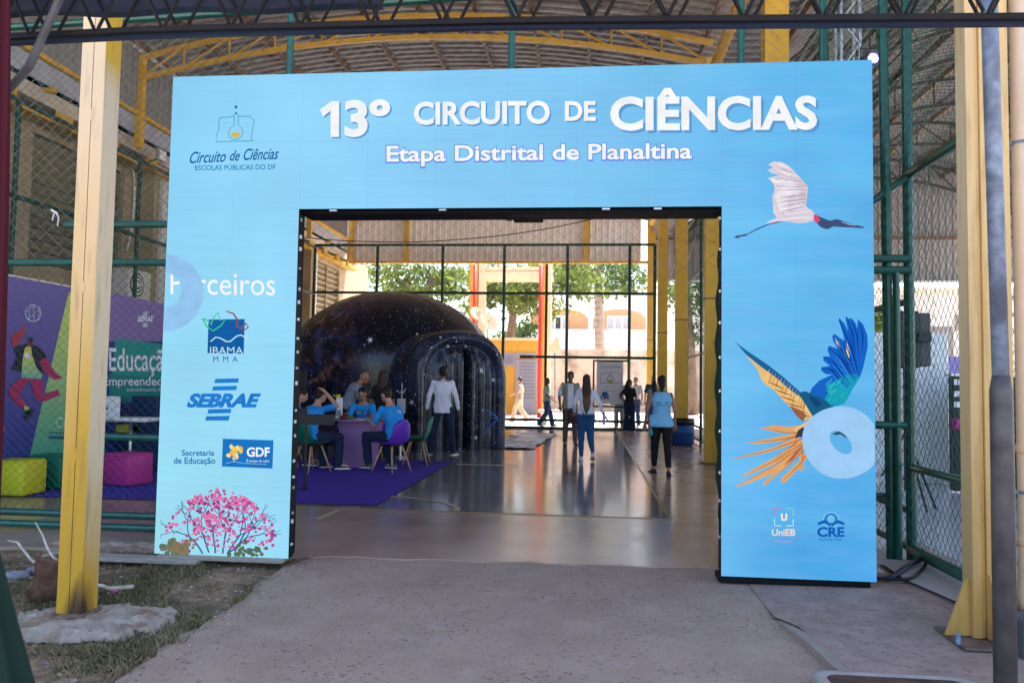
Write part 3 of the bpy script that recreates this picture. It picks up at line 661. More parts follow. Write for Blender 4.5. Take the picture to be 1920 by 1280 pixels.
class Face:
    """flat printed or lit face: outlines measured in the photo, laid on the plane itself, layer by layer 1.2 mm apart"""
    def __init__(s, parent, kind, at, y0, inkf, step=.0012): s.parent = parent; s.kind = kind; s.at = at; s.y0 = y0; s.inkf = inkf; s.step = step
    def P(s, px, py, layer):
        if s.kind == 'y': p = at_y(px, py, s.at); return (p.x, s.y0-layer*s.step, p.z)
        p = at_x(px, py, s.at); return (s.y0+layer*s.step, p.y, p.z)
    def poly(s, polys, c, layer=1, name='picture', mtl=None):
        b = MB()
        for pts in polys: b.add([s.P(x, y, layer) for x, y in pts], [tuple(range(len(pts)))])
        return s.fin(b, name, c, mtl)
    def fin(s, b, name, c, mtl=None):
        me_o = b.build(name, mtl or s.inkf(*c), s.parent); return me_o
    def line(s, pts, wpx, c, layer=1, name='line', closed=False):
        """brush stroke; wpx is a width or a list of widths"""
        if closed: pts = list(pts)+[pts[0]]
        ws = wpx if isinstance(wpx, (list, tuple)) else [wpx]*len(pts); L_ = []; R_ = []
        for i, (x, y) in enumerate(pts):
            a, c2 = pts[max(i-1, 0)], pts[min(i+1, len(pts)-1)]; dx, dy = c2[0]-a[0], c2[1]-a[1]; d = math.hypot(dx, dy) or 1
            L_.append((x-dy/d*ws[i]/2, y+dx/d*ws[i]/2)); R_.append((x+dy/d*ws[i]/2, y-dx/d*ws[i]/2))
        b = MB(); n = len(pts); vv = [s.P(*p, layer) for p in L_]+[s.P(*p, layer) for p in R_]
        b.add(vv, [(i, i+1, n+i+1, n+i) for i in range(n-1)]); return s.fin(b, name, c)
    def disc(s, cx, cy, rx, ry, c, layer=1, name='disc', n=28, inner=0, wob=0, mtl=None):
        b = MB(); o_ = []; i_ = []
        for j in range(n):
            a = 2*PI*j/n; q = 1+wob*math.sin(a*3+1)+wob*.5*math.sin(a*5); o_.append(s.P(cx+rx*q*math.cos(a), cy+ry*q*math.sin(a), layer))
            if inner: i_.append(s.P(cx+inner*rx*math.cos(a), cy+inner*ry*math.sin(a), layer))
        if inner: b.add(o_+i_, [(j, (j+1) % n, n+(j+1) % n, n+j) for j in range(n)])
        else: b.add(o_, [tuple(range(n))])
        return s.fin(b, name, c, mtl)
    def text(s, body, x0, y0, x1, y1, c, layer=2, name='lettering', bold=0, shear=0, rot=0, dx=0, dy=0, sx=1.0):
        """lettering whose ink box is the photo box x0,y0 - x1,y1"""
        cu = bpy.data.curves.new('t', 'FONT'); cu.body = body; cu.size = 1; cu.offset = bold; cu.shear = shear; cu.space_character = sx; cu.resolution_u = 4
        to = bpy.data.objects.new('t', cu); col.objects.link(to); dg = bpy.context.evaluated_depsgraph_get()
        me = bpy.data.meshes.new_from_object(to.evaluated_get(dg)); vs2 = [v.co.copy() for v in me.vertices]; fs = [tuple(p.vertices) for p in me.polygons]
        bpy.data.objects.remove(to); bpy.data.curves.remove(cu); bpy.data.meshes.remove(me)
        if not vs2: return
        a0 = min(v.x for v in vs2); a1 = max(v.x for v in vs2); b0 = min(v.y for v in vs2); b1 = max(v.y for v in vs2)
        vv = []
        for v in vs2:
            u, t_ = (v.x-a0)/(a1-a0), (v.y-b0)/(b1-b0); px = x0+(x1-x0)*u+dx; py = y1+(y0-y1)*t_+rot*u+dy; vv.append(s.P(px, py, layer))
        return s.fin(MB().add(vv, fs), name, c)

S = Face(led, 'y', LY-.006, LY-.006, glow)
W = (250, 252, 255)
def shadowed(body, x0, y0, x1, y1, bold, rot=0, d=3, sh=(98,160,214), **k):
    S.text(body, x0, y0, x1, y1, sh, 1, 'letter_shadow', bold, rot=rot, dx=d, dy=d, **k); S.text(body, x0, y0, x1, y1, W, 2, 'lettering', bold, rot=rot, **k)
for c_, o_, l_ in (((98,160,214), 3, 1), (W, 0, 2)): S.poly([[(x_+o_, y_+o_) for x_, y_ in ((600,206),(622,190),(636,190),(636,257),(620,257),(620,208),(606,219))]], c_, l_, 'lettering')
shadowed('3º', 646, 188, 732, 258, .035, rot=-2, d=3)
shadowed('CIRCUITO', 776, 191, 1031, 235, .03, rot=-2, d=3)
shadowed('DE', 1059, 190, 1117, 227, .03, d=3)
shadowed('CIÊNCIAS', 1144, 166, 1532, 246, .035, rot=-2, d=5)
S.text('Etapa Distrital de Planaltina', 723, 272, 1299, 317, (112,150,236), 1, 'letter_outline', .055, rot=-6)
S.text('Etapa Distrital de Planaltina', 725, 274, 1297, 313, W, 2, 'lettering', .022, rot=-6)
# school-fair emblem, top left
teal = (96, 182, 208)
S.line([(412,221),(441,219)], 2, teal, name='emblem_outline'); S.line([(447,219),(469,218),(477,226),(474,240),(471,262),(476,264),(405,266),(407,252),(411,242),(410,232),(412,221)], 2, teal, name='emblem_outline')
S.line([(439,214),(439,236),(432,240),(428,250),(431,258),(438,262),(446,261),(453,256),(456,248),(452,239),(447,235),(447,214)], 2, teal, name='flask_outline')
S.poly([[(432,249),(452,248),(449,256),(441,259),(435,257)]], (214,190,92), 2, 'flask_liquid')
S.disc(442.5, 201, 3, 3, (30,130,170), 2, 'bubble'); S.disc(443, 213, 2.2, 2.2, (30,130,170), 2, 'bubble')
for y in (231, 239, 247): S.line([(418,y),(430,y)], 1, (120,195,222), name='emblem_line'); S.line([(458,y),(468,y)], 1, (120,195,222), name='emblem_line')
S.text('Circuito', 356, 285, 424, 307, (22,98,160), 2, 'lettering', .012, .45, rot=-3)
S.text('de', 431, 282, 450, 302, (22,98,160), 2, 'lettering', .012, .45); S.text('Ciências', 457, 279, 523, 301, (22,98,160), 2, 'lettering', .012, .45, rot=-2)
S.text('ESCOLAS PÚBLICAS DO DF', 366, 308, 517, 320, (34,128,190), 2, 'lettering', .012, rot=-2)
# partners word and translucent ring
S.text('Parceiros', 320, 510, 516, 552, W, 2, 'lettering', .0, rot=2)
ring = [(308+math.cos(a)*r_*1.0, 549+math.sin(a)*r_*.98) for r_ in (74,) for a in [math.radians(q) for q in range(-92, 97, 8)]]
rin = [(308+math.cos(a)*r_*1.0, 543+math.sin(a)*r_*1.0) for r_ in (32,) for a in [math.radians(q) for q in range(96, -93, -8)]]
lx_ = lambda p_: (max(p_[0], 327.6-(p_[1]-146)*.0438), p_[1])
ring = [lx_(q) for q in ring]; rin = [lx_(q) for q in rin]
S.poly([ring[:12]+rin[-12:], ring[11:]+rin[:13]], (150,201,243), 3, 'pale_ring')
# agency emblem: blue square, leaf and bird strokes
S.poly([[(391,599),(459,598),(457,663),(389,662)]], (22,96,168), 1, 'blue_square')
S.line([(395,640),(405,632),(414,634),(424,640),(432,640),(444,630),(452,628),(460,632),(466,636)], 2.5, (190,232,250), 2, 'wave')
S.line([(380,597),(392,602),(396,610),(400,596),(410,586),(412,600),(423,598),(415,610),(400,620),(388,612),(380,597)], 2.6, (56,200,140), 3, 'leaf')
S.line([(424,583),(438,588),(446,600),(444,612),(452,616),(462,606),(466,613),(455,622)], [2,3,3.4,3,3,3.4,3,1.5], (150,74,92), 3, 'bird_stroke')
S.text('IBAMA', 394, 650, 456, 664, (196,232,250), 2, 'lettering', 0); S.text('MMA', 400, 668, 446, 678, (22,84,150), 2, 'lettering', .0, sx=1.9)
# second sponsor mark
sb_ = (36, 128, 214)
for q in ([(404,710),(448,709),(447,717),(402,718)], [(400,724),(445,723),(443,731),(398,732)], [(391,767),(434,766),(433,774),(389,775)], [(387,780),(431,779),(429,788),(385,788)]): S.poly([q], sb_, 2, 'sponsor_bar')
S.text('SEBRAE', 350, 737, 490, 764, sb_, 2, 'lettering', .055, .35, rot=0)
# education department
S.text('Secretaria', 341, 843, 402, 854, (32,118,190), 2, 'lettering', .02); S.text('de Educação', 326, 857, 404, 872, (32,118,190), 2, 'lettering', .02)
S.poly([[(418,822),(513,825),(511,878),(416,874)]], (28,120,200), 1, 'blue_box')
for k in range(26):
    a = random.uniform(0, 6.28); q = random.random()**.6; S.disc(441+15*q*math.cos(a), 846+13*q*math.sin(a), random.uniform(3, 5), random.uniform(3, 5), random.choice([(250,206,84),(252,226,140),(240,184,70)]), 2+k*.02, 'yellow_bloom', 8)
S.line([(424,868),(440,865),(456,868),(500,870)], 1, (150,205,240), 3, 'ground_line'); S.line([(440,855),(439,866)], 2, (150,205,240), 3, 'trunk_mark')
S.text('GDF', 463, 838, 506, 856, W, 3, 'lettering', .03); S.text('É tempo de ação.', 463, 860, 506, 867, W, 3, 'lettering', 0)
# flowering tree picture
rnd = random.Random(3)
def branch(x, y, a, ln, wd, d):
    pts = [(x, y)]
    for i in range(4): a += rnd.uniform(-.18, .18); x += math.cos(a)*ln/4; y -= math.sin(a)*ln/4; pts.append((x, y))
    BR.append((pts, wd))
    if d: 
        for s_ in (-1, 1) if d > 1 else (rnd.choice((-1, 1)), 0): branch(x, y, a+s_*rnd.uniform(.25, .5), ln*.72, wd*.65, d-1)
    else: TIPS.append((x, y))
BR = []; TIPS = []
for bx, a in ((392,1.9),(404,1.6),(418,1.35),(426,.95),(440,1.2),(380,2.2),(430,.75)): branch(bx, 1036+rnd.uniform(-2,2), a, 42, 3, 3)
b = MB()
for pts, wd in BR:
    pts = [(min(530, max(302, x)), max(905, y)) for x, y in pts]
    n = len(pts); vv = []
    for i, (x, y) in enumerate(pts):
        a_, c_ = pts[max(i-1, 0)], pts[min(i+1, n-1)]; dx, dy = c_[0]-a_[0], c_[1]-a_[1]; d = math.hypot(dx, dy) or 1
        vv += [S.P(x-dy/d*wd/2, y+dx/d*wd/2, 2), S.P(x+dy/d*wd/2, y-dx/d*wd/2, 2)]
    b.add(vv, [(2*i, 2*i+1, 2*i+3, 2*i+2) for i in range(n-1)])
S.fin(b, 'branches_picture', (58,98,140))
def blobs(n, cen, rr_, cc, name, layer, size):
    b = MB()
    for k in range(n):
        x, y = cen(k); q = rnd.uniform(*size); m_ = [S.P(x+q*math.cos(t*PI/4)*rnd.uniform(.8,1.15), y+q*math.sin(t*PI/4)*rnd.uniform(.8,1.1), layer+.002*k) for t in range(8)]
        b.add(m_, [tuple(range(8))])
    return tag(S.fin(b, name, cc), kind='stuff')
def around(k):
    for _ in range(50):
        x, y = rnd.choice(TIPS) if rnd.random() < .42 and TIPS else (rnd.gauss(412, 52), rnd.gauss(982, 26))
        x += rnd.gauss(0, 7); y += rnd.gauss(0, 7)
        t = (x-412)/110
        if 305 < x < 527 and 908 < y < 1034 and y > 922+ 90*t*t*.9 - 6 and abs(x-412) < 108: return x, y
    return 412, 990
blobs(260, around, 0, (196,78,148), 'blossom_picture', 3, (1.6, 3.8)); blobs(150, around, 0, (232,120,180), 'blossom_picture', 3.4, (1.8, 4.2)); blobs(60, around, 0, (150,60,130), 'blossom_picture', 3.2, (2, 4))
blobs(70, lambda k: (max(304, min(350, rnd.gauss(332, 14))), max(1012, min(1036, rnd.gauss(1027, 7)))), 0, (96,120,96), 'shrub_picture', 3.6, (2.5, 6))
blobs(60, lambda k: (max(300, min(365, rnd.gauss(336, 15))), max(1012, min(1036, rnd.gauss(1026, 8)))), 0, (140,122,92), 'shrub_picture', 3.8, (2, 4))
blobs(50, lambda k: (max(430, min(500, rnd.gauss(462, 16))), max(1012, min(1040, rnd.gauss(1034, 7)))), 0, (90,112,88), 'shrub_picture', 3.7, (2, 5))
# right leg: flying white stork
S.poly([[(1440,309),(1446,305),(1452,303),(1459,304),(1466,304),(1477,310),(1488,320),(1497,330),(1506,340),(1512,346),(1515,352),(1513,368),(1511,385),(1515,391),(1522,394),(1528,402),(1529,408),(1524,414),(1510,418),(1497,419),(1485,417),(1473,415),(1463,416),(1450,419),(1435,418),(1447,412),(1457,408),(1450,399),(1449,385),(1448,368),(1453,354),(1450,345),(1441,334),(1452,331),(1462,329),(1447,325),(1439,319),(1449,315),(1446,312)]], (224,214,226), 1, 'stork_picture')
for pts in ([(1452,335),(1475,340),(1500,346),(1512,350)], [(1455,348),(1480,348),(1505,352)], [(1456,306),(1480,326),(1503,344)], [(1448,318),(1475,330),(1500,345)], [(1458,372),(1464,395),(1472,408)], [(1470,362),(1480,392),(1496,410)], [(1500,360),(1497,380),(1508,395)]): S.line(pts, [1,2.5,1]+[1]*(len(pts)-3), (196,176,196), 2, 'feather_line')
S.poly([[(1440,334),(1458,338),(1476,336),(1460,345),(1450,342)], [(1455,305),(1470,310),(1480,322),(1465,314)], [(1452,365),(1468,352),(1490,352),(1480,372),(1476,400),(1462,398)]], (243,238,246), 2.2, 'feather_light')
S.poly([[(1480,342),(1500,338),(1514,350),(1500,350)], [(1497,356),(1512,356),(1510,386),(1500,378)]], (206,178,190), 2.3, 'feather_shade')
def strokes(A_, B_, n, cols, w0, layer, name):
    for k in range(n):
        u = (k+.5)/n; q = u*(len(A_)-1); i = min(len(A_)-2, int(q)); f = q-i; a = [A_[i][j]*(1-f)+A_[i+1][j]*f for j in (0,1)]; q = u*(len(B_)-1); i = min(len(B_)-2, int(q)); f = q-i; c = [B_[i][j]*(1-f)+B_[i+1][j]*f for j in (0,1)]
        m_ = ((a[0]+c[0])/2+rnd2.uniform(-1.5,1.5), (a[1]+c[1])/2+rnd2.uniform(-1.5,1.5)); e_ = rnd2.uniform(.75, .97); c = (a[0]+(c[0]-a[0])*e_, a[1]+(c[1]-a[1])*e_)
        S.line([a, m_, c], [.5, w0, .4], rnd2.choice(cols), layer+.02*k, name)
rnd2 = random.Random(21)
strokes([(1512,350),(1506,342),(1497,332),(1486,320)], [(1448,350),(1450,335),(1446,318),(1466,306)], 16, [(236,230,240),(206,192,208),(250,247,252)], 2.0, 2.6, 'feather_stroke')
strokes([(1512,352),(1511,370),(1512,388)], [(1453,352),(1450,378),(1455,404)], 16, [(240,235,244),(204,188,204),(250,247,252),(190,174,194)], 2.4, 2.8, 'feather_stroke')
strokes([(1514,392),(1524,404),(1520,414)], [(1452,402),(1452,412),(1447,417)], 8, [(244,240,248),(214,200,212)], 2.2, 3, 'feather_stroke')
S.poly([[(1526,402),(1532,403),(1540,410),(1537,421),(1529,418),(1525,410)]], (228,84,122), 3, 'red_collar')
S.poly([[(1532,405),(1545,410),(1556,414),(1567,411),(1577,413),(1590,418),(1605,422),(1621,426),(1618,428),(1600,427),(1575,426),(1562,425),(1552,430),(1545,429),(1537,425),(1531,418),(1538,413)]], (66,84,124), 3.2, 'stork_head')
S.line([(1577,416),(1592,421),(1605,423)], [1,2,1], (168,190,228), 4, 'beak_light')
S.poly([[(1470,416),(1462,417),(1440,422),(1418,432),(1402,440),(1398,443),(1388,444),(1384,447),(1376,446),(1380,442),(1392,440),(1402,438),(1420,428),(1440,420),(1460,415)]], (74,92,136), 2.4, 'stork_legs')
# macaw: tail fan, far wing, raised wing
tan_ = (232, 170, 104)
for q in ([(1497,806),(1468,805),(1428,802),(1425,803),(1460,811),(1497,812)], [(1494,812),(1460,818),(1404,829),(1388,828),(1420,832),(1470,826),(1497,820)], [(1497,818),(1450,838),(1372,860),(1372,861),(1440,848),(1500,828)], [(1503,822),(1450,858),(1391,891),(1395,893),(1460,866),(1508,832)], [(1505,826),(1460,870),(1379,911),(1382,913),(1465,882),(1510,834)], [(1508,832),(1466,878),(1432,903),(1430,909),(1437,908),(1480,870),(1514,836)], [(1522,828),(1500,862),(1463,898),(1466,905),(1474,903),(1506,868),(1524,842)], [(1500,797),(1480,800),(1450,797),(1430,801),(1462,806),(1500,806)], [(1500,840),(1508,876),(1500,884),(1497,876)]): S.poly([q], tan_, 1, 'tail_feather')
for q in ([(1512,830),(1486,862),(1470,872),(1500,836)], [(1500,822),(1470,846),(1440,866),(1490,834)], [(1498,812),(1470,826),(1440,838),(1490,820)]): S.poly([q], (176,108,84), 1.4, 'tail_shade')
S.poly([[(1384,642),(1405,667),(1437,692),(1468,712),(1490,735),(1513,752),(1535,768),(1531,780),(1505,788),(1489,770),(1470,752),(1450,730),(1437,722),(1428,713),(1420,692),(1402,670)]], (238,196,124), 2, 'wing_picture')
S.poly([[(1378,640),(1400,657),(1440,684),(1468,706),(1500,734),(1520,750),(1532,765),(1525,766),(1505,748),(1480,730),(1455,708),(1425,686),(1400,666)]], (26,104,160), 2.4, 'wing_edge')
for pts in ([(1452,730),(1470,736),(1486,742)], [(1462,742),(1480,748),(1496,754)], [(1474,755),(1490,760),(1506,764)], [(1484,766),(1500,770),(1514,774)], [(1494,776),(1506,780),(1520,780)], [(1440,716),(1456,722),(1470,730)]): S.line(pts, [1,3,1], (168,104,66), 3, 'feather_line')
S.poly([[(1480,760),(1500,768),(1512,778),(1505,790),(1492,778)]], (150,96,70), 2.6, 'wing_shade')
S.poly([[(1535,768),(1512,790),(1486,806),(1500,812),(1520,830),(1526,800)]], (240,200,130), 2.8, 'body_picture')
S.poly([[(1496,806),(1505,800),(1515,806),(1520,818),(1510,826),(1500,818),(1490,822)]], (62,64,84), 3, 'foot_picture')
blue = (24, 104, 202)
S.poly([[(1516,742),(1522,727),(1536,713),(1560,702),(1548,701),(1539,694),(1540,688),(1556,686),(1544,676),(1543,668),(1556,668),(1551,655),(1554,648),(1572,654),(1562,640),(1560,630),(1565,626),(1584,640),(1579,620),(1572,600),(1573,596),(1583,606),(1590,620),(1586,602),(1585,592),(1592,598),(1596,596),(1604,606),(1607,616),(1608,598),(1618,608),(1626,628),(1627,650),(1622,672),(1618,690),(1612,708),(1598,730),(1584,756),(1560,762),(1532,762)]], blue, 2, 'raised_wing')
for q in ([(1588,640),(1594,660),(1592,672),(1586,660)], [(1564,632),(1572,642),(1576,652),(1568,644)]): S.poly([q], (240,206,130), 3, 'yellow_feather')
for pts in ([(1574,600),(1584,625),(1594,650)], [(1588,596),(1598,625),(1604,660)], [(1612,604),(1618,630),(1616,660)], [(1562,630),(1578,655),(1596,676)], [(1553,650),(1574,670),(1594,688)], [(1545,670),(1566,682),(1590,694)], [(1542,690),(1562,694),(1584,700)], [(1597,600),(1607,630),(1610,670)]): S.line(pts, [1,3.4,1], (20,66,160), 3, 'feather_line')
S.poly([[(1556,720),(1580,704),(1606,700),(1612,708),(1598,730),(1584,756),(1558,760),(1545,748),(1556,738),(1548,732)]], (28,164,190), 3, 'teal_patch')
for k in range(34):
    x = rnd.uniform(1552, 1604); y = rnd.uniform(704, 752)
    if (x-1552)/50+(y-704)/60 < 1.45: S.line([(x, y), (x-4, y+5), (x-7, y+6)], [1,2,.6], rnd.choice([(72,200,206),(24,120,178),(40,180,196)]), 4, 'feather_mark')
S.poly([[(1516,742),(1530,745),(1540,756),(1532,764),(1524,758)]], (22,72,120), 3.2, 'wing_root')
strokes([(1610,700),(1604,715),(1592,735)], [(1594,604),(1560,640),(1545,690)], 18, [(16,84,190),(44,132,224),(14,60,150)], 2.6, 3.05, 'feather_stroke')
strokes([(1516,750),(1500,735),(1470,712),(1440,690)], [(1512,786),(1490,770),(1462,742),(1432,716)], 16, [(246,210,146),(214,160,96),(190,130,80)], 2.2, 2.5, 'feather_stroke')
for q in (((1500,812),(1430,802)), ((1500,816),(1400,829)), ((1504,822),(1380,859)), ((1508,828),(1398,890)), ((1510,832),(1384,910)), ((1516,834),(1434,906)), ((1522,838),(1468,902)), ((1504,842),(1502,880))): S.line([q[0], ((q[0][0]+q[1][0])/2+2, (q[0][1]+q[1][1])/2+3), q[1]], [3, 2, .5], (196,128,84), 1.9, 'feather_stroke')
S.poly([[(1496,736),(1510,733),(1530,742),(1562,756),(1560,775),(1540,782),(1526,784),(1508,755)]], (26,96,140), 2.9, 'shoulder_picture')
# pale ring over the macaw
oc = []; ic = []
for j in range(48):
    a = 2*PI*j/48; q = 1+.03*math.sin(2*a+.6)+.012*math.sin(4*a); x = 1577+72*q*math.cos(a); x = min(1639.5, x); oc.append(S.P(x, 829+69*q*math.sin(a), 6))
    ic.append(S.P(1576+21*math.cos(a-.5)*1.0, 829+21*math.sin(a)*1.05, 6))
b = MB().add(oc+ic, [(j, (j+1) % 48, 48+(j+1) % 48, 48+j) for j in range(48)]); S.fin(b, 'pale_ring', (160,208,250))
S.poly([[(1560,812),(1572,808),(1590,810),(1596,816),(1585,815),(1588,822),(1576,814),(1565,815)]], (58,84,110), 5, 'beak_picture')
# foot logos of the right leg
S.line([(1452,965),(1452,952),(1466,952)], 2.2, (190,130,190), 2, 'logo_corner'); S.line([(1474,952),(1487,953),(1487,966)], 2.2, (120,222,214), 2, 'logo_corner')
S.line([(1452,972),(1452,985),(1465,985)], 2.2, (190,232,250), 2, 'logo_corner'); S.line([(1474,985),(1487,985),(1487,973)], 2.2, (190,232,250), 2, 'logo_corner')
S.text('U', 1464, 962, 1476, 976, (250,238,214), 2, 'lettering', .06); S.text('UniEB', 1447, 991, 1491, 1004, (240,226,216), 2, 'lettering', .03)
S.text('Planaltina', 1453, 1011, 1486, 1017, (190,150,206), 2, 'lettering', 0)
dk = (20, 96, 186)
S.disc(1558, 973, 15, 14, (40,136,212), 1, 'globe'); S.disc(1558, 973, 15, 14, (150,215,245), 2, 'globe_rim', inner=.88); S.disc(1558, 972, 7, 7, (120,196,240), 2, 'globe_light')
S.poly([[(1533,979),(1545,974),(1557,983),(1557,987),(1545,980),(1533,984)], [(1559,983),(1571,974),(1583,979),(1583,984),(1571,980),(1559,987)]], dk, 3, 'open_book')
S.text('CRE', 1532, 987, 1583, 1006, dk, 3, 'lettering', .04); S.text('PLANALTINA', 1536, 1008, 1578, 1013, dk, 3, 'lettering', 0)
# planks under the left leg
m_plank = mat('weathered_plank', (.33,.29,.25), .85, var=.25, vscale=14, bump=.4, stretch=(1, 8, 8))
tag(MB().bbox(-4.35, -3.05, 5.86, 6.02, .0, .032, .005).build('plank', m_plank), 'long weathered plank lying along the lawn beside the left leg of the gate', 'plank')
tag(MB().bbox(-3.42, -2.38, 5.93, 6.13, .022, .052, .005).build('plank', m_plank), 'short plank wedged directly under the left leg of the gate', 'plank')
tag(MB().bbox(1.0, 2.1, 6.0, 6.2, .0, .05, .01).build('support_beam', m_case), 'dark beam under the right leg of the lit gate', 'beam')
# ================================================================== RIGHT HALL AND BACKGROUND STRUCTURES
X0r, X1r = 3.1, 17.0
def zb2(x): return 6.3 + 2.7*max(0, math.sin(PI*(x-X0r)/(X1r-X0r)))**.9
_d = 0
r2 = thing('side_roof', 'dark corrugated roof of the neighbouring hall on the right', 'roof', (10, 17, 9))
m_roofd = mat('shaded_roof_sheet', (.15,.135,.13), .6, var=.2, vscale=1.5)  # roof sheet colour darkened to carry the shade of the side hall
wave_roof('roof_sheet', X0r-.75, X1r+.3, 4.4, 30, lambda x: zb2(max(X0r, x))+.95, .25, .045, r2, m_roofd, 20)
for i in range(12): x = X0r+.2+i*1.2; MB().box(x-.04, x+.04, 7.3, 29.8, zb2(x)+.70, zb2(x)+.86).build('purlin', m_purlin, r2)
m_dtruss = mat('shaded_truss_steel', (.06,.045,.04), .6)  # bare brown steel, with the shade under this roof put into the colour
for y, o in zip((10.5, 14.0, 17.5, 21.0, 24.5, 28.4), ordinal):
    truss(y, f'{o} dark lattice truss counted from the front under the right-hand roof', m_dtruss, X0r, X1r, zb2, lambda x: zb2(x)+.68, 14, 'roof trusses of the side hall')
g2 = thing('side_gable', 'grey ribbed sheet gable closing the far end of the right-hand hall', 'gable', (10, 29.4, 6))
clad_x('ribbed_sheet', 29.5, 2.5, X1r, lambda x: 5.42, lambda x: zb2(max(X0r, x))+.9, .24, .04, mat('grey_ribbed_sheet', (.33,.30,.30), .6, var=.1), g2)
MB().box(2.5, X1r, 29.34, 29.46, 6.95, 7.05).build('girt', m_purlin, g2); MB().box(2.5, X1r, 29.34, 29.46, 5.36, 5.42).build('bottom_rail', m_alu, g2)
# stage light and aluminium tower
t = thing('stage_truss', 'upright aluminium stage truss tower behind the top right of the lit gate', 'truss', (3.3, 9.4, 0))
px = [float(at_y(q, 60, 9.4).x) for q in (1577, 1612)]
for x in px:
    for y in (9.4, 9.62): MB().tube([(x, y, 0), (x, y, 6.4)], .022, 8).build('chord', m_alu, t)
for k in range(21):
    z = .2+k*.3; a, c = (px if k % 2 else px[::-1]); MB().tube([(a, 9.4, z), (c, 9.4, z+.3)], .011, 6).build('lacing', m_alu, t)
    MB().tube([(px[1], 9.4 if k % 2 else 9.62, z), (px[1], 9.62 if k % 2 else 9.4, z+.3)], .011, 6).build('lacing', m_alu, t)
p = at_y(1637, 110, 8.9)
t = thing('stage_light', 'glowing violet stage spotlight at the top right corner of the lit gate', 'spotlight', tuple(p))
MB().tube([p+Vector((0,.0,0)), p+Vector((0,.05,.01)), p+Vector((0,.22,.05)), p+Vector((0,.26,.06))], [.075, .085, .08, .05], 16).build('housing', m_black, t)
me = bpy.data.materials.new('violet_lamp'); me.use_nodes = True; e_ = me.node_tree.nodes['Principled BSDF']; e_.inputs['Base Color'].default_value = (0,0,0,1); e_.inputs['Emission Color'].default_value = (.14,.07,1,1); e_.inputs['Emission Strength'].default_value = .7
m2_ = bpy.data.materials.new('violet_lamp_core'); m2_.use_nodes = True; e_ = m2_.node_tree.nodes['Principled BSDF']; e_.inputs['Emission Color'].default_value = (.55,.5,1,1); e_.inputs['Emission Strength'].default_value = .8
MB().tube([p+Vector((0,-.012,0)), p+Vector((0,0,0))], .066, 16).build('lens', me, t)
for k in range(6): a = k*PI/3; q = p+Vector((.033*math.cos(a), -.016, .033*math.sin(a))); MB().tube([q, q+Vector((0,.004,0))], .026, 10).build('diode', m2_, t)
MB().tube([p+Vector((-.1,.1,0)), p+Vector((-.1,.1,.16)), p+Vector((.1,.1,.16)), p+Vector((.1,.1,0))], .01, 6).build('yoke', m_black, t)
MB().tube([p+Vector((0,.1,.16)), p+Vector((0,.1,.3)), Vector((px[1], 9.4, p.z+.32))], .012, 6).build('hanger', m_black, t)
# booth, loudspeaker, black counter behind the right side fence
pb_ = at_y(1776, 625, 12.6)
t = thing('exhibition_booth', 'white partition booth standing beyond the right side fence', 'booth', (5, 12.7, 0))
m_booth = mat('white_booth_panel', (.76,.80,.86), .5)
for i in range(2): x1 = pb_.x-i*1.2; MB().box(x1-1.185, x1-.015, 12.6, 12.64, .02, pb_.z).build('panel', m_booth, t); MB().tube([(x1, 12.62, 0), (x1, 12.62, pb_.z+.02)], .018, 8).build('post', m_alu, t)
MB().box(pb_.x-.02, pb_.x+.02, 12.66, 14.6, .02, pb_.z).build('side_panel', m_booth, t)
ps = at_y(1702, 636, 9.6); ps2 = at_y(1737, 690, 9.6)
t = thing('loudspeaker', 'black loudspeaker on a stand behind the green side fence post', 'speaker', (ps.x, 9.6, 1.7))
zt_, zb_ = at_y(1720, 584, 9.6).z, at_y(1720, 690, 9.6).z
MB().bbox(ps.x-.16, ps.x+.10, 9.5, 9.85, zb_, zt_, .02).build('cabinet', m_black, t); MB().bbox(ps.x+.10, ps.x+.24, 9.53, 9.86, zb_+.02, zt_-.02, .02).build('side_cheek', mat('grey_plastic', (.06,.06,.07), .5), t)
MB().bbox(ps.x+.06, ps.x+.21, 9.44, 9.52, zb_+.30, zb_+.42, .01).build('handle', m_black, t)
t = thing('speaker_tripod', 'black tripod legs holding the loudspeaker beyond the side fence', 'tripod', (ps.x+.02, 9.7, 0))
c_ = Vector((ps.x+.0, 9.7, 0)); MB().tube([c_+Vector((0,0,.25)), c_+Vector((0,0,zb_))], .02, 8).build('pole', m_black, t)
for q in ((1755,955), (1738,962), (1650,900)):
    f_ = at_z(*q); MB().tube([(c_.x, c_.y, .95), (f_.x, f_.y, .015)], .016, 8).build('leg', m_black, t); MB().tube([(c_.x, c_.y, .35), ((c_.x+f_.x)/2, (c_.y+f_.y)/2, .48)], .009, 6).build('strut', m_black, t)
pc_ = at_y(1786, 700, 11.6); pd_ = at_y(1786, 800, 11.6)
t = thing('display_counter', 'black draped counter with white sheets pinned on it, right of the white booth', 'counter', (pc_.x+.5, 11.8, 0))
MB().bbox(pc_.x, pc_.x+1.6, 11.6, 11.75, .03, pc_.z-.04, .01).build('drape', m_black, t); MB().bbox(pc_.x-.03, pc_.x+1.63, 11.57, 11.78, pc_.z-.04, pc_.z, .008).build('top', m_white, t)
for y_ in (716, 738, 758):
    q = at_y(1789, y_, 11.59); MB().box(q.x, q.x+.10, 11.588, 11.597, q.z-.04, q.z+.04).build('paper', m_white, t)
q = at_y(1793, 795, 11.3)
b = MB()
for k in range(16):
    a = k*2.4; b.ell((q.x+.055*math.cos(a)*((k % 4)/3), 11.3+.05*math.sin(a), q.z+.05*math.sin(k*1.7)), (.035,.03,.035), 8, 6)
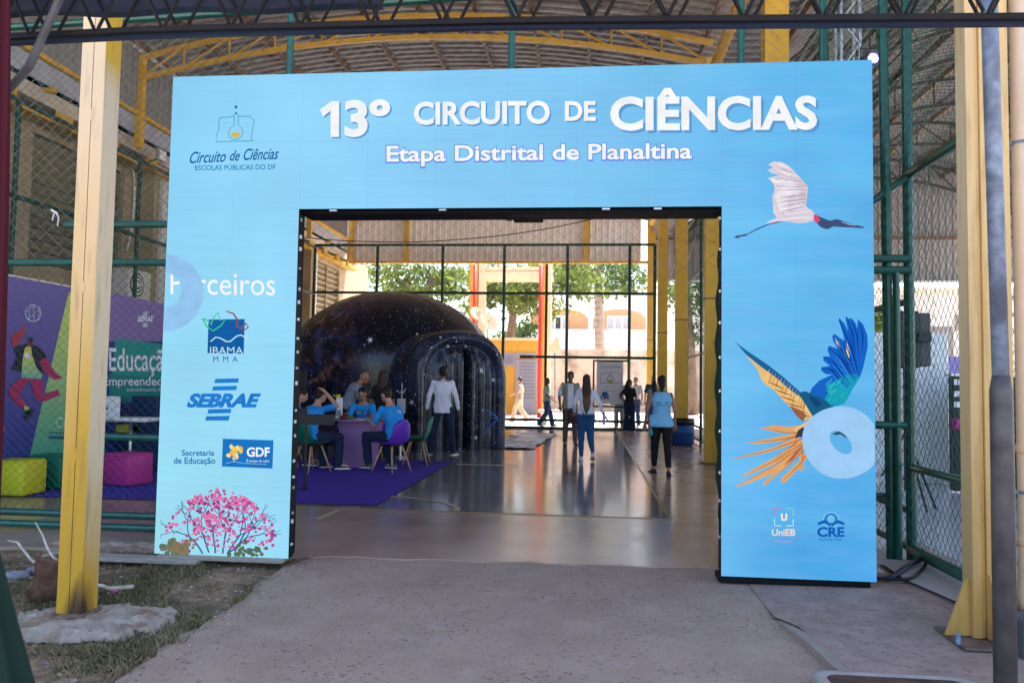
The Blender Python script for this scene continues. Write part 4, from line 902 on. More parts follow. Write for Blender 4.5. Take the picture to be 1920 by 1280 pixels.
fl_ = thing('paper_flower', 'magenta paper flower hanging in front of the black counter', 'flower', (q.x, 11.3, q.z)); b.build('bloom', mat('magenta_paper', (.42,.05,.25), .8), fl_, smooth=True); MB().tube([(q.x, 11.3, q.z-.03), (q.x-.05, 11.32, q.z-.3), (q.x-.06, 11.32, 0)], .006, 6).build('stem', m_green, fl_)
# cables at the foot of the side fence
def cable(name, pts, r, m, label, cat='cable', group=None):
    b = MB(); P_ = []
    n = len(pts)
    for i in range(n-1):
        p0, p1, p2, p3 = [Vector(pts[max(0, min(n-1, i+k))]) for k in (-1, 0, 1, 2)]
        for s_ in range(6):
            u = s_/6; P_.append(.5*((2*p1)+(-p0+p2)*u+(2*p0-5*p1+4*p2-p3)*u*u+(-p0+3*p1-3*p2+p3)*u**3))
    P_.append(Vector(pts[-1])); return tag(b.tube(P_, r, 8).build(name, m, None, smooth=True), label, cat, group)
CL = ['thick black cable running from the right gate leg out along the side fence', 'dark blue cable, thinnest, coiled close to the right leg of the lit gate', 'second black cable lying nearest to the cement strip by the side fence']
for k in range(3):
    c = [(2.02+.1*k, 6.3-.06*k, .03), (2.35+random.uniform(-.05,.05), 6.15+.05*k, .04), (2.65, 6.55+random.uniform(-.1,.1), .05+.02*k), (2.86, 6.8, .06), (2.93+.02*k, 6.5, .03), (2.92-.03*k, 5.8, .02), (3.0-.06*k, 5.1, .02), (3.3, 4.6+.1*k, .02)]
    cable('power_cable', [Vector(q) for q in c], .012, m_black if k != 1 else mat('blue_cable', (.015,.03,.08), .5), CL[k], group='cables by the right gate leg')
# drain cover
m_rust = mat('rusty_cover', (.11,.05,.035), .7, metal=.2, var=.4, vscale=12, bump=.4)
p0 = at_z(1740, 1320, 0)
t = thing('drain_cover', 'rusty brown drain cover with pale cement rim at the bottom right', 'manhole cover', (p0.x, p0.y-.05, 0))
def rrect(cx, cy, hx, hy, r_, z, n=6):
    o = []
    for qx, qy, a0 in ((1,1,0), (-1,1,90), (-1,-1,180), (1,-1,270)):
        for k in range(n+1): a = math.radians(a0+90*k/n); o.append((cx+qx*(hx-r_)+r_*math.cos(a), cy+qy*(hy-r_)+r_*math.sin(a), z))
    return o
cc_ = (p0.x-.05, p0.y+.0)
b = MB(); b.loft([rrect(*cc_, .40, .36, .10, -.03), rrect(*cc_, .40, .36, .10, .010), rrect(*cc_, .375, .335, .09, .016), rrect(*cc_, .335, .295, .06, .012)], cap=False).build('rim', mat('pale_cement', (.36,.32,.30), .85, var=.15, bump=.3), t, smooth=True)
MB().loft([rrect(*cc_, .332, .292, .06, -.02), rrect(*cc_, .332, .292, .06, .014), rrect(*cc_, .31, .27, .05, .018), rrect(*cc_, .05, .04, .02, .018)]).build('plate', m_rust, t)

# ================================================================== NEAR JOIST, CANOPY EDGE, DRAPES
JY = 3.0
t = thing('canopy_joist', 'dark steel lattice joist of the canopy crossing the top of the view', 'joist', (0, JY, 2.95))
def jl(px_, py_): return at_y(px_, py_, JY)
pl, pr_ = jl(-620, 108), jl(2420, 36); mid = jl(960, 46)
def jz(x): 
    pts = [(pl.x, pl.z), (jl(300,62).x, jl(300,62).z), (mid.x, mid.z), (pr_.x, pr_.z)]
    for (a, c), (d, e) in zip(pts, pts[1:]):
        if x <= d: return c+(e-c)*(x-a)/(d-a)
    return pts[-1][1]
xsj = [pl.x+(pr_.x-pl.x)*i/32 for i in range(33)]
for nm, y_, m_ in (('bottom_chord', JY-.02, m_steel), ('bottom_chord', JY+.03, mat('blue_grey_steel', (.02,.028,.06), .45))):
    MB().loft([[(x, y_-.012, jz(x)-.006), (x, y_+.012, jz(x)-.006), (x, y_+.012, jz(x)+.017), (x, y_-.012, jz(x)+.017)] for x in xsj]).build(nm, m_, t)
MB().loft([[(x, JY-.04, jz(x)+.27), (x, JY+.06, jz(x)+.27), (x, JY+.06, jz(x)+.31), (x, JY-.04, jz(x)+.31)] for x in xsj]).build('top_chord', m_steel, t)
for off, y_ in ((0, JY-.03), (.035, JY+.055)):
    x = pl.x+off; k = 0
    while x < pr_.x:
        MB().tube([(x, y_, jz(x)+.015), (x+.125, y_, jz(x)+.275)], .0075, 6).build('lacing_bar', m_steel, t); MB().tube([(x+.155, y_, jz(x)+.275), (x+.28, y_, jz(x)+.015)], .0075, 6).build('lacing_bar', m_steel, t)
        x += .295; k += 1
a_, b2_ = at_y(55, 125, 2.9), at_y(100, 25, 2.9)
MB().tube([at_y(5, 180, 2.9), a_, b2_, at_y(125, -30, 2.9)], .016, 8).build('knee_brace', m_galv2, t)
b = MB(); e0, e1 = jl(-300, 10), jl(700, -14); rr = []
for i in range(20):
    u = i/19; x = e0.x+(e1.x-e0.x)*u; z = e0.z+(e1.z-e0.z)*u + .01*math.sin(u*22); rr.append([(x, JY+.10, z), (x, JY+.16, z+.004), (x, JY-.1, z+.28), (x, JY-.16, z+.27)])
tag(b.loft(rr).build('canopy_valance', mat('dark_blue_canvas', (.025,.035,.07), .6, var=.2, vscale=6)), 'dark navy canvas edge of the canopy at the top left', 'awning')
def folded(rings_, m, name, label, nf=13, amp=.12):
    """gathered cloth: a closed ring of folds from top to bottom, (centre x, y, z, radius)"""
    R_ = []
    for k, (cx_, cy_, z_, r_) in enumerate(rings_):
        R_.append([(cx_+r_*(1+amp*math.sin(nf*a+k*.15))*math.cos(a), cy_+r_*.8*(1+amp*math.sin(nf*a+k*.15))*math.sin(a), z_) for a in [2*PI*j/130 for j in range(130)]])
    return tag(MB().loft(R_).build(name, m, None, smooth=True), label, 'cloth')
D1 = 1.5; e0, e1 = at_y(-4, 930, D1), at_y(66, 1262, D1); sl = (e1.x-e0.x)/(e0.z-e1.z)
folded([(-1.475, D1, z_, (e0.x+(e0.z-z_)*sl+1.40)/1.10) for z_ in [e0.z+.12-i*(e0.z+.18)/16 for i in range(17)]], mat('dark_green_cloth', (.002,.018,.012), .8), 'green_cloth', 'dark green cloth draped over a narrow stand, out of focus at the bottom left corner')
D2 = 2.75; f0, f1 = at_y(20, 20, D2), at_y(0, 960, D2)
folded([(f0.x+(f1.x-f0.x)*u-.108, D2, 3.12-u*3.05, .075+.02*math.sin(u*3)) for u in [i/24 for i in range(25)]], mat('maroon_cloth', (.06,.002,.010), .8), 'maroon_curtain', 'gathered dark red curtain hanging at the left frame edge', 9, .16)

# ================================================================== LAWN BITS
m_bark = mat('pale_twig_bark', (.50,.44,.38), .8, var=.3, vscale=25, bump=.4); m_stump = mat('dark_stump_bark', (.10,.05,.03), .9, var=.4, vscale=12, bump=.9, bscale=30)
sp_ = at_z(100, 1105, -.02)
t = thing('tree_stump', 'short sawn brown tree stump just behind the left column', 'stump', (sp_.x, sp_.y, 0)); b = MB()
sr = .16; rings = []
for z, s_ in ((-.05, 1.25), (.03, 1.0), (.12, .92), (.19, .95), (.20, .85)):
    rings.append([(sp_.x+.04+sr*s_*math.cos(2*PI*j/24)*(1+.12*math.sin(j*1.7)), sp_.y+sr*s_*math.sin(2*PI*j/24)*(1+.1*math.sin(j*2.3)), z) for j in range(24)])
b.loft(rings).build('bark', m_stump, t, smooth=True); MB().tube([(sp_.x+.04, sp_.y, .198), (sp_.x+.04, sp_.y, .203)], .12, 20).build('sawn_top', mat('sawn_wood', (.16,.09,.055), .9, var=.3, vscale=30), t)
def twig(pts, r, label): 
    P_ = [Vector(q) for q in pts]; return tag(MB().tube(P_, [q*.7 for q in r], 8).build('branch', m_bark, None, smooth=True), label, 'branch')
A = lambda x, y, h: at_y(x, y, h)
twig([A(15,1013,5.3), A(33,1016,5.25), A(40,1026,5.22), A(58,1048,5.15), A(84,1068,5.05)], [.008,.012,.012,.014,.015], 'bent bare branch leaning on the ground left of the stump')
twig([A(66,978,5.1), A(80,1003,5.1), A(88,1025,5.1), A(98,1042,5.08), A(110,1053,5.05)], [.006,.009,.012,.013,.014], 'thin upright bare branch rising behind the left column')
twig([A(170,1097,4.9), A(190,1097,4.88), A(203,1102,4.84), A(222,1102,4.82), A(238,1100,4.8), A(248,1099,4.78)], [.018,.018,.017,.019,.018,.02], 'pale cut branch lying on the grass right of the left column')
for k, (x_, y_) in enumerate(((70, 1070), (95, 1068), (30, 1085))): pass
for (x_, y_), lb in zip(((32,1080), (72,1071)), ('flat grey stone in the grass at the far left', 'small grey stone beside the stump')):
    q = at_z(x_, y_, -.03); rock('stone', (q.x, q.y), (.09, .05), -.04, .04, mat('grey_stone', (.22,.22,.25), .9, var=.2), lb, 'stone', x_, 14)
q = at_z(212, 1117, -.02); b = MB()
for k in range(6): a = k*1.05; b.add([(q.x, q.y, .0), (q.x+.03*math.cos(a), q.y+.03*math.sin(a), .015), (q.x+.035*math.cos(a+.5), q.y+.035*math.sin(a+.5), .022), (q.x+.02*math.cos(a+.9), q.y+.02*math.sin(a+.9), .018)], [(0,1,2,3)])
tag(b.build('fallen_flower', mat('pink_petal', (.6,.08,.3), .7)), 'small pink fallen blossom on the dry grass', 'flower')
b = MB()
rock('rubble_edge', (at_z(245, 1028).x, at_z(245, 1028).y+.05), (.75, .12), -.06, .07, m_foot, 'crumbled mortar ridge at the foot of the front fence left of the gate', 'rubble', 6, 60)

# ================================================================== LEFT BOOTH BEHIND THE FENCE
m_carpet = mat('violet_carpet', (.065,.03,.34), .95, var=.08, vscale=12)
MB().add([(-2.46,8.94,.012),(-2.43,14.0,.012),(-9,14.0,.012),(-9,8.62,.012)], [(0,1,2,3)]).build('carpet', m_carpet, kind='structure')
bx = -7.2
bd = thing('printed_backdrop', 'purple, green and teal printed backdrop wall with a jumping figure and lettering', 'backdrop', (bx, 11, 0))
MB().box(bx-.06, bx, 7.6, 14.2, .02, 2.72).build('panel_frame', m_alu, bd)
B = Face(bd, 'x', bx, bx+.004, ink, .0025)
def gradient(name, c0, c1, z0, z1):
    m = mat(name, c0, .55); n = m.node_tree; bs = n.nodes['Principled BSDF']; geo = n.nodes.new('ShaderNodeNewGeometry'); sp = n.nodes.new('ShaderNodeSeparateXYZ'); n.links.new(geo.outputs[0], sp.inputs[0])
    mr = n.nodes.new('ShaderNodeMapRange'); mr.inputs[1].default_value = z0; mr.inputs[2].default_value = z1; n.links.new(sp.outputs[2], mr.inputs[0])
    mx = n.nodes.new('ShaderNodeMix'); mx.data_type = 'RGBA'; n.links.new(mr.outputs[0], mx.inputs[0]); mx.inputs[6].default_value = (*c0, 1); mx.inputs[7].default_value = (*c1, 1); n.links.new(mx.outputs[2], bs.inputs['Base Color']); return m
vv = [(bx+.002, 7.6, .04), (bx+.002, 14.2, .04), (bx+.002, 14.2, 2.70), (bx+.002, 7.6, 2.70)]
MB().add(vv, [(0,1,2,3)]).build('violet_print', gradient('violet_gradient', (.02,.03,.26), (.19,.13,.40), .2, 2.6), bd)
B.poly([[(128,548),(140,548),(200,560),(202,900),(44,900)]], None, 1, 'green_wedge', gradient('lime_gradient', (.06,.42,.30), (.62,.72,.16), .3, 2.3))
B.poly([[(196,545),(330,575),(330,640),(196,640)]], (138,112,168), 1.5, 'mauve_block'); B.poly([[(196,640),(330,640),(330,900),(196,900)]], (36,44,120), 1.5, 'navy_block')
B.poly([[(216,634),(330,648),(330,760),(204,742)]], (36,150,140), 2, 'teal_block'); B.poly([[(204,700),(330,712),(330,820),(296,760),(204,752)]], (28,130,130), 2.2, 'teal_block')
WH = (235,235,245)
B.text('Educação', 203, 652, 322, 706, WH, 4, 'lettering', .012); B.text('Empreendedora', 192, 706, 334, 728, WH, 4, 'lettering', .01); B.text('transformando futuros', 236, 727, 322, 733, WH, 4, 'lettering', 0)
B.text('SEBRAE', 256, 592, 286, 603, WH, 4, 'lettering', .04, .2)
for y_ in (584, 588, 606, 610): B.poly([[(267,y_),(276,y_+.4),(275,y_+2.6),(266,y_+2.2)]], WH, 4, 'sponsor_bar')
# line-drawn brain and leaping figure
B.disc(60, 587, 15, 16, WH, 4, 'brain_outline', inner=.92)
for k in range(9): 
    x_ = 48+(k % 3)*9; y_ = 577+(k//3)*8; B.line([(x_, y_), (x_+4, y_-3), (x_+7, y_+1), (x_+3, y_+4), (x_+6, y_+7)], 1.1, WH, 4, 'brain_fold')
mag = (178,36,96)
B.poly([[(42,608),(47,612),(44,625),(38,632),(34,645),(24,650),(19,640),(20,630),(30,622),(38,620)]], (186,52,72), 3, 'arm_print')
B.poly([[(50,636),(58,633),(60,642),(55,650),(49,648)]], (120,40,50), 3.4, 'head_print'); B.disc(56, 636, 5, 4, (30,20,30), 3.6, 'hair_print')
B.poly([[(36,646),(50,645),(44,655),(40,680),(38,698),(21,692),(30,665),(24,652)], [(56,646),(68,648),(82,662),(86,672),(72,676),(80,690),(78,702),(66,688),(58,664)]], (34,28,46), 3.6, 'jacket_print')
B.poly([[(42,652),(56,648),(60,668),(78,702),(76,710),(38,708)]], None, 3.3, 'shirt_print', gradient('shirt_gradient', (.04,.45,.42), (.72,.70,.10), 1.35, 1.75))
B.poly([[(43,664),(52,660),(56,668),(48,674)]], WH, 3.8, 'badge_print')
B.poly([[(72,676),(86,670),(96,690),(104,700),(116,708),(100,712),(90,704),(78,692)]], mag, 3.7, 'arm_print')
B.poly([[(38,708),(56,709),(40,730),(34,740),(48,756),(42,764),(30,758),(14,738),(20,722)], [(54,709),(78,710),(78,738),(108,730),(111,740),(84,752),(66,750),(60,730)]], mag, 3.5, 'trouser_print')
B.poly([[(44,760),(54,764),(52,770),(44,768)]], (216,214,70), 3.8, 'sock_print'); B.poly([[(46,770),(56,764),(63,771),(50,787),(43,787)]], (26,22,34), 3.8, 'shoe_print')
B.poly([[(-2,792),(6,798),(8,806),(0,814),(-4,814)]], (226,90,70), 3, 'shape_print')
B.disc(112, 792, 9, 10, (190,230,190), 3, 'ring_print', inner=.75)
def cube_seat(label, x, y, s_, m_, rz=0):
    t_ = thing('cube_seat', label, 'pouf', (x, y, 0), rz, 'colourful cube seats on the carpet')
    o = MB().bbox(-s_, s_, -s_*.9, s_*.9, .02, .44, .035).build('cushion', m_, t_, smooth=True, local=True)
    MB().tube([(-s_, -s_*.9-.001, .415), (s_, -s_*.9-.001, .415)], .006, 6).build('piping', m_, t_, local=True); return t_
for (px_, py_), lb, c_, rz in (((-8,918), 'yellow cube seat at the far left of the carpet', (.65,.62,.015), .0), ((80,915), 'dark green cube seat half hidden behind the left column', (.005,.16,.085), .0), ((218,914), 'magenta cube seat just right of the left column', (.50,.03,.24), -.25)):
    q = at_z(px_, py_); cube_seat(lb, max(-6.93, q.x), 8.85 if px_ < 0 else (9.5 if px_ < 100 else q.y+.25), .235, mat('pouf_vinyl', c_, .45), rz)
# white swivel stool
SYY = 10.55; q = at_y(243, 858, SYY); fx = q.x
t = thing('bar_stool', 'white swivel bar stool on a chrome stem in front of the printed wall', 'stool', (fx, SYY, 0))
MB().lathe((fx, SYY, .012), [(.02,.03), (.22,.012), (.22,.0)], 24).build('foot', m_alu, t, smooth=True)
zs = at_y(250, 790, SYY).z; MB().tube([(fx, SYY, .02), (fx, SYY, zs)], .022, 10).build('stem', m_alu, t, smooth=True)
xa, xb = at_y(200, 790, SYY).x, at_y(288, 790, SYY).x; zk = at_y(220, 742, SYY).z
MB().bbox(xa, xb, SYY-.18, SYY+.25, zs, zs+.06, .028).build('seat', m_white, t, smooth=True)
MB().bbox(xa, xa+.30, SYY-.20, SYY-.14, zs+.02, zk, .025).build('backrest', m_white, t, smooth=True)
MB().box(xa+.02, xa+.14, SYY-.208, SYY-.198, (zs+zk)/2-.01, (zs+zk)/2+.03).build('slot', m_green, t)
q = at_y(195, 735, 12.6)
for nm, px0, py0, px1, py1, c_, lb in (('storage_box', 246, 742, 290, 880, (.01,.02,.09), 'dark navy stand behind the white bar stool'), ('low_table', 200, 795, 262, 812, (.36,.34,.02), 'olive yellow low table seen behind the bar stool stem')):
    a, c = at_y(px0, py0, 11.2), at_y(px1, py1, 11.2); o = MB().bbox(a.x, c.x, 11.2, 11.5, max(.02, c.z), a.z, .02)
    if nm == 'low_table': o.box(a.x+.05, a.x+.09, 11.22, 11.26, .02, c.z); o.box(c.x-.09, c.x-.05, 11.22, 11.26, .02, c.z)
    tag(o.build(nm, mat(nm+'_paint', c_, .5)), lb, 'table' if nm == 'low_table' else 'stand')
# AC unit, floodlight, cable on the school wall
q = at_x(262, 535, -9.62); t = thing('air_conditioner', 'white outdoor air-conditioner unit on the school wall', 'air conditioner', (q.x, q.y, q.z))
MB().bbox(-9.99, -9.62, q.y-.42, q.y+.42, q.z-.32, q.z+.32, .02).build('casing', m_whitewall, t)
for k in range(6): MB().add([(-9.612+.003*k, q.y-.1+(.26-.04*k)*math.cos(a*PI/8), q.z+(.26-.04*k)*math.sin(a*PI/8)) for a in range(16)], [tuple(range(16))]).build('grille_ring', m_black if k % 2 == 0 else m_alu, t)
q = at_x(303, 292, -9.2); t = thing('floodlight', 'small square white floodlight under the left eaves', 'floodlight', tuple(q))
MB().bbox(q.x-.05, q.x+.03, q.y-.16, q.y+.16, q.z-.13, q.z+.13, .015).build('housing', mat('grey_cast_metal', (.3,.3,.3), .5), t); MB().box(q.x+.03, q.x+.036, q.y-.12, q.y+.12, q.z-.10, q.z+.10).build('lens', m_white, t); MB().tube([(q.x-.03, q.y, q.z-.05), (q.x-.5, q.y, q.z-.2)], .015, 6).build('arm', m_black, t)
cable('wall_cable', [at_x(225, 295, -9.95), at_x(245, 310, -9.95), at_x(252, 345, -9.95), at_x(248, 420, -9.95), at_x(238, 470, -9.95)], .025, m_whitewall, 'pale cable looping down the school wall right of the left column')
cable('eaves_wire', [at_y(560, 444, 21)]+[at_y(x_, y_, 21) for x_, y_ in ((640,451), (760,454), (860,449), (960,439), (1060,422), (1165,396), (1260,360))], .014, m_black, 'thin black wire sagging across the hall under the gable')
cable('hall_wire', [at_x(130, 150, -9.55), at_x(200, 205, -9.55), at_x(260, 245, -9.5), at_x(310, 285, -9.5)], .02, m_black, 'dark cable running along the left eaves')
pp = at_y(105, 400, 6.88); b = MB()
b.tube([at_y(97, 395, 6.88), at_y(104, 398, 6.87), at_y(110, 407, 6.86), at_y(108, 424, 6.87)], .006, 6); b.tube([at_y(102, 397, 6.88), at_y(98, 414, 6.87)], .005, 6); b.tube([at_y(96, 393, 6.88), at_y(108, 400, 6.87)], .008, 6)
tag(b.build('white_ribbon', m_white), 'white plastic ribbon caught on the left front fence', 'ribbon')
# ================================================================== PLANETARIUM DOME
from mathutils.bvhtree import BVHTree
def galaxy(name, nebula):
    m = bpy.data.materials.new(name); m.use_nodes = True; n = m.node_tree; L = n.links.new; bs = n.nodes['Principled BSDF']
    geo = n.nodes.new('ShaderNodeNewGeometry'); bs.inputs['Roughness'].default_value = .25; bs.inputs['Specular IOR Level'].default_value = .45
    def noise_(sc, det=6, w_=None):
        t = n.nodes.new('ShaderNodeTexNoise'); t.inputs['Scale'].default_value = sc; t.inputs['Detail'].default_value = det; t.inputs['Distortion'].default_value = .8; L(geo.outputs[0], t.inputs[0]); return t.outputs[0]
    def mr(s_, a, c, d=0, e=1):
        q = n.nodes.new('ShaderNodeMapRange'); q.inputs[1].default_value = a; q.inputs[2].default_value = c; q.inputs[3].default_value = d; q.inputs[4].default_value = e; L(s_, q.inputs[0]); return q.outputs[0]
    def mix(f, A, Bc):
        q = n.nodes.new('ShaderNodeMix'); q.data_type = 'RGBA'; L(f, q.inputs[0])
        if isinstance(A, tuple): q.inputs[6].default_value = (*A, 1)
        else: L(A, q.inputs[6])
        q.inputs[7].default_value = (*Bc, 1); return q.outputs[2]
    def mul(a, c):
        q = n.nodes.new('ShaderNodeMath'); q.operation = 'MULTIPLY'; L(a, q.inputs[0])
        if isinstance(c, float): q.inputs[1].default_value = c
        else: L(c, q.inputs[1])
        return q.outputs[0]
    c = mix(mr(noise_(.9), .45, .7), (.004,.005,.012), (.012,.014,.032)) if nebula else mix(mr(noise_(1.6), .42, .7), (.012,.015,.030), (.034,.046,.088))
    if nebula:
        sp = n.nodes.new('ShaderNodeSeparateXYZ'); L(geo.outputs[0], sp.inputs[0]); side = mr(sp.outputs[0], -5.0, -6.3)
        c = mix(mul(mr(noise_(1.3, 9), .48, .66), side), c, (.14,.06,.045)); c = mix(mul(mr(noise_(1.9, 9), .52, .68), side), c, (.03,.06,.22)); c = mix(mul(mr(noise_(2.9, 9), .58, .72), side), c, (.34,.18,.13)); c = mix(mul(mr(noise_(.7, 4), .5, .7), mr(sp.outputs[0], -4.2, -6)), c, (.05,.015,.05))
    else: c = mix(mul(mr(noise_(1.1), .5, .7), .7), c, (.02,.035,.09))
    for sc, rad, prob, colr in ((7, .13, .74, (.8,.85,.95)), (16, .18, .70, (.6,.65,.8)), (30, .24, .72, (.5,.5,.6)), (3.0, .065, .5, (1,1,1))):
        v_ = n.nodes.new('ShaderNodeTexVoronoi'); v_.inputs['Scale'].default_value = sc; L(geo.outputs[0], v_.inputs[0])
        sc_ = n.nodes.new('ShaderNodeSeparateColor'); L(v_.outputs['Color'], sc_.inputs[0])
        c = mix(mul(mr(v_.outputs['Distance'], rad, rad*.4), mr(sc_.outputs[0], prob, prob+.03)), c, colr)
    L(c, bs.inputs['Base Color'])
    bp = n.nodes.new('ShaderNodeBump'); bp.inputs['Strength'].default_value = .25; bp.inputs['Distance'].default_value = .03; L(noise_(5, 3), bp.inputs['Height']); L(bp.outputs[0], bs.inputs['Normal'])
    return m
dm = thing('planetarium_dome', 'big black inflatable planetarium dome printed with stars, with ribbed entrance tunnel', 'inflatable dome', (-5.03, 19.5, 0))
DC = Vector((-5.03, 19.5, 1.72)); R = 2.68; rings = []
for z_, q_ in ((.02, .93), (.25, .965), (.6, .985), (1.0, 1.0), (1.4, 1.003)): rings.append([(DC.x+R*q_*math.cos(2*PI*j/72), DC.y+R*q_*math.sin(2*PI*j/72), z_) for j in range(72)])
for i in range(34):
    a = math.radians(1+89*i/33*.995); ring = []
    for j in range(72):
        b_ = 2*PI*j/72; q = 1+.008*noise.noise(Vector((math.cos(b_)*3, math.sin(b_)*3, a*3))); rr_ = R*math.cos(a)*q
        ring.append((DC.x+rr_*math.cos(b_), DC.y+rr_*math.sin(b_), DC.z+2.03*math.sin(a)))
    rings.append(ring)
g1, g2m = galaxy('galaxy_vinyl', True), galaxy('dark_star_vinyl', False)
dome_o = MB().loft(rings).build('dome_shell', g1, dm, smooth=True)
for k in range(14):
    a = 2*PI*k/14+.2; MB().tube([(DC.x+(R+.004)*math.cos(t2)*math.cos(a), DC.y+(R+.004)*math.cos(t2)*math.sin(a), DC.z+2.035*math.sin(t2)) for t2 in [math.radians(q) for q in range(0, 89, 6)]], .007, 4).build('seam', m_black, dm)
FO = Vector((-2.74, 16.62, 0)); th = math.radians(38); AX = Vector((math.sin(th), -math.cos(th), 0)); LA = Vector((math.cos(th), math.sin(th), 0)); HW = 1.16; ZS = 1.40
def arch(s_):
    Lr = ZS*2+PI*HW; d = s_*Lr
    if d < ZS: return -HW, d, Vector((-1, 0))
    if d > ZS+PI*HW: return HW, Lr-d, Vector((1, 0))
    a = PI-(d-ZS)/HW; ca, sa = math.cos(a), max(0, math.sin(a)); return HW*math.copysign(abs(ca)**.8, ca), ZS+HW*sa**.8, Vector((ca, sa))
rings = []
for k in range(0, 73):
    d = k*.035; bul = .085*abs(math.sin(PI*d/.28))**.6 - .02*(d/.28)*.2; row = []
    for i in range(61):
        x, z, nn = arch(i/60); q = FO - AX*(d+.03) + LA*(x+nn.x*(bul-.05)) + Vector((0, 0, max(.01, z+nn.y*(bul-.05)))); row.append(q)
    rings.append(row)
b = MB(); vv = [p for r_ in rings for p in r_]; b.add(vv, [(k*61+i, k*61+i+1, (k+1)*61+i+1, (k+1)*61+i) for k in range(72) for i in range(60)])
tun_o = b.build('tunnel', g2m, dm, smooth=True)
NX_, NZ_ = 110, 80; vv = []
for j in range(NZ_+1):
    z = (ZS+HW-.002)*(math.sin(PI/2*j/NZ_)**.9 if j > 0 else 0); hw = HW if z < ZS else HW*max(1e-5, 1-((z-ZS)/HW)**2.5)**.4
    for i in range(NX_+1):
        u = -1+2*i/NX_; x = u*hw; e = (HW-abs(x)) if z < ZS else HW*(1-((abs(x)/HW)**2.5+((z-ZS)/HW)**2.5)**.4)
        e = max(0, e)
        dd = .15*max(0, math.sin(PI*min(1, e/.30)))**.7 if e < .30 else .02+.14*abs(math.sin(PI*(x-.10)/.27))**.6*min(1, (e-.3)*6)*min(1, .3+ (e-.3)*2)
        dd -= .45*math.exp(-((x-.10)/.055)**2)*(1 if .05 < z < 2.15 else .15) if e > .2 else 0
        dd += .012*noise.noise(Vector((x*6, 0, z*6)))
        vv.append(FO+AX*(dd-.04)+LA*x+Vector((0, 0, z+.01)))
front_o = MB().add(vv, [(j*(NX_+1)+i, j*(NX_+1)+i+1, (j+1)*(NX_+1)+i+1, (j+1)*(NX_+1)+i) for j in range(NZ_) for i in range(NX_)]).build('entrance_face', g2m, dm, smooth=True)
def tree_of(o):
    M_ = wm(o); return BVHTree.FromPolygons([M_ @ v.co for v in o.data.vertices], [tuple(p.vertices) for p in o.data.polygons])
bv = [tree_of(o) for o in (dome_o, tun_o, front_o)]
def hit(px, py):
    d = ray(px, py).normalized(); best = None
    for t_ in bv:
        h = t_.ray_cast(CAM, d)
        if h[0] and (best is None or h[3] < best[3]): best = h
    return (best[0]-d*.006) if best else None
m_star = mat('star_print', (.85,.88,.92), .4); m_flare = mat('blue_flare_print', (.05,.16,.42), .4)
def star(px, py, r_, rays=6, m_=m_star, name='star_print'):
    b = MB(); c = hit(px, py)
    if not c: return
    P_ = []
    for k in range(rays*2):
        a = PI*k/rays; q = r_ if k % 2 == 0 else r_*.28; h = hit(px+q*math.cos(a), py+q*math.sin(a)); 
        if not h: return
        P_.append(h)
    b.add([c]+P_, [(0, 1+k, 1+(k+1) % (rays*2)) for k in range(rays*2)]); b.build(name, m_, dm)
for a in ((903,694,8), (925,712,5), (772,754,7), (694,637,7), (840,649,4), (892,820,6), (826,632,3), (856,640,3), (782,626,3), (873,648,2.5), (700,880,0)): 
    if a[2]: star(*a)
for pts in ([(898,756),(915,768),(934,781),(934,785),(914,772)], [(892,820),(912,806),(934,787),(934,784),(910,802)], [(918,784),(934,782),(934,785)]):
    P_ = [hit(*q) for q in pts]
    if all(P_): MB().add(P_, [tuple(range(len(P_)))]).build('flare_print', m_flare, dm)
# crumpled blue and white tarp right of the tunnel
b = MB(); vv = []; mi = []; ns = 60
for j in range(ns+1):
    for i in range(13):
        u = i/12; v_ = j/ns; x = -2.3+u*1.1+.10*noise.noise(Vector((v_*9, u*2, 3))); y = 17.0+v_*5.2; z = .015+.05*abs(math.sin(v_*52+u*3))*(.5+noise.noise(Vector((u*4, v_*8, 0))))
        vv.append((x+.35*v_, y, max(.012, z)))
b.add(vv, [(j*13+i, j*13+i+1, (j+1)*13+i+1, (j+1)*13+i) for j in range(ns) for i in range(12)])
b.mi = [1 if (f//12) % 4 in (0, 1) else 0 for f in range(ns*12)]
tag(b.build('ground_tarp', [mat('white_tarp', (.6,.62,.68), .35), mat('blue_tarp', (.015,.05,.16), .3)]), 'crumpled blue and white tarpaulin on the floor right of the inflatable tunnel', 'tarpaulin')

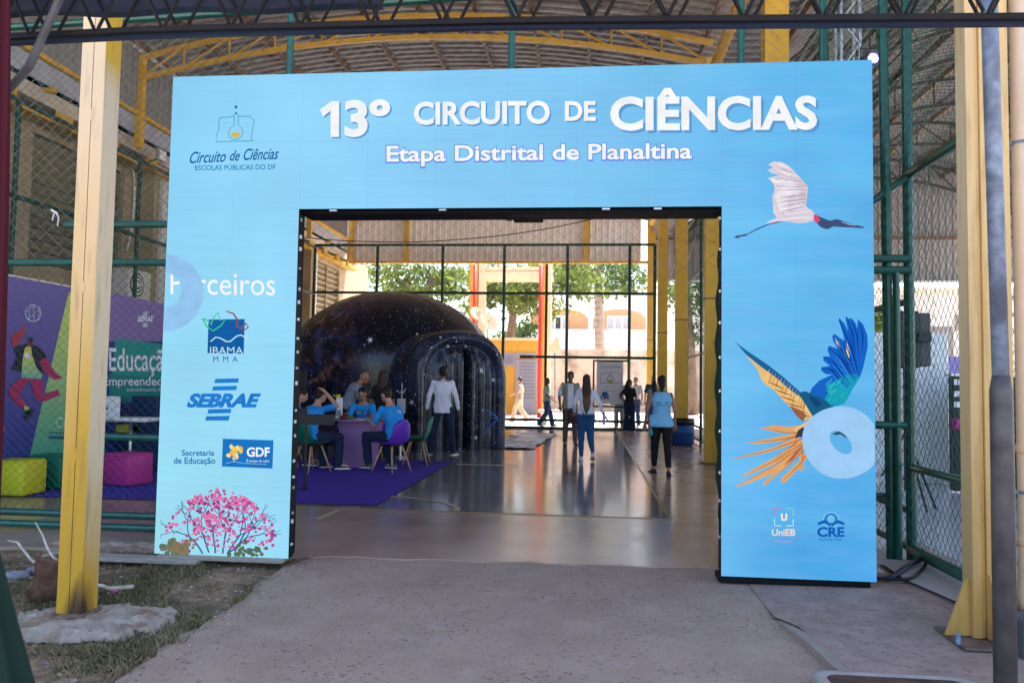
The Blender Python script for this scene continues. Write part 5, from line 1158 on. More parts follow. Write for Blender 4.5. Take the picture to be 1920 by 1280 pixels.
# ================================================================== FURNITURE OF THE GROUP
m_violet = mat('violet_plastic', (.12,.03,.42), .35); m_gplas = mat('green_plastic', (.006,.14,.08), .35)
def shell_chair(label, x, y, rz, m_):
    t_ = thing('shell_chair', label, 'chair', (x, y, .012), rz, 'plastic shell chairs round the table')
    n, k = 20, 24; vv = []
    prof = []
    for j in range(k+1):
        s_ = j/k
        if s_ < .45: q = s_/.45; y_ = .24-.40*q; z_ = .455-.03*math.sin(q*PI*.9)-.012*q
        else: q = (s_-.45)/.55; y_ = -.16-.11*math.sin(q*PI/2)-.02*q; z_ = .44+.40*q**1.25
        w_ = .235*(1-.12*max(0, .15-s_)/.15) if s_ < .55 else .235-.075*((s_-.55)/.45)**1.6
        prof.append((y_, z_, w_))
    for j, (y_, z_, w_) in enumerate(prof):
        s_ = j/k
        for i in range(n+1):
            u = -1+2*i/n; lift = .05*abs(u)**3*(1 if s_ < .8 else (1-s_)/.2) ; fwd = .07*abs(u)**2.5*(max(0, s_-.3)/.7)
            round_ = (1-.35*max(0, (s_-.86)/.14)**2) * (1-.2*max(0, (.08-s_)/.08)**2)
            vv.append((u*w_*round_, y_+fwd, z_+lift*(1 if s_ < .6 else .4)-.03*(abs(u)**4)*(1 if s_ > .95 else 0)))
    b = MB().add(vv, [(j*(n+1)+i, j*(n+1)+i+1, (j+1)*(n+1)+i+1, (j+1)*(n+1)+i) for j in range(k) for i in range(n)])
    o = b.build('seat_shell', m_, t_, smooth=True, local=True); mod(o, 'SOLIDIFY', thickness=.009); bake(o)
    for sx in (-1, 1):
        for sy in (-1, 1): MB().tube([(sx*.12, sy*.10-.01, .42), (sx*.225, sy*.22-.01, 0)], [.016, .010], 8).build('leg', m_wood, t_, local=True, smooth=True)
    MB().tube([(-.15,.12,.30), (.15,-.14,.30)], .005, 6).build('brace', m_black, t_, local=True); MB().tube([(.15,.12,.30), (-.15,-.14,.30)], .005, 6).build('brace', m_black, t_, local=True)
    MB().box(-.14, .14, -.13, .11, .405, .42).build('mount', m_black, t_, local=True)
    return t_
TX, TY = -3.88, 12.8
t = thing('activity_table', 'lilac pedestal table with round top where the group sits', 'table', (TX, TY, 0))
m_lil = mat('lilac_laminate', (.30,.16,.36), .45); tz = at_y(655, 787, TY-.45).z
MB().loft([[(TX+r_*math.cos(2*PI*j/40), TY+.8*r_*math.sin(2*PI*j/40), z) for j in range(40)] for r_, z in ((.53, tz-.03), (.55, tz-.025), (.55, tz-.004), (.53, tz))]).build('top', m_lil, t)
MB().loft([[(TX-w_+.02, TY-d_, z), (TX+w_+.02, TY-d_, z), (TX+w_+.10, TY+d_, z), (TX-w_+.02, TY+d_, z)] for w_, d_, z in ((.18, .20, .013), (.28, .26, tz-.032))]).build('pedestal', m_lil, t)
# things on the table
q = at_y(637, 748, TY); 
t = thing('menu_stand', 'clear upright card holder with yellow paper flowers on the lilac table', 'display stand', (TX-.1, TY-.1, tz))
p = at_y(636, 770, TY-.15); zt__ = at_y(636, 745, TY-.15).z
MB().bbox(p.x-.05, p.x+.05, TY-.18, TY-.12, tz+.002, zt__, .006).build('card', m_white, t); MB().box(p.x-.042, p.x+.042, TY-.184, TY-.181, tz+.05, tz+.15).build('print', mat('grey_print', (.30,.32,.36), .6), t)
b = MB()
for k in range(9): a = k*.7; b.ell((p.x-.03+.05*math.cos(a)*(k % 3)/1.6, TY-.15+.03*math.sin(a), zt__+.02+.02*math.sin(a*2)), (.022,.022,.014), 8, 6)
b.build('paper_flowers', mat('yellow_paper', (.75,.60,.02), .7), t, smooth=True)
p = at_y(648, 772, TY-.2); tag(MB().bbox(p.x-.07, p.x+.05, TY-.32, TY-.16, tz+.002, tz+.065, .01).build('small_box', mat('dark_red_box', (.12,.025,.02), .5)), 'dark red box standing on the lilac table beside the card holder', 'box')
p = at_y(683, 783, TY-.25); tag(MB().bbox(p.x-.10, p.x+.10, TY-.38, TY-.2, tz+.002, tz+.012, .002).build('paper_sheet', mat('pale_blue_paper', (.55,.68,.75), .6)), 'pale blue sheet of paper lying on the lilac table', 'paper')
p = at_y(655, 768, TY+.1); tag(MB().bbox(p.x-.06, p.x+.06, TY+.05, TY+.15, tz+.002, tz+.05, .01).build('green_block', mat('green_block_paint', (.01,.3,.10), .5)), 'small green block on the far side of the lilac table', 'toy')
# dark sign stand
SY = 9.95
a, c = at_y(551, 780, SY), at_y(626, 797, SY)
t = thing('sign_stand', 'black floor sign stand with a plain dark panel beside the left leg of the gate', 'sign stand', ((a.x+c.x)/2, SY, 0))
MB().bbox(a.x-.35, c.x, SY-.015, SY+.015, at_y(626, 797, SY).z, at_y(626, 777, SY).z, .006).build('panel', mat('charcoal_panel', (.035,.03,.03), .6), t)
MB().bbox(a.x-.35, at_y(575, 770, SY).x, SY+.017, SY+.03, at_y(575, 785, SY).z, at_y(575, 765, SY).z, .004).build('upper_panel', m_black, t)
xp = at_y(571, 850, SY).x; MB().box(xp-.014, xp+.014, SY+.018, SY+.046, .014, at_y(571, 797, SY).z).build('upright', m_black, t); MB().box(xp-.55, xp+.03, SY, SY+.07, .013, .022).build('foot', m_black, t)
# black monitor on a stand at the left
a, c = at_y(546, 695, 13.8), at_y(574, 745, 13.8)
t = thing('monitor', 'black screen on a stand at the left behind the seated people', 'monitor', (a.x, 13.8, 0))
MB().bbox(a.x-.45, c.x, 13.78, 13.84, c.z, a.z, .012).build('screen', m_black, t); MB().tube([(c.x-.3, 13.83, c.z), (c.x-.3, 13.83, .02)], .025, 8).build('stem', m_black, t); MB().bbox(c.x-.55, c.x-.05, 13.6, 14.0, .012, .03, .005).build('foot', m_black, t)
# planter with stand between the group and the tunnel
p = at_y(752, 760, 14.6)
t = thing('plant_stand', 'slim white stand holding a small green plant beside the tunnel', 'plant', (p.x, 14.6, 0))
z0_, z1_ = at_y(752, 775, 14.6).z, at_y(752, 747, 14.6).z
MB().bbox(p.x-.07, p.x+.07, 14.55, 14.69, z0_, z1_, .01).build('pot', mat('grey_pot', (.35,.35,.38), .5), t); MB().tube([(p.x, 14.6, .01), (p.x, 14.6, z0_)], .025, 8).build('stem', m_alu, t); MB().lathe((p.x, 14.6, .012), [(.16, 0), (.16, .015), (.03, .03)], 18).build('base', m_alu, t)
b = MB()
for k in range(26):
    a = random.uniform(0, 6.3); l_ = random.uniform(.08, .2); q = Vector((p.x, 14.62, z1_)); e_ = q+Vector((math.cos(a)*l_*.5, math.sin(a)*l_*.3, l_)); s_ = Vector((math.sin(a)*.02, -math.cos(a)*.02, 0)); b.add([q, (q+e_)/2+s_, e_, (q+e_)/2-s_], [(0,1,2,3)])
b.build('leaves', mat('dark_leaf', (.02,.07,.02), .6), t)
MB().tube([(p.x+.02, 14.56, z1_), (p.x+.02, 14.56, at_y(755, 718, 14.5).z)], .006, 6).build('white_rod', m_white, t); MB().tube([(p.x-.09, 14.56, z1_+.16), (p.x-.04, 14.56, z1_+.12), (p.x+.05, 14.56, z1_+.12), (p.x+.10, 14.56, z1_+.2)], .005, 6).build('white_hook', m_white, t)
shell_chair('violet shell chair on wooden legs under the man with the printed back', -3.14, 12.25, math.radians(62), m_violet)
shell_chair('green shell chair behind the violet one', -2.98, 13.35, math.radians(95), m_gplas)
shell_chair('green shell chair in front at the left, near the sign stand', -4.36, 11.95, math.radians(-32), m_gplas)
shell_chair('violet shell chair at the far side of the table facing the camera', -3.95, 14.1, math.radians(180), m_violet)
shell_chair('green shell chair mostly hidden by the left leg of the gate', -5.0, 12.6, math.radians(-80), m_gplas)
# blue bin by the fourth column
p = at_z(1275, 835)
t = thing('barrel_bin', 'blue plastic barrel bin at the foot of the fourth right column', 'bin', (p.x+.05, p.y+.1, 0))
MB().lathe((p.x+.05, p.y+.15, .005), [(.24, 0), (.30, .03), (.31, .30), (.32, .31), (.31, .33), (.30, .58), (.31, .60), (.29, .60), (.27, .1)], 24).build('barrel', mat('blue_barrel', (.01,.06,.20), .4), t, smooth=True)
MB().lathe((p.x+.05, p.y+.15, .50), [(.318, 0), (.322, .14), (.30, .15), (.28, .05)], 24).build('bin_liner', m_black, t, smooth=True)
# fair banner on the far gate
BY = 24.5
a, c = at_y(1119, 678, BY), at_y(1168, 757, BY)
t = thing('fair_banner', 'white vertical banner with a flask drawing and blue emblem on the far gate', 'banner', ((a.x+c.x)/2, BY, c.z))
MB().box(a.x, c.x, BY-.004, BY+.004, c.z, a.z).build('cloth', mat('banner_white', (.62,.57,.60), .6), t); MB().tube([(a.x, BY, a.z), (c.x, BY, a.z)], .012, 8).build('rod', m_alu, t)
Fb = Face(t, 'y', BY-.005, BY-.006, ink, .002)
Fb.text('Circuito de Ciências', 1125, 684, 1164, 690, (40,90,130), 1); dkk = (60,72,90)
Fb.line([(1141,698),(1127,699),(1125,718),(1164,718),(1166,702),(1160,698),(1148,698)], .9, dkk, 1, 'emblem_outline'); Fb.disc(1144.5, 711, 6.5, 6.5, dkk, 1, 'flask_outline', inner=.85); Fb.line([(1142.5,705),(1142.5,697)], .9, dkk, 1, 'flask_neck'); Fb.line([(1146.5,705),(1146.5,697)], .9, dkk, 1, 'flask_neck')
Fb.poly([[(1139,711),(1150,711),(1148,715),(1144.5,717),(1141,715)]], (170,180,40), 1, 'flask_liquid'); Fb.disc(1144.5, 692, 1, 1, dkk, 1, 'bubble')
Fb.text('CRE', 1126, 741, 1142, 748, (30,40,110), 1, bold=.06); Fb.disc(1134, 738, 6, 4, (30,90,150), 1, 'emblem'); Fb.text('etapa distrital', 1136, 723, 1154, 725.5, dkk, 1); Fb.text('Planaltina', 1135, 731, 1154, 733, dkk, 1)

# ================================================================== PEOPLE
SK = {k: mat('skin_'+k, c, .55, spec=.35) for k, c in dict(light=(.50,.27,.18), tan=(.36,.18,.11), brown=(.17,.08,.045), dark=(.085,.04,.025)).items()}
m_hairb = mat('black_hair', (.010,.008,.008), .45, bump=.6, bscale=120); m_hairbr = mat('brown_hair', (.045,.022,.012), .45, bump=.6, bscale=120)
def cloth(name, c, rough=.85): return mat(name, c, rough, spec=.25, var=.10, vscale=9, bump=.35, bscale=14)
DEF = dict(P=(0,0,.93), N=(0,-.01,1.43), Hd=(0,.02,1.585), SL=(-.175,-.01,1.385), SR=(.175,-.01,1.385), EL=(-.235,-.04,1.11), ER=(.235,-.04,1.11), WL=(-.25,.03,.86), WR=(.25,.03,.86),
           HL=(-.085,0,.90), HR=(.085,0,.90), KL=(-.10,.02,.49), KR=(.10,.02,.49), AL=(-.105,-.03,.085), AR=(.105,-.03,.085), TL=(-.125,.13,.03), TR=(.125,.13,.03), look=(0,1,0), back=(0,-.015,0))
def remesh(o, vox, sm=5, wob=0, seed=0):
    mod(o, 'REMESH', mode='VOXEL', voxel_size=vox, use_smooth_shade=True); mod(o, 'SMOOTH', factor=.5, iterations=sm); bake(o)
    if wob:
        me = o.data; n = len(me.vertices); co = np.empty(n*3, 'f'); no = np.empty(n*3, 'f'); me.vertices.foreach_get('co', co); me.vertices.foreach_get('normal', no); co = co.reshape(-1, 3); no = no.reshape(-1, 3)
        x, y, z = co.T; w_ = np.sin(z*38+4*np.sin(x*13+seed)+seed)*.5+np.sin(x*45+z*20+seed*2)*.3+np.sin(y*50-z*31+seed)*.3
        co += no*(w_*wob)[:, None]; me.vertices.foreach_set('co', co.ravel()); me.update()
    return o
def person(label, x, y, rz, h, skin, top, bottom, shoe, hair, joints=None, sleeve='short', female=False, hairstyle='short', vox=.016, extra=None, hem=.0, legs=True, fat=1.0, z=0.004, barefoot=False, trouser_end=.0, grip=False):
    J = {k: Vector(v) for k, v in DEF.items()}
    if joints: J.update({k: Vector(v) for k, v in joints.items()})
    if female and not (joints and 'SL' in joints):
        J['SL'].x *= .86; J['SR'].x *= .86; J['SL'].z -= .02; J['SR'].z -= .02
        for k in ('EL','ER'): J[k].x *= .93
    s_ = h/1.70; t_ = thing('person', label, 'person', (x, y, z), rz)
    for k in J:
        if k not in ('look', 'back'): J[k] = J[k]*s_
    wr = .90 if female else 1.0; sq_ = 2.15
    rv = (J['SR']-J['SL']).normalized(); hv = (J['HR']-J['HL']).normalized(); up = (J['N']-J['P']).normalized()
    def torso(b, m_, t0, t1, taper=1.0):
        K = [(-.30,.158,.120), (-.12,.166,.125), (0,.163,.120), (.12,.150,.110), (.35,.132,.098), (.62,.155,.112), (.82,.178,.108), (.93,.150,.085), (1.0,.075,.062), (1.10,.058,.055)]
        if female: K = [(-.30,.168,.125), (-.12,.180,.130), (0,.172,.122), (.12,.150,.108), (.38,.118,.090), (.62,.142,.115), (.82,.160,.098), (.93,.132,.080), (1.0,.062,.055), (1.10,.050,.048)]
        R_ = []
        n = 14
        for i in range(n+1):
            t = t0+(t1-t0)*i/n
            for q in range(len(K)-1):
                if K[q][0] <= t <= K[q+1][0]: f_ = (t-K[q][0])/(K[q+1][0]-K[q][0]); rx = K[q][1]*(1-f_)+K[q+1][1]*f_; ry = K[q][2]*(1-f_)+K[q+1][2]*f_
            c = J['P']*(1-t)+J['N']*t; bend = 4*t*(1-t) if 0 < t < 1 else 0; c = c+J['back']*bend
            if t < 0: c = J['P']+Vector((0,0,t*.5*s_)) if not J.get('seat') else c
            rr_ = (hv*(1-max(0, min(1, t)))+rv*max(0, min(1, t))).normalized(); ff_2 = up.cross(rr_).normalized()
            rx = (rx*fat*s_+m_)*taper; ry = (ry*(1+(fat-1)*1.6)*s_+m_)*taper; ring = []
            for j in range(16):
                a = 2*PI*j/16; ca, sa = math.cos(a), math.sin(a); q_ = (abs(ca)**sq_+abs(sa)**sq_)**(-1/sq_); ring.append(c+rr_*(rx*ca*q_)+ff_2*(ry*sa*q_))
            R_.append(ring)
        b.loft(R_)
    def limb(b, pts, rs, m_=0, n=12):
        P_ = []; Q = []
        for i in range(len(pts)-1):
            for k in range(5 if i < len(pts)-2 else 6):
                u = k/5; P_.append(pts[i].lerp(pts[i+1], u)); bl = .0
                Q.append((rs[i]*(1-u)+rs[i+1]*u)*s_+m_)
        b.tube(P_, Q, n); b.ell(pts[0], (rs[0]*s_+m_,)*3, 10, 8); b.ell(pts[-1], (rs[-1]*s_+m_,)*3, 10, 8)
        for i in range(1, len(pts)-1): b.ell(pts[i], (rs[i]*s_+m_,)*3, 10, 8)
    # body: one continuous figure
    b = MB(); torso(b, 0, -.05, 1.05)
    look = J['look'].normalized(); side = look.cross(Vector((0,0,1))).normalized(); hup = side.cross(look).normalized(); RM = Matrix((side, look, hup)).transposed()
    H_ = J['Hd']; g_ = s_*(1.0 if not female else .96)
    b.ell(H_+hup*.025*g_-look*.012*g_, (.074*g_, .093*g_, .092*g_), 16, 12, RM); b.ell(H_-hup*.035*g_+look*.022*g_, (.056*g_, .064*g_, .072*g_), 14, 10, RM)
    b.tube([J['N']-up*.03*s_, J['N']*.5+H_*.5-look*.015*s_, H_-look*.015*s_], [.062*s_*wr, .050*s_*wr, .052*s_*wr], 12)
    b.ell(H_-hup*.012*g_+look*.088*g_, (.013*g_, .020*g_, .024*g_), 8, 6, RM)
    for e_ in (-1, 1): b.ell(H_+side*e_*.076*g_-look*.008*g_, (.012*g_, .022*g_, .032*g_), 8, 6, RM)
    b.ell(H_-hup*.058*g_+look*.075*g_, (.024*g_, .014*g_, .012*g_), 8, 6, RM); b.ell(H_+hup*.022*g_+look*.078*g_, (.045*g_, .018*g_, .010*g_), 8, 6, RM)
    for S_ in 'LR':
        limb(b, [J['S'+S_], J['E'+S_], J['W'+S_]], [.050*wr, .038*wr, .026*wr])
        hd = (J['W'+S_]-J['E'+S_]).normalized(); hd = (hd+J.get('hand'+S_, Vector((0,0,0)))).normalized(); b.ell(J['W'+S_]+hd*.05*s_, (.022*s_, .040*s_, .055*s_), 10, 8, hd.to_track_quat('Z', 'X').to_matrix())
        if legs: limb(b, [J['H'+S_], J['K'+S_], J['A'+S_]], [.084, .054, .036])
        if legs: b.tube([J['A'+S_]-Vector((0,0,.02)), J['A'+S_].lerp(J['T'+S_], .6)+Vector((0,0,-.012*s_)), J['T'+S_]+Vector((0,0,.002))], [.038*s_, .040*s_, .026*s_], 10)
    o = b.build('body', SK[skin], t_, local=True); remesh(o, vox if vox < .02 else .02, 3)
    # fingers, rooted inside the palm
    b = MB()
    for S_ in 'LR':
        hd = (J['W'+S_]-J['E'+S_]).normalized(); hd = (hd+J.get('hand'+S_, Vector((0,0,0)))).normalized(); Rq = hd.to_track_quat('Z', 'X').to_matrix(); ax, ay = Rq @ Vector((1,0,0)), Rq @ Vector((0,1,0)); pc0 = J['W'+S_]+hd*.07*s_
        inn = (Vector((0, J['W'+S_].y, J['W'+S_].z))-J['W'+S_]); inn = ax if ax.dot(inn) > 0 else -ax
        for k, ln in enumerate((.062, .074, .069, .054)):
            r0_ = pc0+ay*(k-1.5)*.019*s_; cur = .55 if not grip else 1.6
            b.tube([r0_, r0_+hd*.025*s_+inn*.003, r0_+hd*ln*.62*s_+inn*.010*cur*s_*1.5, r0_+hd*ln*(.92 if not grip else .55)*s_+inn*.026*cur*s_*1.4], [.0092*s_, .009*s_, .008*s_, .0065*s_], 6)
        sgn = 1 if (ay.y > 0) else -1; b0 = J['W'+S_]+hd*.03*s_+ay*sgn*.022*s_; b.tube([b0, b0+hd*.025*s_+ay*sgn*.022*s_, b0+hd*.055*s_+ay*sgn*.026*s_+inn*.012*s_], [.011*s_, .010*s_, .0075*s_], 6)
    b.build('fingers', SK[skin], o, local=True, smooth=True)
    # face details
    if look.y < .6 or True:
        b = MB()
        for e_ in (-1, 1): b.ell(H_+hup*.004*g_+look*.077*g_+side*e_*.030*g_, (.011*g_, .008*g_, .006*g_), 8, 6, RM)
        b.build('eyes', m_black, o, local=True)
        b = MB()
        for e_ in (-1, 1): b.ell(H_+hup*.026*g_+look*.080*g_+side*e_*.031*g_, (.018*g_, .008*g_, .0045*g_), 8, 6, RM)
        b.build('eyebrows', hair or m_hairb, o, local=True)
        MB().ell(H_-hup*.055*g_+look*.085*g_, (.021*g_, .006*g_, .006*g_), 8, 6, RM).build('lips', mat('lip_tone', tuple(v*.8 for v in SK[skin].node_tree.nodes['Principled BSDF'].inputs['Base Color'].default_value[:3]), .5) if False else m_lip, o, local=True)
    # trousers
    if bottom:
        b = MB(); torso(b, .008, -.12, .16)
        for S_ in 'LR': limb(b, [J['H'+S_]+Vector((0,0,-.01)), J['K'+S_], J['K'+S_].lerp(J['A'+S_], .97-trouser_end)], [bottom[1]*.094, bottom[1]*.066, bottom[1]*bottom[2]*.046], .006)
        o = b.build('trousers', bottom[0], t_, local=True); remesh(o, vox, 4, .004, x)
    if top:
        b = MB(); torso(b, .014, hem, .985)
        for S_ in 'LR':
            E_ = J['E'+S_]; Sh = J['S'+S_]; Wr = J['W'+S_]
            if sleeve == 'short': limb(b, [Sh, Sh.lerp(E_, .40), Sh.lerp(E_, .78)], [.056*wr, .056*wr, .060*wr])
            elif sleeve == 'long': limb(b, [Sh, E_, E_.lerp(Wr, .93)], [.056*wr, .050*wr, .036*wr])
            elif sleeve == 'none': b.ell(Sh-Vector((Sh.x*.28,0,.01)), (.052*s_,.055*s_,.06*s_), 10, 8)
        o = b.build('shirt', top, t_, local=True); remesh(o, vox, 4, .0055, x*3+1)
    if shoe:
        for S_ in 'LR':
            A_, T_ = J['A'+S_], J['T'+S_]; d = (T_-A_); d.z = 0; d = d.normalized(); l_ = d.cross(Vector((0,0,1))); zb_f = min(A_.z, T_.z)-.035*s_; rings = []
            tz_ = (T_.z-.03*s_); az_ = (A_.z-.085*s_)
            for u, w_, hh in ((-.062,.024,.05), (-.055,.034,.075), (-.01,.040,.085), (.05,.040,.068), (.11,.046,.048), (.165,.044,.036), (.195,.028,.026), (.203,.012,.016)):
                f_ = min(1, max(0, (u+.06)/.26)); c = A_+d*u*s_; c.z = az_*(1-f_)+tz_*f_; rings.append([c+l_*w_*s_*math.cos(a)+Vector((0,0,(hh*s_)*(.5+.5*math.sin(a)))) for a in [2*PI*j/14 for j in range(14)]])
            so = MB().loft(rings).build('shoe', shoe[0], t_, smooth=True, local=True)
            rings = [[p+Vector((0,0,-.002)) for p in r_] for r_ in rings]; sol = []
            for r_ in rings:
                c = sum(r_, Vector())/14; zz = min(p.z for p in r_); sol.append([Vector((c.x+(p.x-c.x)*1.06, c.y+(p.y-c.y)*1.06, zz+(.020*s_ if p.z > c.z else 0))) for p in r_])
            MB().loft(sol).build('sole', shoe[1], so, local=True)
    if hair:
        b = MB(); k = 1.0
        if hairstyle != 'bald':
            cc = H_+hup*.042*g_-look*.026*g_; b.ell(cc, (.082*g_, .094*g_, .088*g_), 14, 10, RM); b.ell(H_-look*.055*g_-hup*.01*g_, (.070*g_, .048*g_, .070*g_), 12, 8, RM)
        if hairstyle == 'long': b.tube([H_+hup*.02*g_-look*.06*g_, H_-look*.085*g_-Vector((0,0,.10*g_)), J['N']-look*.09*g_-Vector((0,0,.06)), J['N']-look*.12*g_-Vector((0,0,.22*g_)), J['N']-look*.115*g_-Vector((0,0,.36*g_))], [.078*g_, .092*g_, .098*g_, .080*g_, .028*g_], 14, flat=.62)
        if hairstyle == 'longside': b.tube([H_+hup*.02*g_-look*.05*g_, H_-look*.055*g_-Vector((0,0,.10*g_)), J['N']-look*.05*g_-Vector((0,0,.02)), J['N']-look*.06*g_-Vector((0,0,.16*g_))], [.080*g_, .092*g_, .092*g_, .04*g_], 14, flat=.8)
        if hairstyle == 'bun': b.tube([H_-look*.05*g_, H_-look*.085*g_-Vector((0,0,.05*g_)), J['N']-look*.06*g_+Vector((0,0,.03)), J['N']-look*.08*g_-Vector((0,0,.05*g_))], [.072*g_, .062*g_, .036*g_, .016*g_], 12)
        if hairstyle == 'curly':
            for q in range(16): a = q*2.4; b.ell(H_+hup*(.05+.05*math.sin(q))*g_-look*.02*g_+side*.05*math.cos(a)*g_+look*.05*math.sin(a)*g_, (.04*g_,)*3, 8, 6)
            b.ell(H_-look*.06*g_-Vector((0,0,.06*g_)), (.085*g_,.06*g_,.09*g_), 12, 8, RM)
        if b.v: o = b.build('hair', hair, t_, local=True); remesh(o, .012, 3, .003, y)
    if extra: extra(t_, J, s_)
    return t_, J, s_
m_lip = mat('lips', (.25,.09,.07), .5)
c_white = cloth('white_shirt_cotton', (.72,.71,.80)); c_navy = cloth('navy_trouser_cotton', (.012,.022,.055)); c_blue = cloth('bright_blue_tee', (.02,.27,.66)); c_jean = cloth('blue_denim', (.022,.085,.22)); c_grey = cloth('grey_marl_tee', (.22,.25,.31))
c_blk = cloth('black_cotton', (.012,.012,.014)); c_aqua = cloth('pale_blue_vest', (.20,.50,.78)); c_beige = cloth('beige_cotton', (.62,.45,.32)); c_mint = cloth('mint_cotton', (.36,.55,.50)); c_taupe = cloth('taupe_trousers', (.12,.075,.065)); c_brown = cloth('brown_cotton', (.09,.06,.05))
s_white = mat('white_sneaker', (.72,.70,.74), .5); s_black = mat('black_shoe', (.012,.012,.014), .45); s_grey = mat('grey_sneaker', (.08,.09,.10), .6); s_sole = mat('pale_sole', (.6,.57,.54), .7); s_navy = mat('navy_sneaker', (.012,.02,.045), .6)
def put(px_, py_): q = at_z(px_, py_, .004); return q.x, q.y
LEGW = dict(HL=(-.09,0,.90), HR=(.09,0,.90), KL=(-.17,.01,.49), KR=(.17,.01,.49), AL=(-.22,-.03,.085), AR=(.22,-.03,.085), TL=(-.27,.12,.03), TR=(.29,.12,.03))
x, y = put(828, 852)
def collar(t_, J, s_): MB().tube([J['N']+Vector((.058*math.cos(a), -.004+.055*math.sin(a), .012)) for a in [2*PI*k/16 for k in range(17)]], .016, 8, cap=False).build('collar', c_white, t_, smooth=True, local=True); MB().tube([J['P']+Vector((.165*math.cos(a), .125*math.sin(a), .055)) for a in [2*PI*k/20 for k in range(21)]], .014, 8, cap=False).build('belt', s_black, t_, local=True)
person('man in white shirt and navy trousers seen from behind, standing before the tunnel', x, y, math.radians(6), 1.76, 'brown', c_white, (c_navy, 1.05, 1.25), (s_navy, s_white), m_hairb, dict(LEGW, EL=(-.262,-.05,1.12), ER=(.262,-.05,1.12), WL=(-.305,.02,.87), WR=(.305,.02,.87)), 'long', hem=-.25, extra=collar, fat=1.04, vox=.014)
x, y = put(1098, 864)
def ombre(t_, J, s_): 
    g_ = s_; MB().tube([J['N']+Vector((0,-.125,-.14)), J['N']+Vector((0,-.145,-.26)), J['N']+Vector((0,-.135,-.40)), J['N']+Vector((-.01,-.12,-.48))], [.070, .078, .050, .010], 14, flat=.6).build('ombre_ends', mat('dark_blond_hair', (.14,.075,.05), .5, bump=.6, bscale=120), t_, smooth=True, local=True)
person('woman with long ombre hair in white blouse and blue jeans walking away, centre right', x, y, math.radians(4), 1.64, 'tan', c_white, (c_jean, 1.0, .82), (s_white, s_white), m_hairbr, dict(HL=(-.085,0,.90), KL=(-.09,.06,.50), AL=(-.085,.05,.09), TL=(-.09,.20,.03), KR=(.085,.0,.48), AR=(.115,-.30,.20), TR=(.12,-.20,.05), EL=(-.26,-.02,1.12), WL=(-.22,.14,.95), ER=(.27,-.04,1.13), WR=(.36,.02,.90), handR=(.5,0,-.2)), 'long', True, 'long', hem=-.02, extra=ombre, vox=.014)
# bottle in her hand
q = at_y(1132, 780, y); t = thing('water_bottle', 'pale lilac water bottle in the right hand of the woman in the white blouse', 'bottle', tuple(q)); MB().lathe((q.x, q.y-.02, q.z-.16), [(.026,0),(.03,.01),(.03,.17),(.018,.20)], 14).build('body', mat('lilac_plastic', (.32,.34,.6), .3), t, smooth=True); MB().lathe((q.x, q.y-.02, q.z+.04), [(.018,0),(.018,.03)], 12).build('cap', m_black, t)
x, y = put(1068, 835)
def vest(t_, J, s_):
    src = [o for o in t_.children if o.name.startswith('shirt')][0]; bm = bmesh.new(); bm.from_mesh(src.data)
    bmesh.ops.delete(bm, geom=[v for v in bm.verts if (abs(v.co.x) < .062 and v.co.y > 0) or abs(v.co.x) > .205*s_ or v.co.z > 1.44*s_], context='VERTS')
    for v in bm.verts: v.co += v.normal*.014
    vs2 = [v.co.copy() for v in bm.verts]; bm.verts.index_update(); fs = [tuple(v.index for v in f.verts) for f in bm.faces]; bm.free()
    o = MB().add(vs2, fs).build('vest', m_vest, t_, smooth=True, local=True); mod(o, 'SOLIDIFY', thickness=.012); bake(o)
m_vest = cloth('khaki_green_vest', (.26,.27,.20))
person('young man in open grey-green vest, white tee and taupe trousers facing us', x, y, math.radians(188), 1.74, 'brown', c_white, (c_taupe, 1.02, 1.05), (s_black, s_black), m_hairb, dict(look=(.25,1,0), EL=(-.27,-.03,1.14), WL=(-.16,.20,1.07), ER=(.25,-.03,1.12), WR=(.24,.10,.90), KL=(-.10,.10,.50), AL=(-.12,.04,.10), TL=(-.14,.20,.04)), 'short', extra=vest, hem=-.15)
q = at_y(1075, 775, y-.12); t = thing('dark_bag', 'dark maroon bag held by the young man in the vest', 'bag', tuple(q)); MB().bbox(q.x-.12, q.x+.12, q.y-.05, q.y+.05, q.z-.24, q.z+.06, .02).build('body', mat('maroon_leather', (.05,.012,.016), .5), t, smooth=True); MB().tube([(q.x-.06, q.y, q.z+.05), (q.x-.05, q.y, q.z+.14), (q.x+.05, q.y, q.z+.14), (q.x+.06, q.y, q.z+.05)], .008, 6).build('handle', m_black, t)
x, y = put(1240, 890)
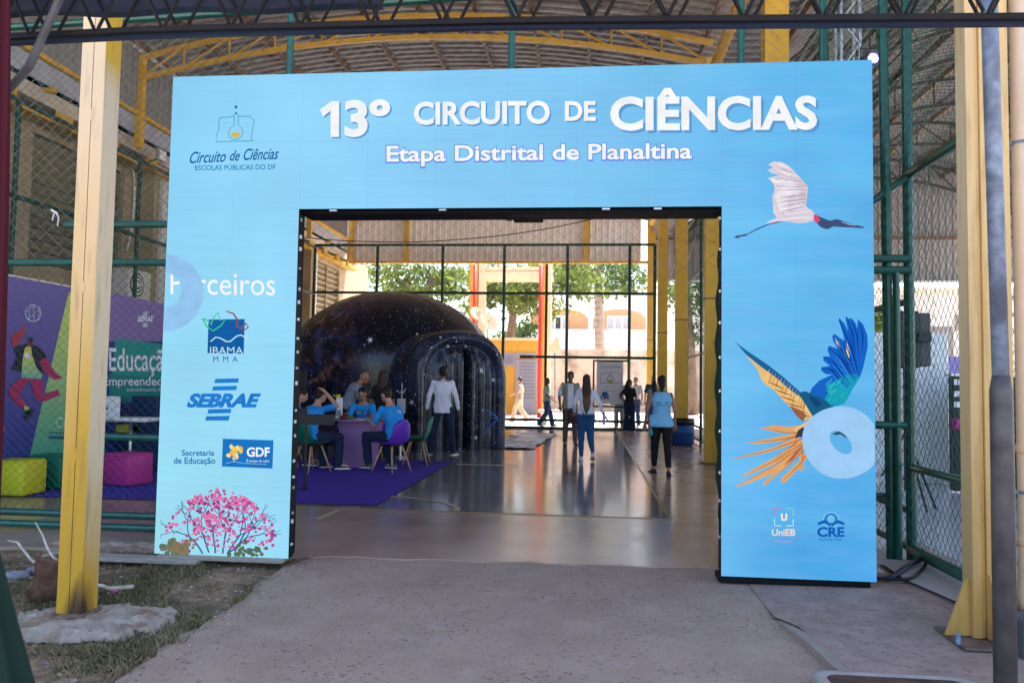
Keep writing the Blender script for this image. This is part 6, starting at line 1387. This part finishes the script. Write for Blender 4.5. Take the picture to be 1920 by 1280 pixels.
def bib(t_, J, s_):
    b = MB(); cu = bpy.data.curves.new('t', 'FONT'); 
    for body, z_, hh, w_ in (('CED DEST', 1.225, .026, .20), ('DE PLANALTINA', 1.185, .016, .21)):
        cu = bpy.data.curves.new('t', 'FONT'); cu.body = body; cu.offset = .02; to = bpy.data.objects.new('t', cu); col.objects.link(to); me = bpy.data.meshes.new_from_object(to.evaluated_get(bpy.context.evaluated_depsgraph_get()))
        a0 = min(v.co.x for v in me.vertices); a1 = max(v.co.x for v in me.vertices); mh = max(v.co.y for v in me.vertices)
        b.add([((v.co.x-a0)/(a1-a0)*w_-w_/2, -.149, (z_+v.co.y/mh*hh)*s_) for v in me.vertices], [tuple(p.vertices) for p in me.polygons]); bpy.data.objects.remove(to); bpy.data.meshes.remove(me)
    b.build('lettering', ink(20,50,90), t_, local=True)
    nv = mat('navy_trim', (.01,.025,.07), .7)
    MB().tube([J['N']+Vector((.075*math.cos(a), -.004+.068*math.sin(a), -.012)) for a in [2*PI*k/20 for k in range(21)]], .009, 8, cap=False).build('neck_trim', nv, t_, smooth=True, local=True)
    for e_ in (-1, 1): MB().tube([J['SL' if e_ < 0 else 'SR']+Vector((e_*.004, .062*math.cos(a), -.045+.085*math.sin(a))) for a in [2*PI*k/20 for k in range(21)]], .008, 8, cap=False).build('armhole_trim', nv, t_, smooth=True, local=True)
    # lower left corner of the vest hangs longer
    MB().loft([[Vector((-.20+dx_, -.135+.05*k2*dx_, z_)) for dx_, z_ in ((0,.98), (.16,.98), (.30,.98))][::1]+[Vector((.10,-.128,.93)), Vector((-.03,-.138,.84)), Vector((-.17,-.13,.79)), Vector((-.205,-.10,.84))] for k2 in (0, .0)][:1]+[[Vector((p.x, p.y-.012, p.z)) for p in [Vector((-.20,-.135,.98)), Vector((-.04,-.135,.98)), Vector((.10,-.135,.98)), Vector((.10,-.128,.93)), Vector((-.03,-.138,.84)), Vector((-.17,-.13,.79)), Vector((-.205,-.10,.84))]]]).build('vest_tail', c_aqua, t_, local=True)
person('woman in pale blue sleeveless vest and black trousers walking away at the right', x, y, math.radians(0), 1.62, 'tan', c_aqua, (c_blk, 1.0, 1.0), (s_black, s_black), m_hairb, dict(HL=(-.085,0,.90), KL=(-.10,.15,.50), AL=(-.11,.20,.09), TL=(-.15,.34,.03), KR=(.10,-.02,.49), AR=(.10,-.20,.10), TR=(.12,-.06,.03), EL=(-.26,-.02,1.12), WL=(-.28,.06,.87), ER=(.24,-.02,1.12), WR=(.23,.06,.88)), 'none', True, 'bun', hem=-.22, extra=bib, trouser_end=.14, vox=.014, fat=1.08)
q = at_y(1221, 800, y); t = thing('water_bottle', 'pink to teal water bottle carried by the woman in the pale blue vest', 'bottle', tuple(q)); MB().lathe((q.x, q.y+.02, q.z-.02), [(.036,0),(.036,.10)], 14).build('lower_body', mat('coral_plastic', (.75,.25,.18), .35), t, smooth=True); MB().lathe((q.x+.002, q.y+.02, q.z-.13), [(.034,0),(.036,.005),(.036,.108)], 14).build('base', mat('teal_plastic', (.03,.35,.38), .35), t, smooth=True); MB().lathe((q.x, q.y+.02, q.z+.082), [(.036,0),(.034,.06),(.02,.09),(.02,.11)], 14).build('cap', mat('pink_plastic', (.65,.08,.25), .35), t, smooth=True)
# far people by the fence and in the yard
WALK = dict(KL=(-.09,.16,.50), AL=(-.09,.24,.10), TL=(-.09,.40,.06), KR=(.09,-.04,.48), AR=(.09,-.30,.14), TR=(.09,-.15,.04), EL=(-.22,.02,1.13), WL=(-.14,.22,1.05), ER=(.22,-.10,1.13), WR=(.22,-.04,.88))
p = at_y(975, 700, 28.2)
person('person in beige tee and trousers walking left in the yard behind the far fence', p.x, 28.2, math.radians(85), 1.66, 'light', c_beige, (c_beige, 1.25, 1.6), (s_white, s_white), m_hairbr, WALK, 'short', hem=-.1, vox=.022, z=-.006)
p = at_y(1026, 700, 25.6)
person('woman with dark curly hair in mint top and blue jeans by the far fence', p.x, 25.6, math.radians(-70), 1.62, 'brown', c_mint, (c_jean, 1.15, 1.6), (s_white, s_white), m_hairb, dict(WALK, WR=(.2,.2,.92)), 'short', True, 'curly', hem=-.1, vox=.022)
x, y = put(1180, 808)
person('woman with long dark hair, hand on hip, in black top near the far fence', x, y, math.radians(-20), 1.62, 'brown', c_blk, (c_navy, 1.2, 1.9), (s_black, s_sole), m_hairb, dict(EL=(-.33,-.08,1.13), WL=(-.17,-.02,.97), look=(.8,.5,0)), 'short', True, 'long', hem=-.05, vox=.02)
p = at_y(1222, 700, 25.4)
person('person with dark ponytail in grey-blue tee standing by the right end of the far fence', p.x-.05, 23.9, math.radians(10), 1.60, 'tan', c_grey, (c_jean, 1.1, 1.2), (s_white, s_white), m_hairb, None, 'short', True, 'long', hem=-.15, vox=.022)
p = at_y(1224, 700, 26.5)
person('bald man in black tee in the yard behind the ponytailed person', p.x, 26.5, math.radians(175), 1.76, 'light', c_blk, (c_grey, 1.1, 1.2), (s_grey, s_sole), m_hairb, None, 'short', hairstyle='bald', vox=.022)
p = at_y(1162, 700, 26.2)
person('man in grey clothes standing mostly hidden behind the white banner', p.x, 26.2, math.radians(170), 1.70, 'brown', c_grey, (c_grey, 1.2, 1.5), (s_grey, s_sole), m_hairb, None, 'short', vox=.022)
p = at_y(1192, 700, 26.9)
person('person in white top behind the woman with the hand on her hip', p.x, 26.9, math.radians(150), 1.70, 'light', c_white, (c_jean, 1.1, 1.4), (s_white, s_white), m_hairb, None, 'short', vox=.022)
# group round the table
SEAT = dict(P=(0,-.06,.52), HL=(-.09,-.02,.52), HR=(.09,-.02,.52), KL=(-.14,.36,.50), KR=(.14,.36,.50), AL=(-.12,.34,.09), AR=(.12,.30,.09), TL=(-.13,.50,.03), TR=(.13,.46,.03))
def seated(lean=.10, head=(0,.20,1.15), **k):
    d = dict(SEAT, N=(0,lean,1.00), Hd=(head[0],head[1],head[2]), SL=(-.175,lean,.955), SR=(.175,lean,.955), EL=(-.23,lean+.12,.72), ER=(.23,lean+.12,.72), WL=(-.12,lean+.34,.78), WR=(.12,lean+.34,.78), look=(0,1,-.45), back=(0,-.05,0)); d.update(k); return d
def back_print(t_, J, s_):
    nrm = Vector((0,-1,.18)).normalized(); b = MB()
    def plate(u, v_, w_, h_, nm, m_):
        c = J['P'].lerp(J['N'], v_)+Vector((u,-.175,0)); e_ = (J['N']-J['P']).normalized(); MB().add([c+Vector((-w_/2,0,0))-e_*h_/2, c+Vector((w_/2,0,0))-e_*h_/2, c+Vector((w_/2,0,0))+e_*h_/2, c+Vector((-w_/2,0,0))+e_*h_/2], [(0,1,2,3)]).build(nm, m_, t_, local=True)
    plate(.02, .80, .07, .07, 'back_print', ink(205,225,240)); plate(.02, .80, .05, .05, 'back_print_inner', c_blue); plate(.02, .64, .07, .012, 'print_line', ink(160,205,235)); plate(.02, .61, .06, .008, 'print_line', ink(160,205,235)); plate(.03, .40, .075, .02, 'print_mark', ink(235,240,250)); plate(.03, .40, .02, .055, 'print_mark', ink(235,240,250))
person('bearded man in bright blue tee with printed back seated on the violet chair', -3.14, 12.25, math.radians(58), 1.74, 'light', c_blue, (c_navy, 1.1, 1.2), (s_grey, s_sole), m_hairb, seated(.06, (0,.16,1.17), ER=(.24,.16,.70), WR=(.10,.40,.80), KL=(-.18,.40,.52), AL=(-.10,.42,.09), TL=(-.10,.58,.03), KR=(.12,.38,.52), AR=(.16,.12,.09), TR=(.18,.28,.03)), 'short', hem=-.08, extra=back_print, vox=.014, z=.03, fat=1.05)
def front_print(t_, J, s_):
    for u, v_, w_, h_, c_ in ((-.07,.62,.05,.018,(235,240,250)), (.05,.66,.07,.014,(225,205,60)), (.05,.60,.08,.012,(120,215,180))):
        c = J['P'].lerp(J['N'], v_)+Vector((u,.145,0)); e_ = (J['N']-J['P']).normalized(); MB().add([c+Vector((-w_/2,0,0))-e_*h_/2, c+Vector((w_/2,0,0))-e_*h_/2, c+Vector((w_/2,0,0))+e_*h_/2, c+Vector((-w_/2,0,0))+e_*h_/2], [(0,1,2,3)]).build('chest_print', ink(*c_), t_, local=True)
p = at_y(684, 740, 14.05)
person('man with short black hair in bright blue tee seated behind the table, facing us', p.x, 14.05, math.radians(182), 1.72, 'tan', c_blue, (c_navy, 1.1, 1.2), (s_grey, s_sole), m_hairb, seated(.10, (.0,.19,1.165), look=(0,1,-.5), WL=(-.20,.42,.80), WR=(.20,.42,.80)), 'short', hem=-.05, extra=front_print, vox=.014, z=.03, fat=1.05)
p = at_y(592, 740, 11.95)
def arm_mark(t_, J, s_): c = J['SR'].lerp(J['ER'], .6)+Vector((.072,0,0)); MB().add([c+Vector((0,-.03,-.02)), c+Vector((0,.03,-.02)), c+Vector((0,.03,.02)), c+Vector((0,-.03,.02))], [(0,1,2,3)]).build('sleeve_print', ink(235,240,250), t_, local=True)
person('man in bright blue tee on the front green chair, one hand on his head', -4.36, 11.95, math.radians(-30), 1.72, 'light', c_blue, (c_navy, 1.1, 1.2), (s_black, s_white), m_hairb, seated(.08, (0,.16,1.16), ER=(.42,.12,1.02), WR=(.12,.12,1.24), handR=(-.6,0,.2), look=(.15,1,-.25), KR=(.18,.40,.50), AR=(.22,.36,.09), TR=(.30,.52,.03)), 'short', hem=-.08, extra=arm_mark, vox=.014, z=.03, fat=1.05)
person('man in glasses and dark blue tee partly hidden behind the left leg of the gate', -5.0, 12.6, math.radians(-75), 1.72, 'light', c_blue, (c_navy, 1.1, 1.2), (s_black, s_white), m_hairb, seated(.10, (0,.2,1.14)), 'short', hem=-.08, vox=.018, z=.03)
p = at_y(683, 705, 15.0)
person('balding man in grey tee leaning forward beside the woman in black', p.x-.28, 15.0, math.radians(-78), 1.74, 'tan', c_grey, (c_navy, 1.1, 1.2), (s_black, s_white), m_hairb, dict(P=(0,-.05,.93), N=(0,.16,1.35), Hd=(0,.27,1.47), SL=(-.175,.14,1.31), SR=(.175,.14,1.31), EL=(-.22,.26,1.06), ER=(.22,.22,1.05), WL=(-.14,.46,1.0), WR=(.16,.40,.90), look=(0,1,-.45)), 'short', hairstyle='bald', hem=-.15, fat=1.12, vox=.016)
p = at_y(718, 705, 14.75)
person('woman with very long brown hair in black top seen from behind beside the table', p.x, 14.75, math.radians(10), 1.66, 'tan', c_blk, (c_blk, 1.05, 1.0), (s_black, s_black), m_hairbr, dict(N=(0,.04,1.42), look=(.1,1,-.5)), 'short', True, 'long', hem=-.1, fat=1.08, vox=.016)

# ================================================================== YARD BEYOND THE FAR END
m_orange = mat('orange_yellow_wall', (.62,.33,.05), .7, var=.06); m_red = mat('red_pipe_paint', (.60,.02,.03), .45); m_creamw = mat('sunlit_cream', (.75,.60,.40), .7)
m_slat = mat('slat_grey', (.2,.2,.27), .5); m_lilac = mat('lilac_door_paint', (.30,.30,.40), .5)
def wbox(px0, py0, px1, py1, Y, dep, b=None, mi=0, z0=None):
    a, c = at_y(px0, py0, Y), at_y(px1, py1, Y); b = b or MB(); b.box(a.x, c.x, Y, Y+dep, z0 if z0 is not None else c.z, a.z, mi); return b
# covered porch frame
YP = 33.0
t = thing('porch', 'cream and yellow porch frame standing in the sunny yard', 'porch', (at_y(950, 700, YP).x, YP, 0))
for px0, px1, m_ in ((881, 893, m_orange), (897, 906, m_creamw), (1014, 1024, m_orange), (1023, 1031, m_creamw)): wbox(px0, 495, px1, 780, YP, .3, z0=0).build('post', m_, t)
wbox(893, 500, 1031, 507, YP+.02, 4).build('roof_slab', m_creamw, t); wbox(907, 508, 1013, 523, YP+.05, .25).build('lintel', m_creamw, t)
for px_ in (889, 1013):
    q = at_y(px_, 600, YP-.25); q2 = at_y(px_, 497, YP-.25); tt = tag(MB().tube([(q.x, YP-.25, 0), (q.x, YP-.25, q2.z)], .075, 12).build('red_pipe', m_red, None, smooth=True), ('left' if px_ < 900 else 'right')+' red vertical fire pipe in front of the cream porch', 'pipe')
# orange utility house
YH = 35.5
a, c = at_y(936, 638, YH), at_y(1008, 760, YH)
t = thing('utility_house', 'low orange house with lilac louvred doors behind the far fence', 'house', ((a.x+c.x)/2, YH, 0))
MB().box(a.x-2.5, c.x, YH, YH+3, 0, a.z).build('wall', m_orange, t); MB().box(a.x-2.6, c.x+.05, YH-.15, YH+3.1, a.z+.002, a.z+.12).build('roof', m_creamw, t)
for px0, px1, py0, py1 in ((967, 1005, 674, 790), (940, 966, 661, 686), (968, 1005, 661, 672)):
    q0, q1 = at_y(px0, py0, YH), at_y(px1, py1, YH); z0_ = max(.02, q1.z); d_ = MB().box(q0.x, q1.x, YH-.06, YH-.003, z0_, q0.z).build('door' if py1 > 700 else 'vent', m_lilac, t)
    n_ = 11 if py1 > 700 else 4
    for k in range(n_): zz = q0.z-.12-k*(.16 if py1 > 700 else (q0.z-z0_-.15)/4); MB().box(q0.x+.18, q1.x-.08, YH-.085, YH-.062, zz-.05, zz).build('slat', m_black if px0 == 968 else m_slat, d_)
# stone-faced low wall and tall white house with arches
YW = 42.0
a, c = at_y(1030, 652, YW), at_y(1240, 780, YW)
tag(MB().box(a.x-6, c.x+6, YW, YW+.4, 0, at_y(1100, 655, YW).z).build('garden_wall', mat('pinkish_render', (.66,.52,.42), .9, var=.15, vscale=1.2, dirt=(.35,.25,.2), dscale=1.4, dlo=.5, dhi=.7)), 'weathered pinkish boundary wall behind the far yard', 'wall')
YB = 52.0
t = thing('white_house', 'tall white house with two shallow arched verandas and windows beyond the yard', 'house', (at_y(1110, 600, YB).x, YB, 0))
xs0, xs1 = at_y(985, 600, YB).x, at_y(1260, 600, YB).x; zt0 = at_y(1100, 541, YB).z; zr0 = at_y(1100, 617, YB).z
def archy(cx, hw, zbse, zsp, rise, n=14): return [(cx-hw, zbse), (cx+hw, zbse)]+[(cx+hw*math.cos(PI*k/n), zsp+rise*math.sin(PI*k/n)) for k in range(n+1)]
AR = []
for px0, px1 in ((985, 1103), (1112, 1212)):
    q0, q1 = at_y(px0, 600, YB), at_y(px1, 600, YB); AR.append(((q0.x+q1.x)/2, (q1.x-q0.x)/2, at_y(1100, 596, YB).z, at_y(1100, 578, YB).z))
# front wall with real arched openings
b = MB(); xs_ = [xs0-.2]; n = 14
def strip(x_a, x_b, z_a, z_b, zc=None, zd=None): b.add([(x_a, YB, z_a), (x_b, YB, z_b), (x_b, YB, zd), (x_a, YB, zc)], [(0,1,2,3)])
b.box(xs0, xs1+8, YB, YB+.3, 0, zr0)
prev = xs0
for cx, hw, zs_, zt_a in AR:
    if cx-hw > prev: b.box(prev, cx-hw, YB, YB+.3, zr0, zt0)
    for k in range(n):
        u0, u1 = cx-hw+2*hw*k/n, cx-hw+2*hw*(k+1)/n; f0, f1 = [zs_+(zt_a-zs_)*math.sqrt(max(0, 1-((u-cx)/hw)**2)) for u in (u0, u1)]
        b.add([(u0, YB, f0), (u1, YB, f1), (u1, YB, zt0), (u0, YB, zt0), (u0, YB+.3, f0), (u1, YB+.3, f1)], [(0,1,2,3), (0,4,5,1)])
    prev = cx+hw
b.box(prev, xs1+8, YB, YB+.3, zr0, zt0); b.build('front_wall', m_whitewall, t)
MB().box(xs0-.15, xs1+8.1, YB-.12, YB+.5, zt0+.002, zt0+.18).build('cornice', m_whitewall, t)
MB().box(xs0, xs1+8, YB+2.4, YB+2.6, 0, zt0).build('inner_wall', mat('terracotta_wall', (.50,.28,.15), .85), t); MB().box(xs0, xs1+8, YB+.31, YB+2.39, zr0-.2, zr0-.05).build('veranda_floor', m_whitewall, t)
MB().box(xs0, xs0+.2, YB+.3, YB+5, 0, zt0).build('side_wall', m_whitewall, t)
for px0, px1 in ((1028, 1065), (1138, 1181)):
    q0, q1 = at_y(px0, 594, YB+2.3), at_y(px1, 618, YB+2.3); f_ = MB().box(q0.x, q1.x, YB+2.30, YB+2.38, q1.z, q0.z+.1).build('window', m_whitewall, t)
    for k in range(3): w3 = (q1.x-q0.x)/3; MB().box(q0.x+w3*k+.06, q0.x+w3*(k+1)-.06, YB+2.27, YB+2.295, q1.z+.06, q0.z-.02).build('pane', mat('dark_glass', (.05,.055,.07), .15) if k == 1 and px0 == 1028 else mat('shutter_grey', (.4,.42,.45), .5), f_)
# satellite dishes and clutter behind the dome
for (px_, py_, r_, lb) in ((895, 590, .35, 'small pale satellite dish left of the red pipe'), (915, 604, .42, 'tilted cream satellite dish right of the red pipe')):
    q = at_y(px_, py_, 32.0); t = thing('satellite_dish', lb, 'satellite dish', tuple(q)); N_ = Vector((.5 if px_ < 900 else .6, -.7, .5)).normalized(); Rq = N_.to_track_quat('Z', 'Y').to_matrix()
    rings = [[q+Rq @ Vector((r_*u*math.cos(a), r_*u*math.sin(a), .18*r_*u*u)) for a in [2*PI*j/20 for j in range(20)]] for u in (.02, .4, .7, 1)]
    o = MB().loft(rings, cap=False).build('dish', m_creamw, t, smooth=True); mod(o, 'SOLIDIFY', thickness=.02); bake(o); MB().tube([q, (q.x, 32.05, 0)], .035, 8).build('mast', m_galv, t); MB().tube([q, q+N_*.3], .012, 6).build('feed_arm', m_galv, t)
q = at_y(1043, 645, 31.5); t = thing('folded_board', 'crooked beige board leaning beside the porch post', 'board', (q.x, 31.5, 0))
for k, pts in enumerate(([(1028,650),(1046,628),(1052,655),(1036,664)],)): P_ = [at_y(x_, y_, 31.5) for x_, y_ in pts]; MB().add(P_+[p_+Vector((0,.06,0)) for p_ in P_], [(0,1,2,3),(7,6,5,4),(0,4,5,1),(1,5,6,2),(2,6,7,3),(3,7,4,0)]).build('board', m_beige if 'm_beige' in globals() else m_creamw, t)
MB().tube([at_y(1040, 655, 31.53), (q.x, 31.53, 0)], .03, 8).build('support', m_galv, t)
# low table of things behind the fence
q = at_y(1046, 770, 27.0); t = thing('yard_bench', 'pale concrete bench behind the far fence', 'bench', (q.x, 27, 0)); MB().bbox(q.x-.7, q.x+.5, 27, 27.5, .42, .52, .02).build('seat', m_whitewall, t); MB().box(q.x-.6, q.x-.4, 27.05, 27.45, -.01, .42).build('leg', m_whitewall, t); MB().box(q.x+.2, q.x+.4, 27.05, 27.45, -.01, .42).build('leg', m_whitewall, t)
# trees
m_leaf = mat('leaf_green', (.14,.18,.035), .55, var=.35, vscale=1.5, trans=.5); m_leafd = mat('leaf_deep_green', (.09,.135,.035), .55, var=.35, vscale=1.5, trans=.35); m_trunk = mat('tree_bark', (.26,.17,.12), .9, var=.3, vscale=5, bump=.5)
def tree(label, base, trunk_pts, r0, crowns, leafs, m_l=m_leaf, size=.17, seed=1, name='tree', limbs=()):
    rg = random.Random(seed); t = thing(name, label, 'tree', tuple(base)); n_ = len(trunk_pts)
    tr = MB().tube([Vector(p_) for p_ in trunk_pts], [r0*(1-.5*i/(n_-1)) for i in range(n_)], 10).build('trunk', m_trunk, t, smooth=True)
    for L_ in limbs: MB().tube([Vector(p_) for p_ in L_], [r0*.55*(1-.75*i/(len(L_)-1)) for i in range(len(L_))], 8).build('limb', m_trunk, tr, smooth=True)
    b = MB(); vv = []; ff = []
    for c, r_, n2 in crowns:
        cl = [(rg.gauss(0,.42), rg.gauss(0,.42), rg.gauss(0,.42)) for _ in range(max(8, n2//70))]
        for k in range(n2):
            q = rg.choice(cl); sp_2 = .17; x_, y_, z_ = [c[i]+r_[i]*(q[i]+rg.gauss(0, sp_2)) for i in range(3)]
            d = Vector((rg.gauss(0,1), rg.gauss(0,1), rg.gauss(0,.6))).normalized(); e_ = d.orthogonal().normalized(); e_ = Matrix.Rotation(rg.uniform(0,6.3), 3, d) @ e_; f_ = d.cross(e_); s2 = size*rg.uniform(.5, 1.2); P_ = Vector((x_, y_, z_)); k2 = len(vv)
            vv += [P_-e_*s2, P_+f_*s2*.45, P_+e_*s2, P_-f_*s2*.45]; ff.append((k2, k2+1, k2+2, k2+3))
    b.v = vv; b.f = ff; b.mi = [0]*len(ff); o = b.build('crown', m_l, t); return t
def A3(x_, y_, Y): q = at_y(x_, y_, Y); return (q.x, q.y, q.z)
YT = 39.0
tree('broad leafy tree with forked brown trunk seen between the porch posts', A3(956, 700, YT)[:2]+(0,), [A3(957,790,YT), A3(956,640,YT), A3(962,590,YT), A3(952,565,YT)], .30,
     [(A3(960,545,YT), (2.6,2,1.3), 1700), (A3(915,530,YT), (2,2,1.2), 900), (A3(1005,560,YT-1), (1.6,1.5,1.0), 600), (A3(1065,510,YT-1), (3,2,1.0), 1400)], 0, seed=4, limbs=([A3(957,580,YT), A3(970,556,YT), A3(985,545,YT), A3(1010,530,YT)], [A3(954,572,YT), A3(938,560,YT), A3(922,548,YT)], [A3(962,585,YT), A3(985,572,YT), A3(1008,570,YT)]))
YT = 44.0
tree('wide green tree filling the view above the black dome', A3(800, 700, YT)[:2]+(0,), [A3(770,790,YT), A3(772,660,YT), A3(790,560,YT), A3(810,520,YT)], .35,
     [(A3(735,525,YT), (3,2,1.8), 1300), (A3(800,515,YT), (3.4,2,1.6), 1500), (A3(860,528,YT), (2.4,2,1.4), 1000), (A3(770,545,YT), (2.6,2,1.0), 700), (A3(882,575,YT), (.9,1,1.0), 350)], 0, seed=9, limbs=([A3(790,560,YT), A3(755,530,YT), A3(730,515,YT)], [A3(800,540,YT), A3(840,520,YT), A3(870,512,YT)]))
YT = 46.0
tr_ = thing('palm_tree', 'tall pale ringed palm trunk with drooping fronds left of the right columns', 'palm tree', A3(1124, 700, YT)[:2]+(0,))
r1, r2_, r3 = [A3(x_, y_, YT) for x_, y_ in ((1126,790), (1124,600), (1121,503))]
MB().tube([r1, r2_, r3, (r3[0], r3[1], r3[2]+2.2)], [.33,.28,.24,.22], 12).build('trunk', mat('palm_bark', (.42,.32,.26), .9, var=.2, vscale=4), tr_, smooth=True)
for k in range(22): z_ = 1.2+k*.36; u = z_/r3[2]; xx_ = r1[0]+(r3[0]-r1[0])*u; MB().tube([(xx_, YT, z_), (xx_, YT, z_+.05)], .34-.09*u, 12).build('ring', m_trunk, tr_)
rg = random.Random(5); top_ = Vector((r3[0], r3[1], r3[2]+1.3)); b = MB()
for k in range(26):
    a = k*2.4+rg.uniform(-.2,.2); L_ = rg.uniform(2.0, 3.1); d = Vector((math.cos(a), math.sin(a), 0)); pts = [top_+d*L_*u+Vector((0,0,.8*u-2.4*u*u*rg.uniform(.8,1.3))) for u in [i/8 for i in range(9)]]
    for i in range(1, 9):
        for s2 in (-1, 1):
            l_ = d.cross(Vector((0,0,1)))*s2; 
            for m2 in range(3): p_ = pts[i-1].lerp(pts[i], m2/3); b.add([p_, p_+l_*.10+d*.12-Vector((0,0,.10)), p_+l_*.42+d*.25-Vector((0,0,.45)), p_+l_*.06+d*.04-Vector((0,0,.06))], [(0,1,2,3)])
b.build('fronds', m_leafd, tr_)
YT = 36.0
tree('leafy branchy tree behind the top right of the far opening', A3(1215, 700, YT)[:2]+(0,), [A3(1300,790,YT+3), A3(1296,640,YT+3), A3(1290,560,YT+3)], .25, [(A3(1300,540,YT+3), (1.8,2,2.0), 1800), (A3(1165,515,YT+8), (3,2,1.2), 1500)], 0, m_leafd, seed=12)
tree('small tree seen through the right side fence beside the gate leg', A3(1650, 700, 34)[:2]+(0,), [A3(1652,790,34), A3(1654,690,34), A3(1650,640,34)], .14, [(A3(1644,612,34), (.7,1,.9), 500)], 0, seed=15)
tree('low pale shrub tree at the foot of the forked tree', A3(968, 650, 45)[:2]+(0,), [A3(966,790,45), A3(966,650,45)], .12, [(A3(966,622,45), (1.6,1,1.2), 1100)], 0, m_leafd, seed=19)
# buildings beyond the right hall
YR = 44.0
t = thing('cream_building', 'pale cream building with grey doors beyond the right-hand hall', 'building', (at_y(1740, 600, YR).x, YR, 0))
a, c = at_y(1560, 546, YR), at_y(2100, 700, YR); MB().box(a.x, c.x, YR, YR+4, 0, a.z).build('wall', mat('cream_render', (.66,.58,.50), .85, var=.05), t); MB().box(a.x-.1, c.x+.1, YR-.3, YR+4.2, a.z+.002, a.z+.2).build('roof', m_creamw, t)
for px0, px1, py0, py1 in ((1742, 1788, 612, 720), (1790, 1800, 590, 620)): q0, q1 = at_y(px0, py0, YR), at_y(px1, py1, YR); MB().box(q0.x, q1.x, YR-.05, YR-.003, max(0, q1.z), q0.z).build('doorway' if py1 > 700 else 'window', mat('warm_grey_door', (.27,.22,.19), .7), t)
tag(MB().box(at_y(1775, 600, 30).x, at_y(1840, 600, 30).x, 30, 31, 0, at_y(1780, 668, 30).z).build('blue_counter', mat('blue_violet_panel', (.13,.13,.38), .6)), 'blue-violet counter in the distance behind the black counter', 'counter')
tag(MB().tube([A3(560, 570, 60), A3(900, 575, 60)], .02, 5).build('phone_wire', m_black), 'thin overhead wire crossing the sky behind the trees', 'cable')
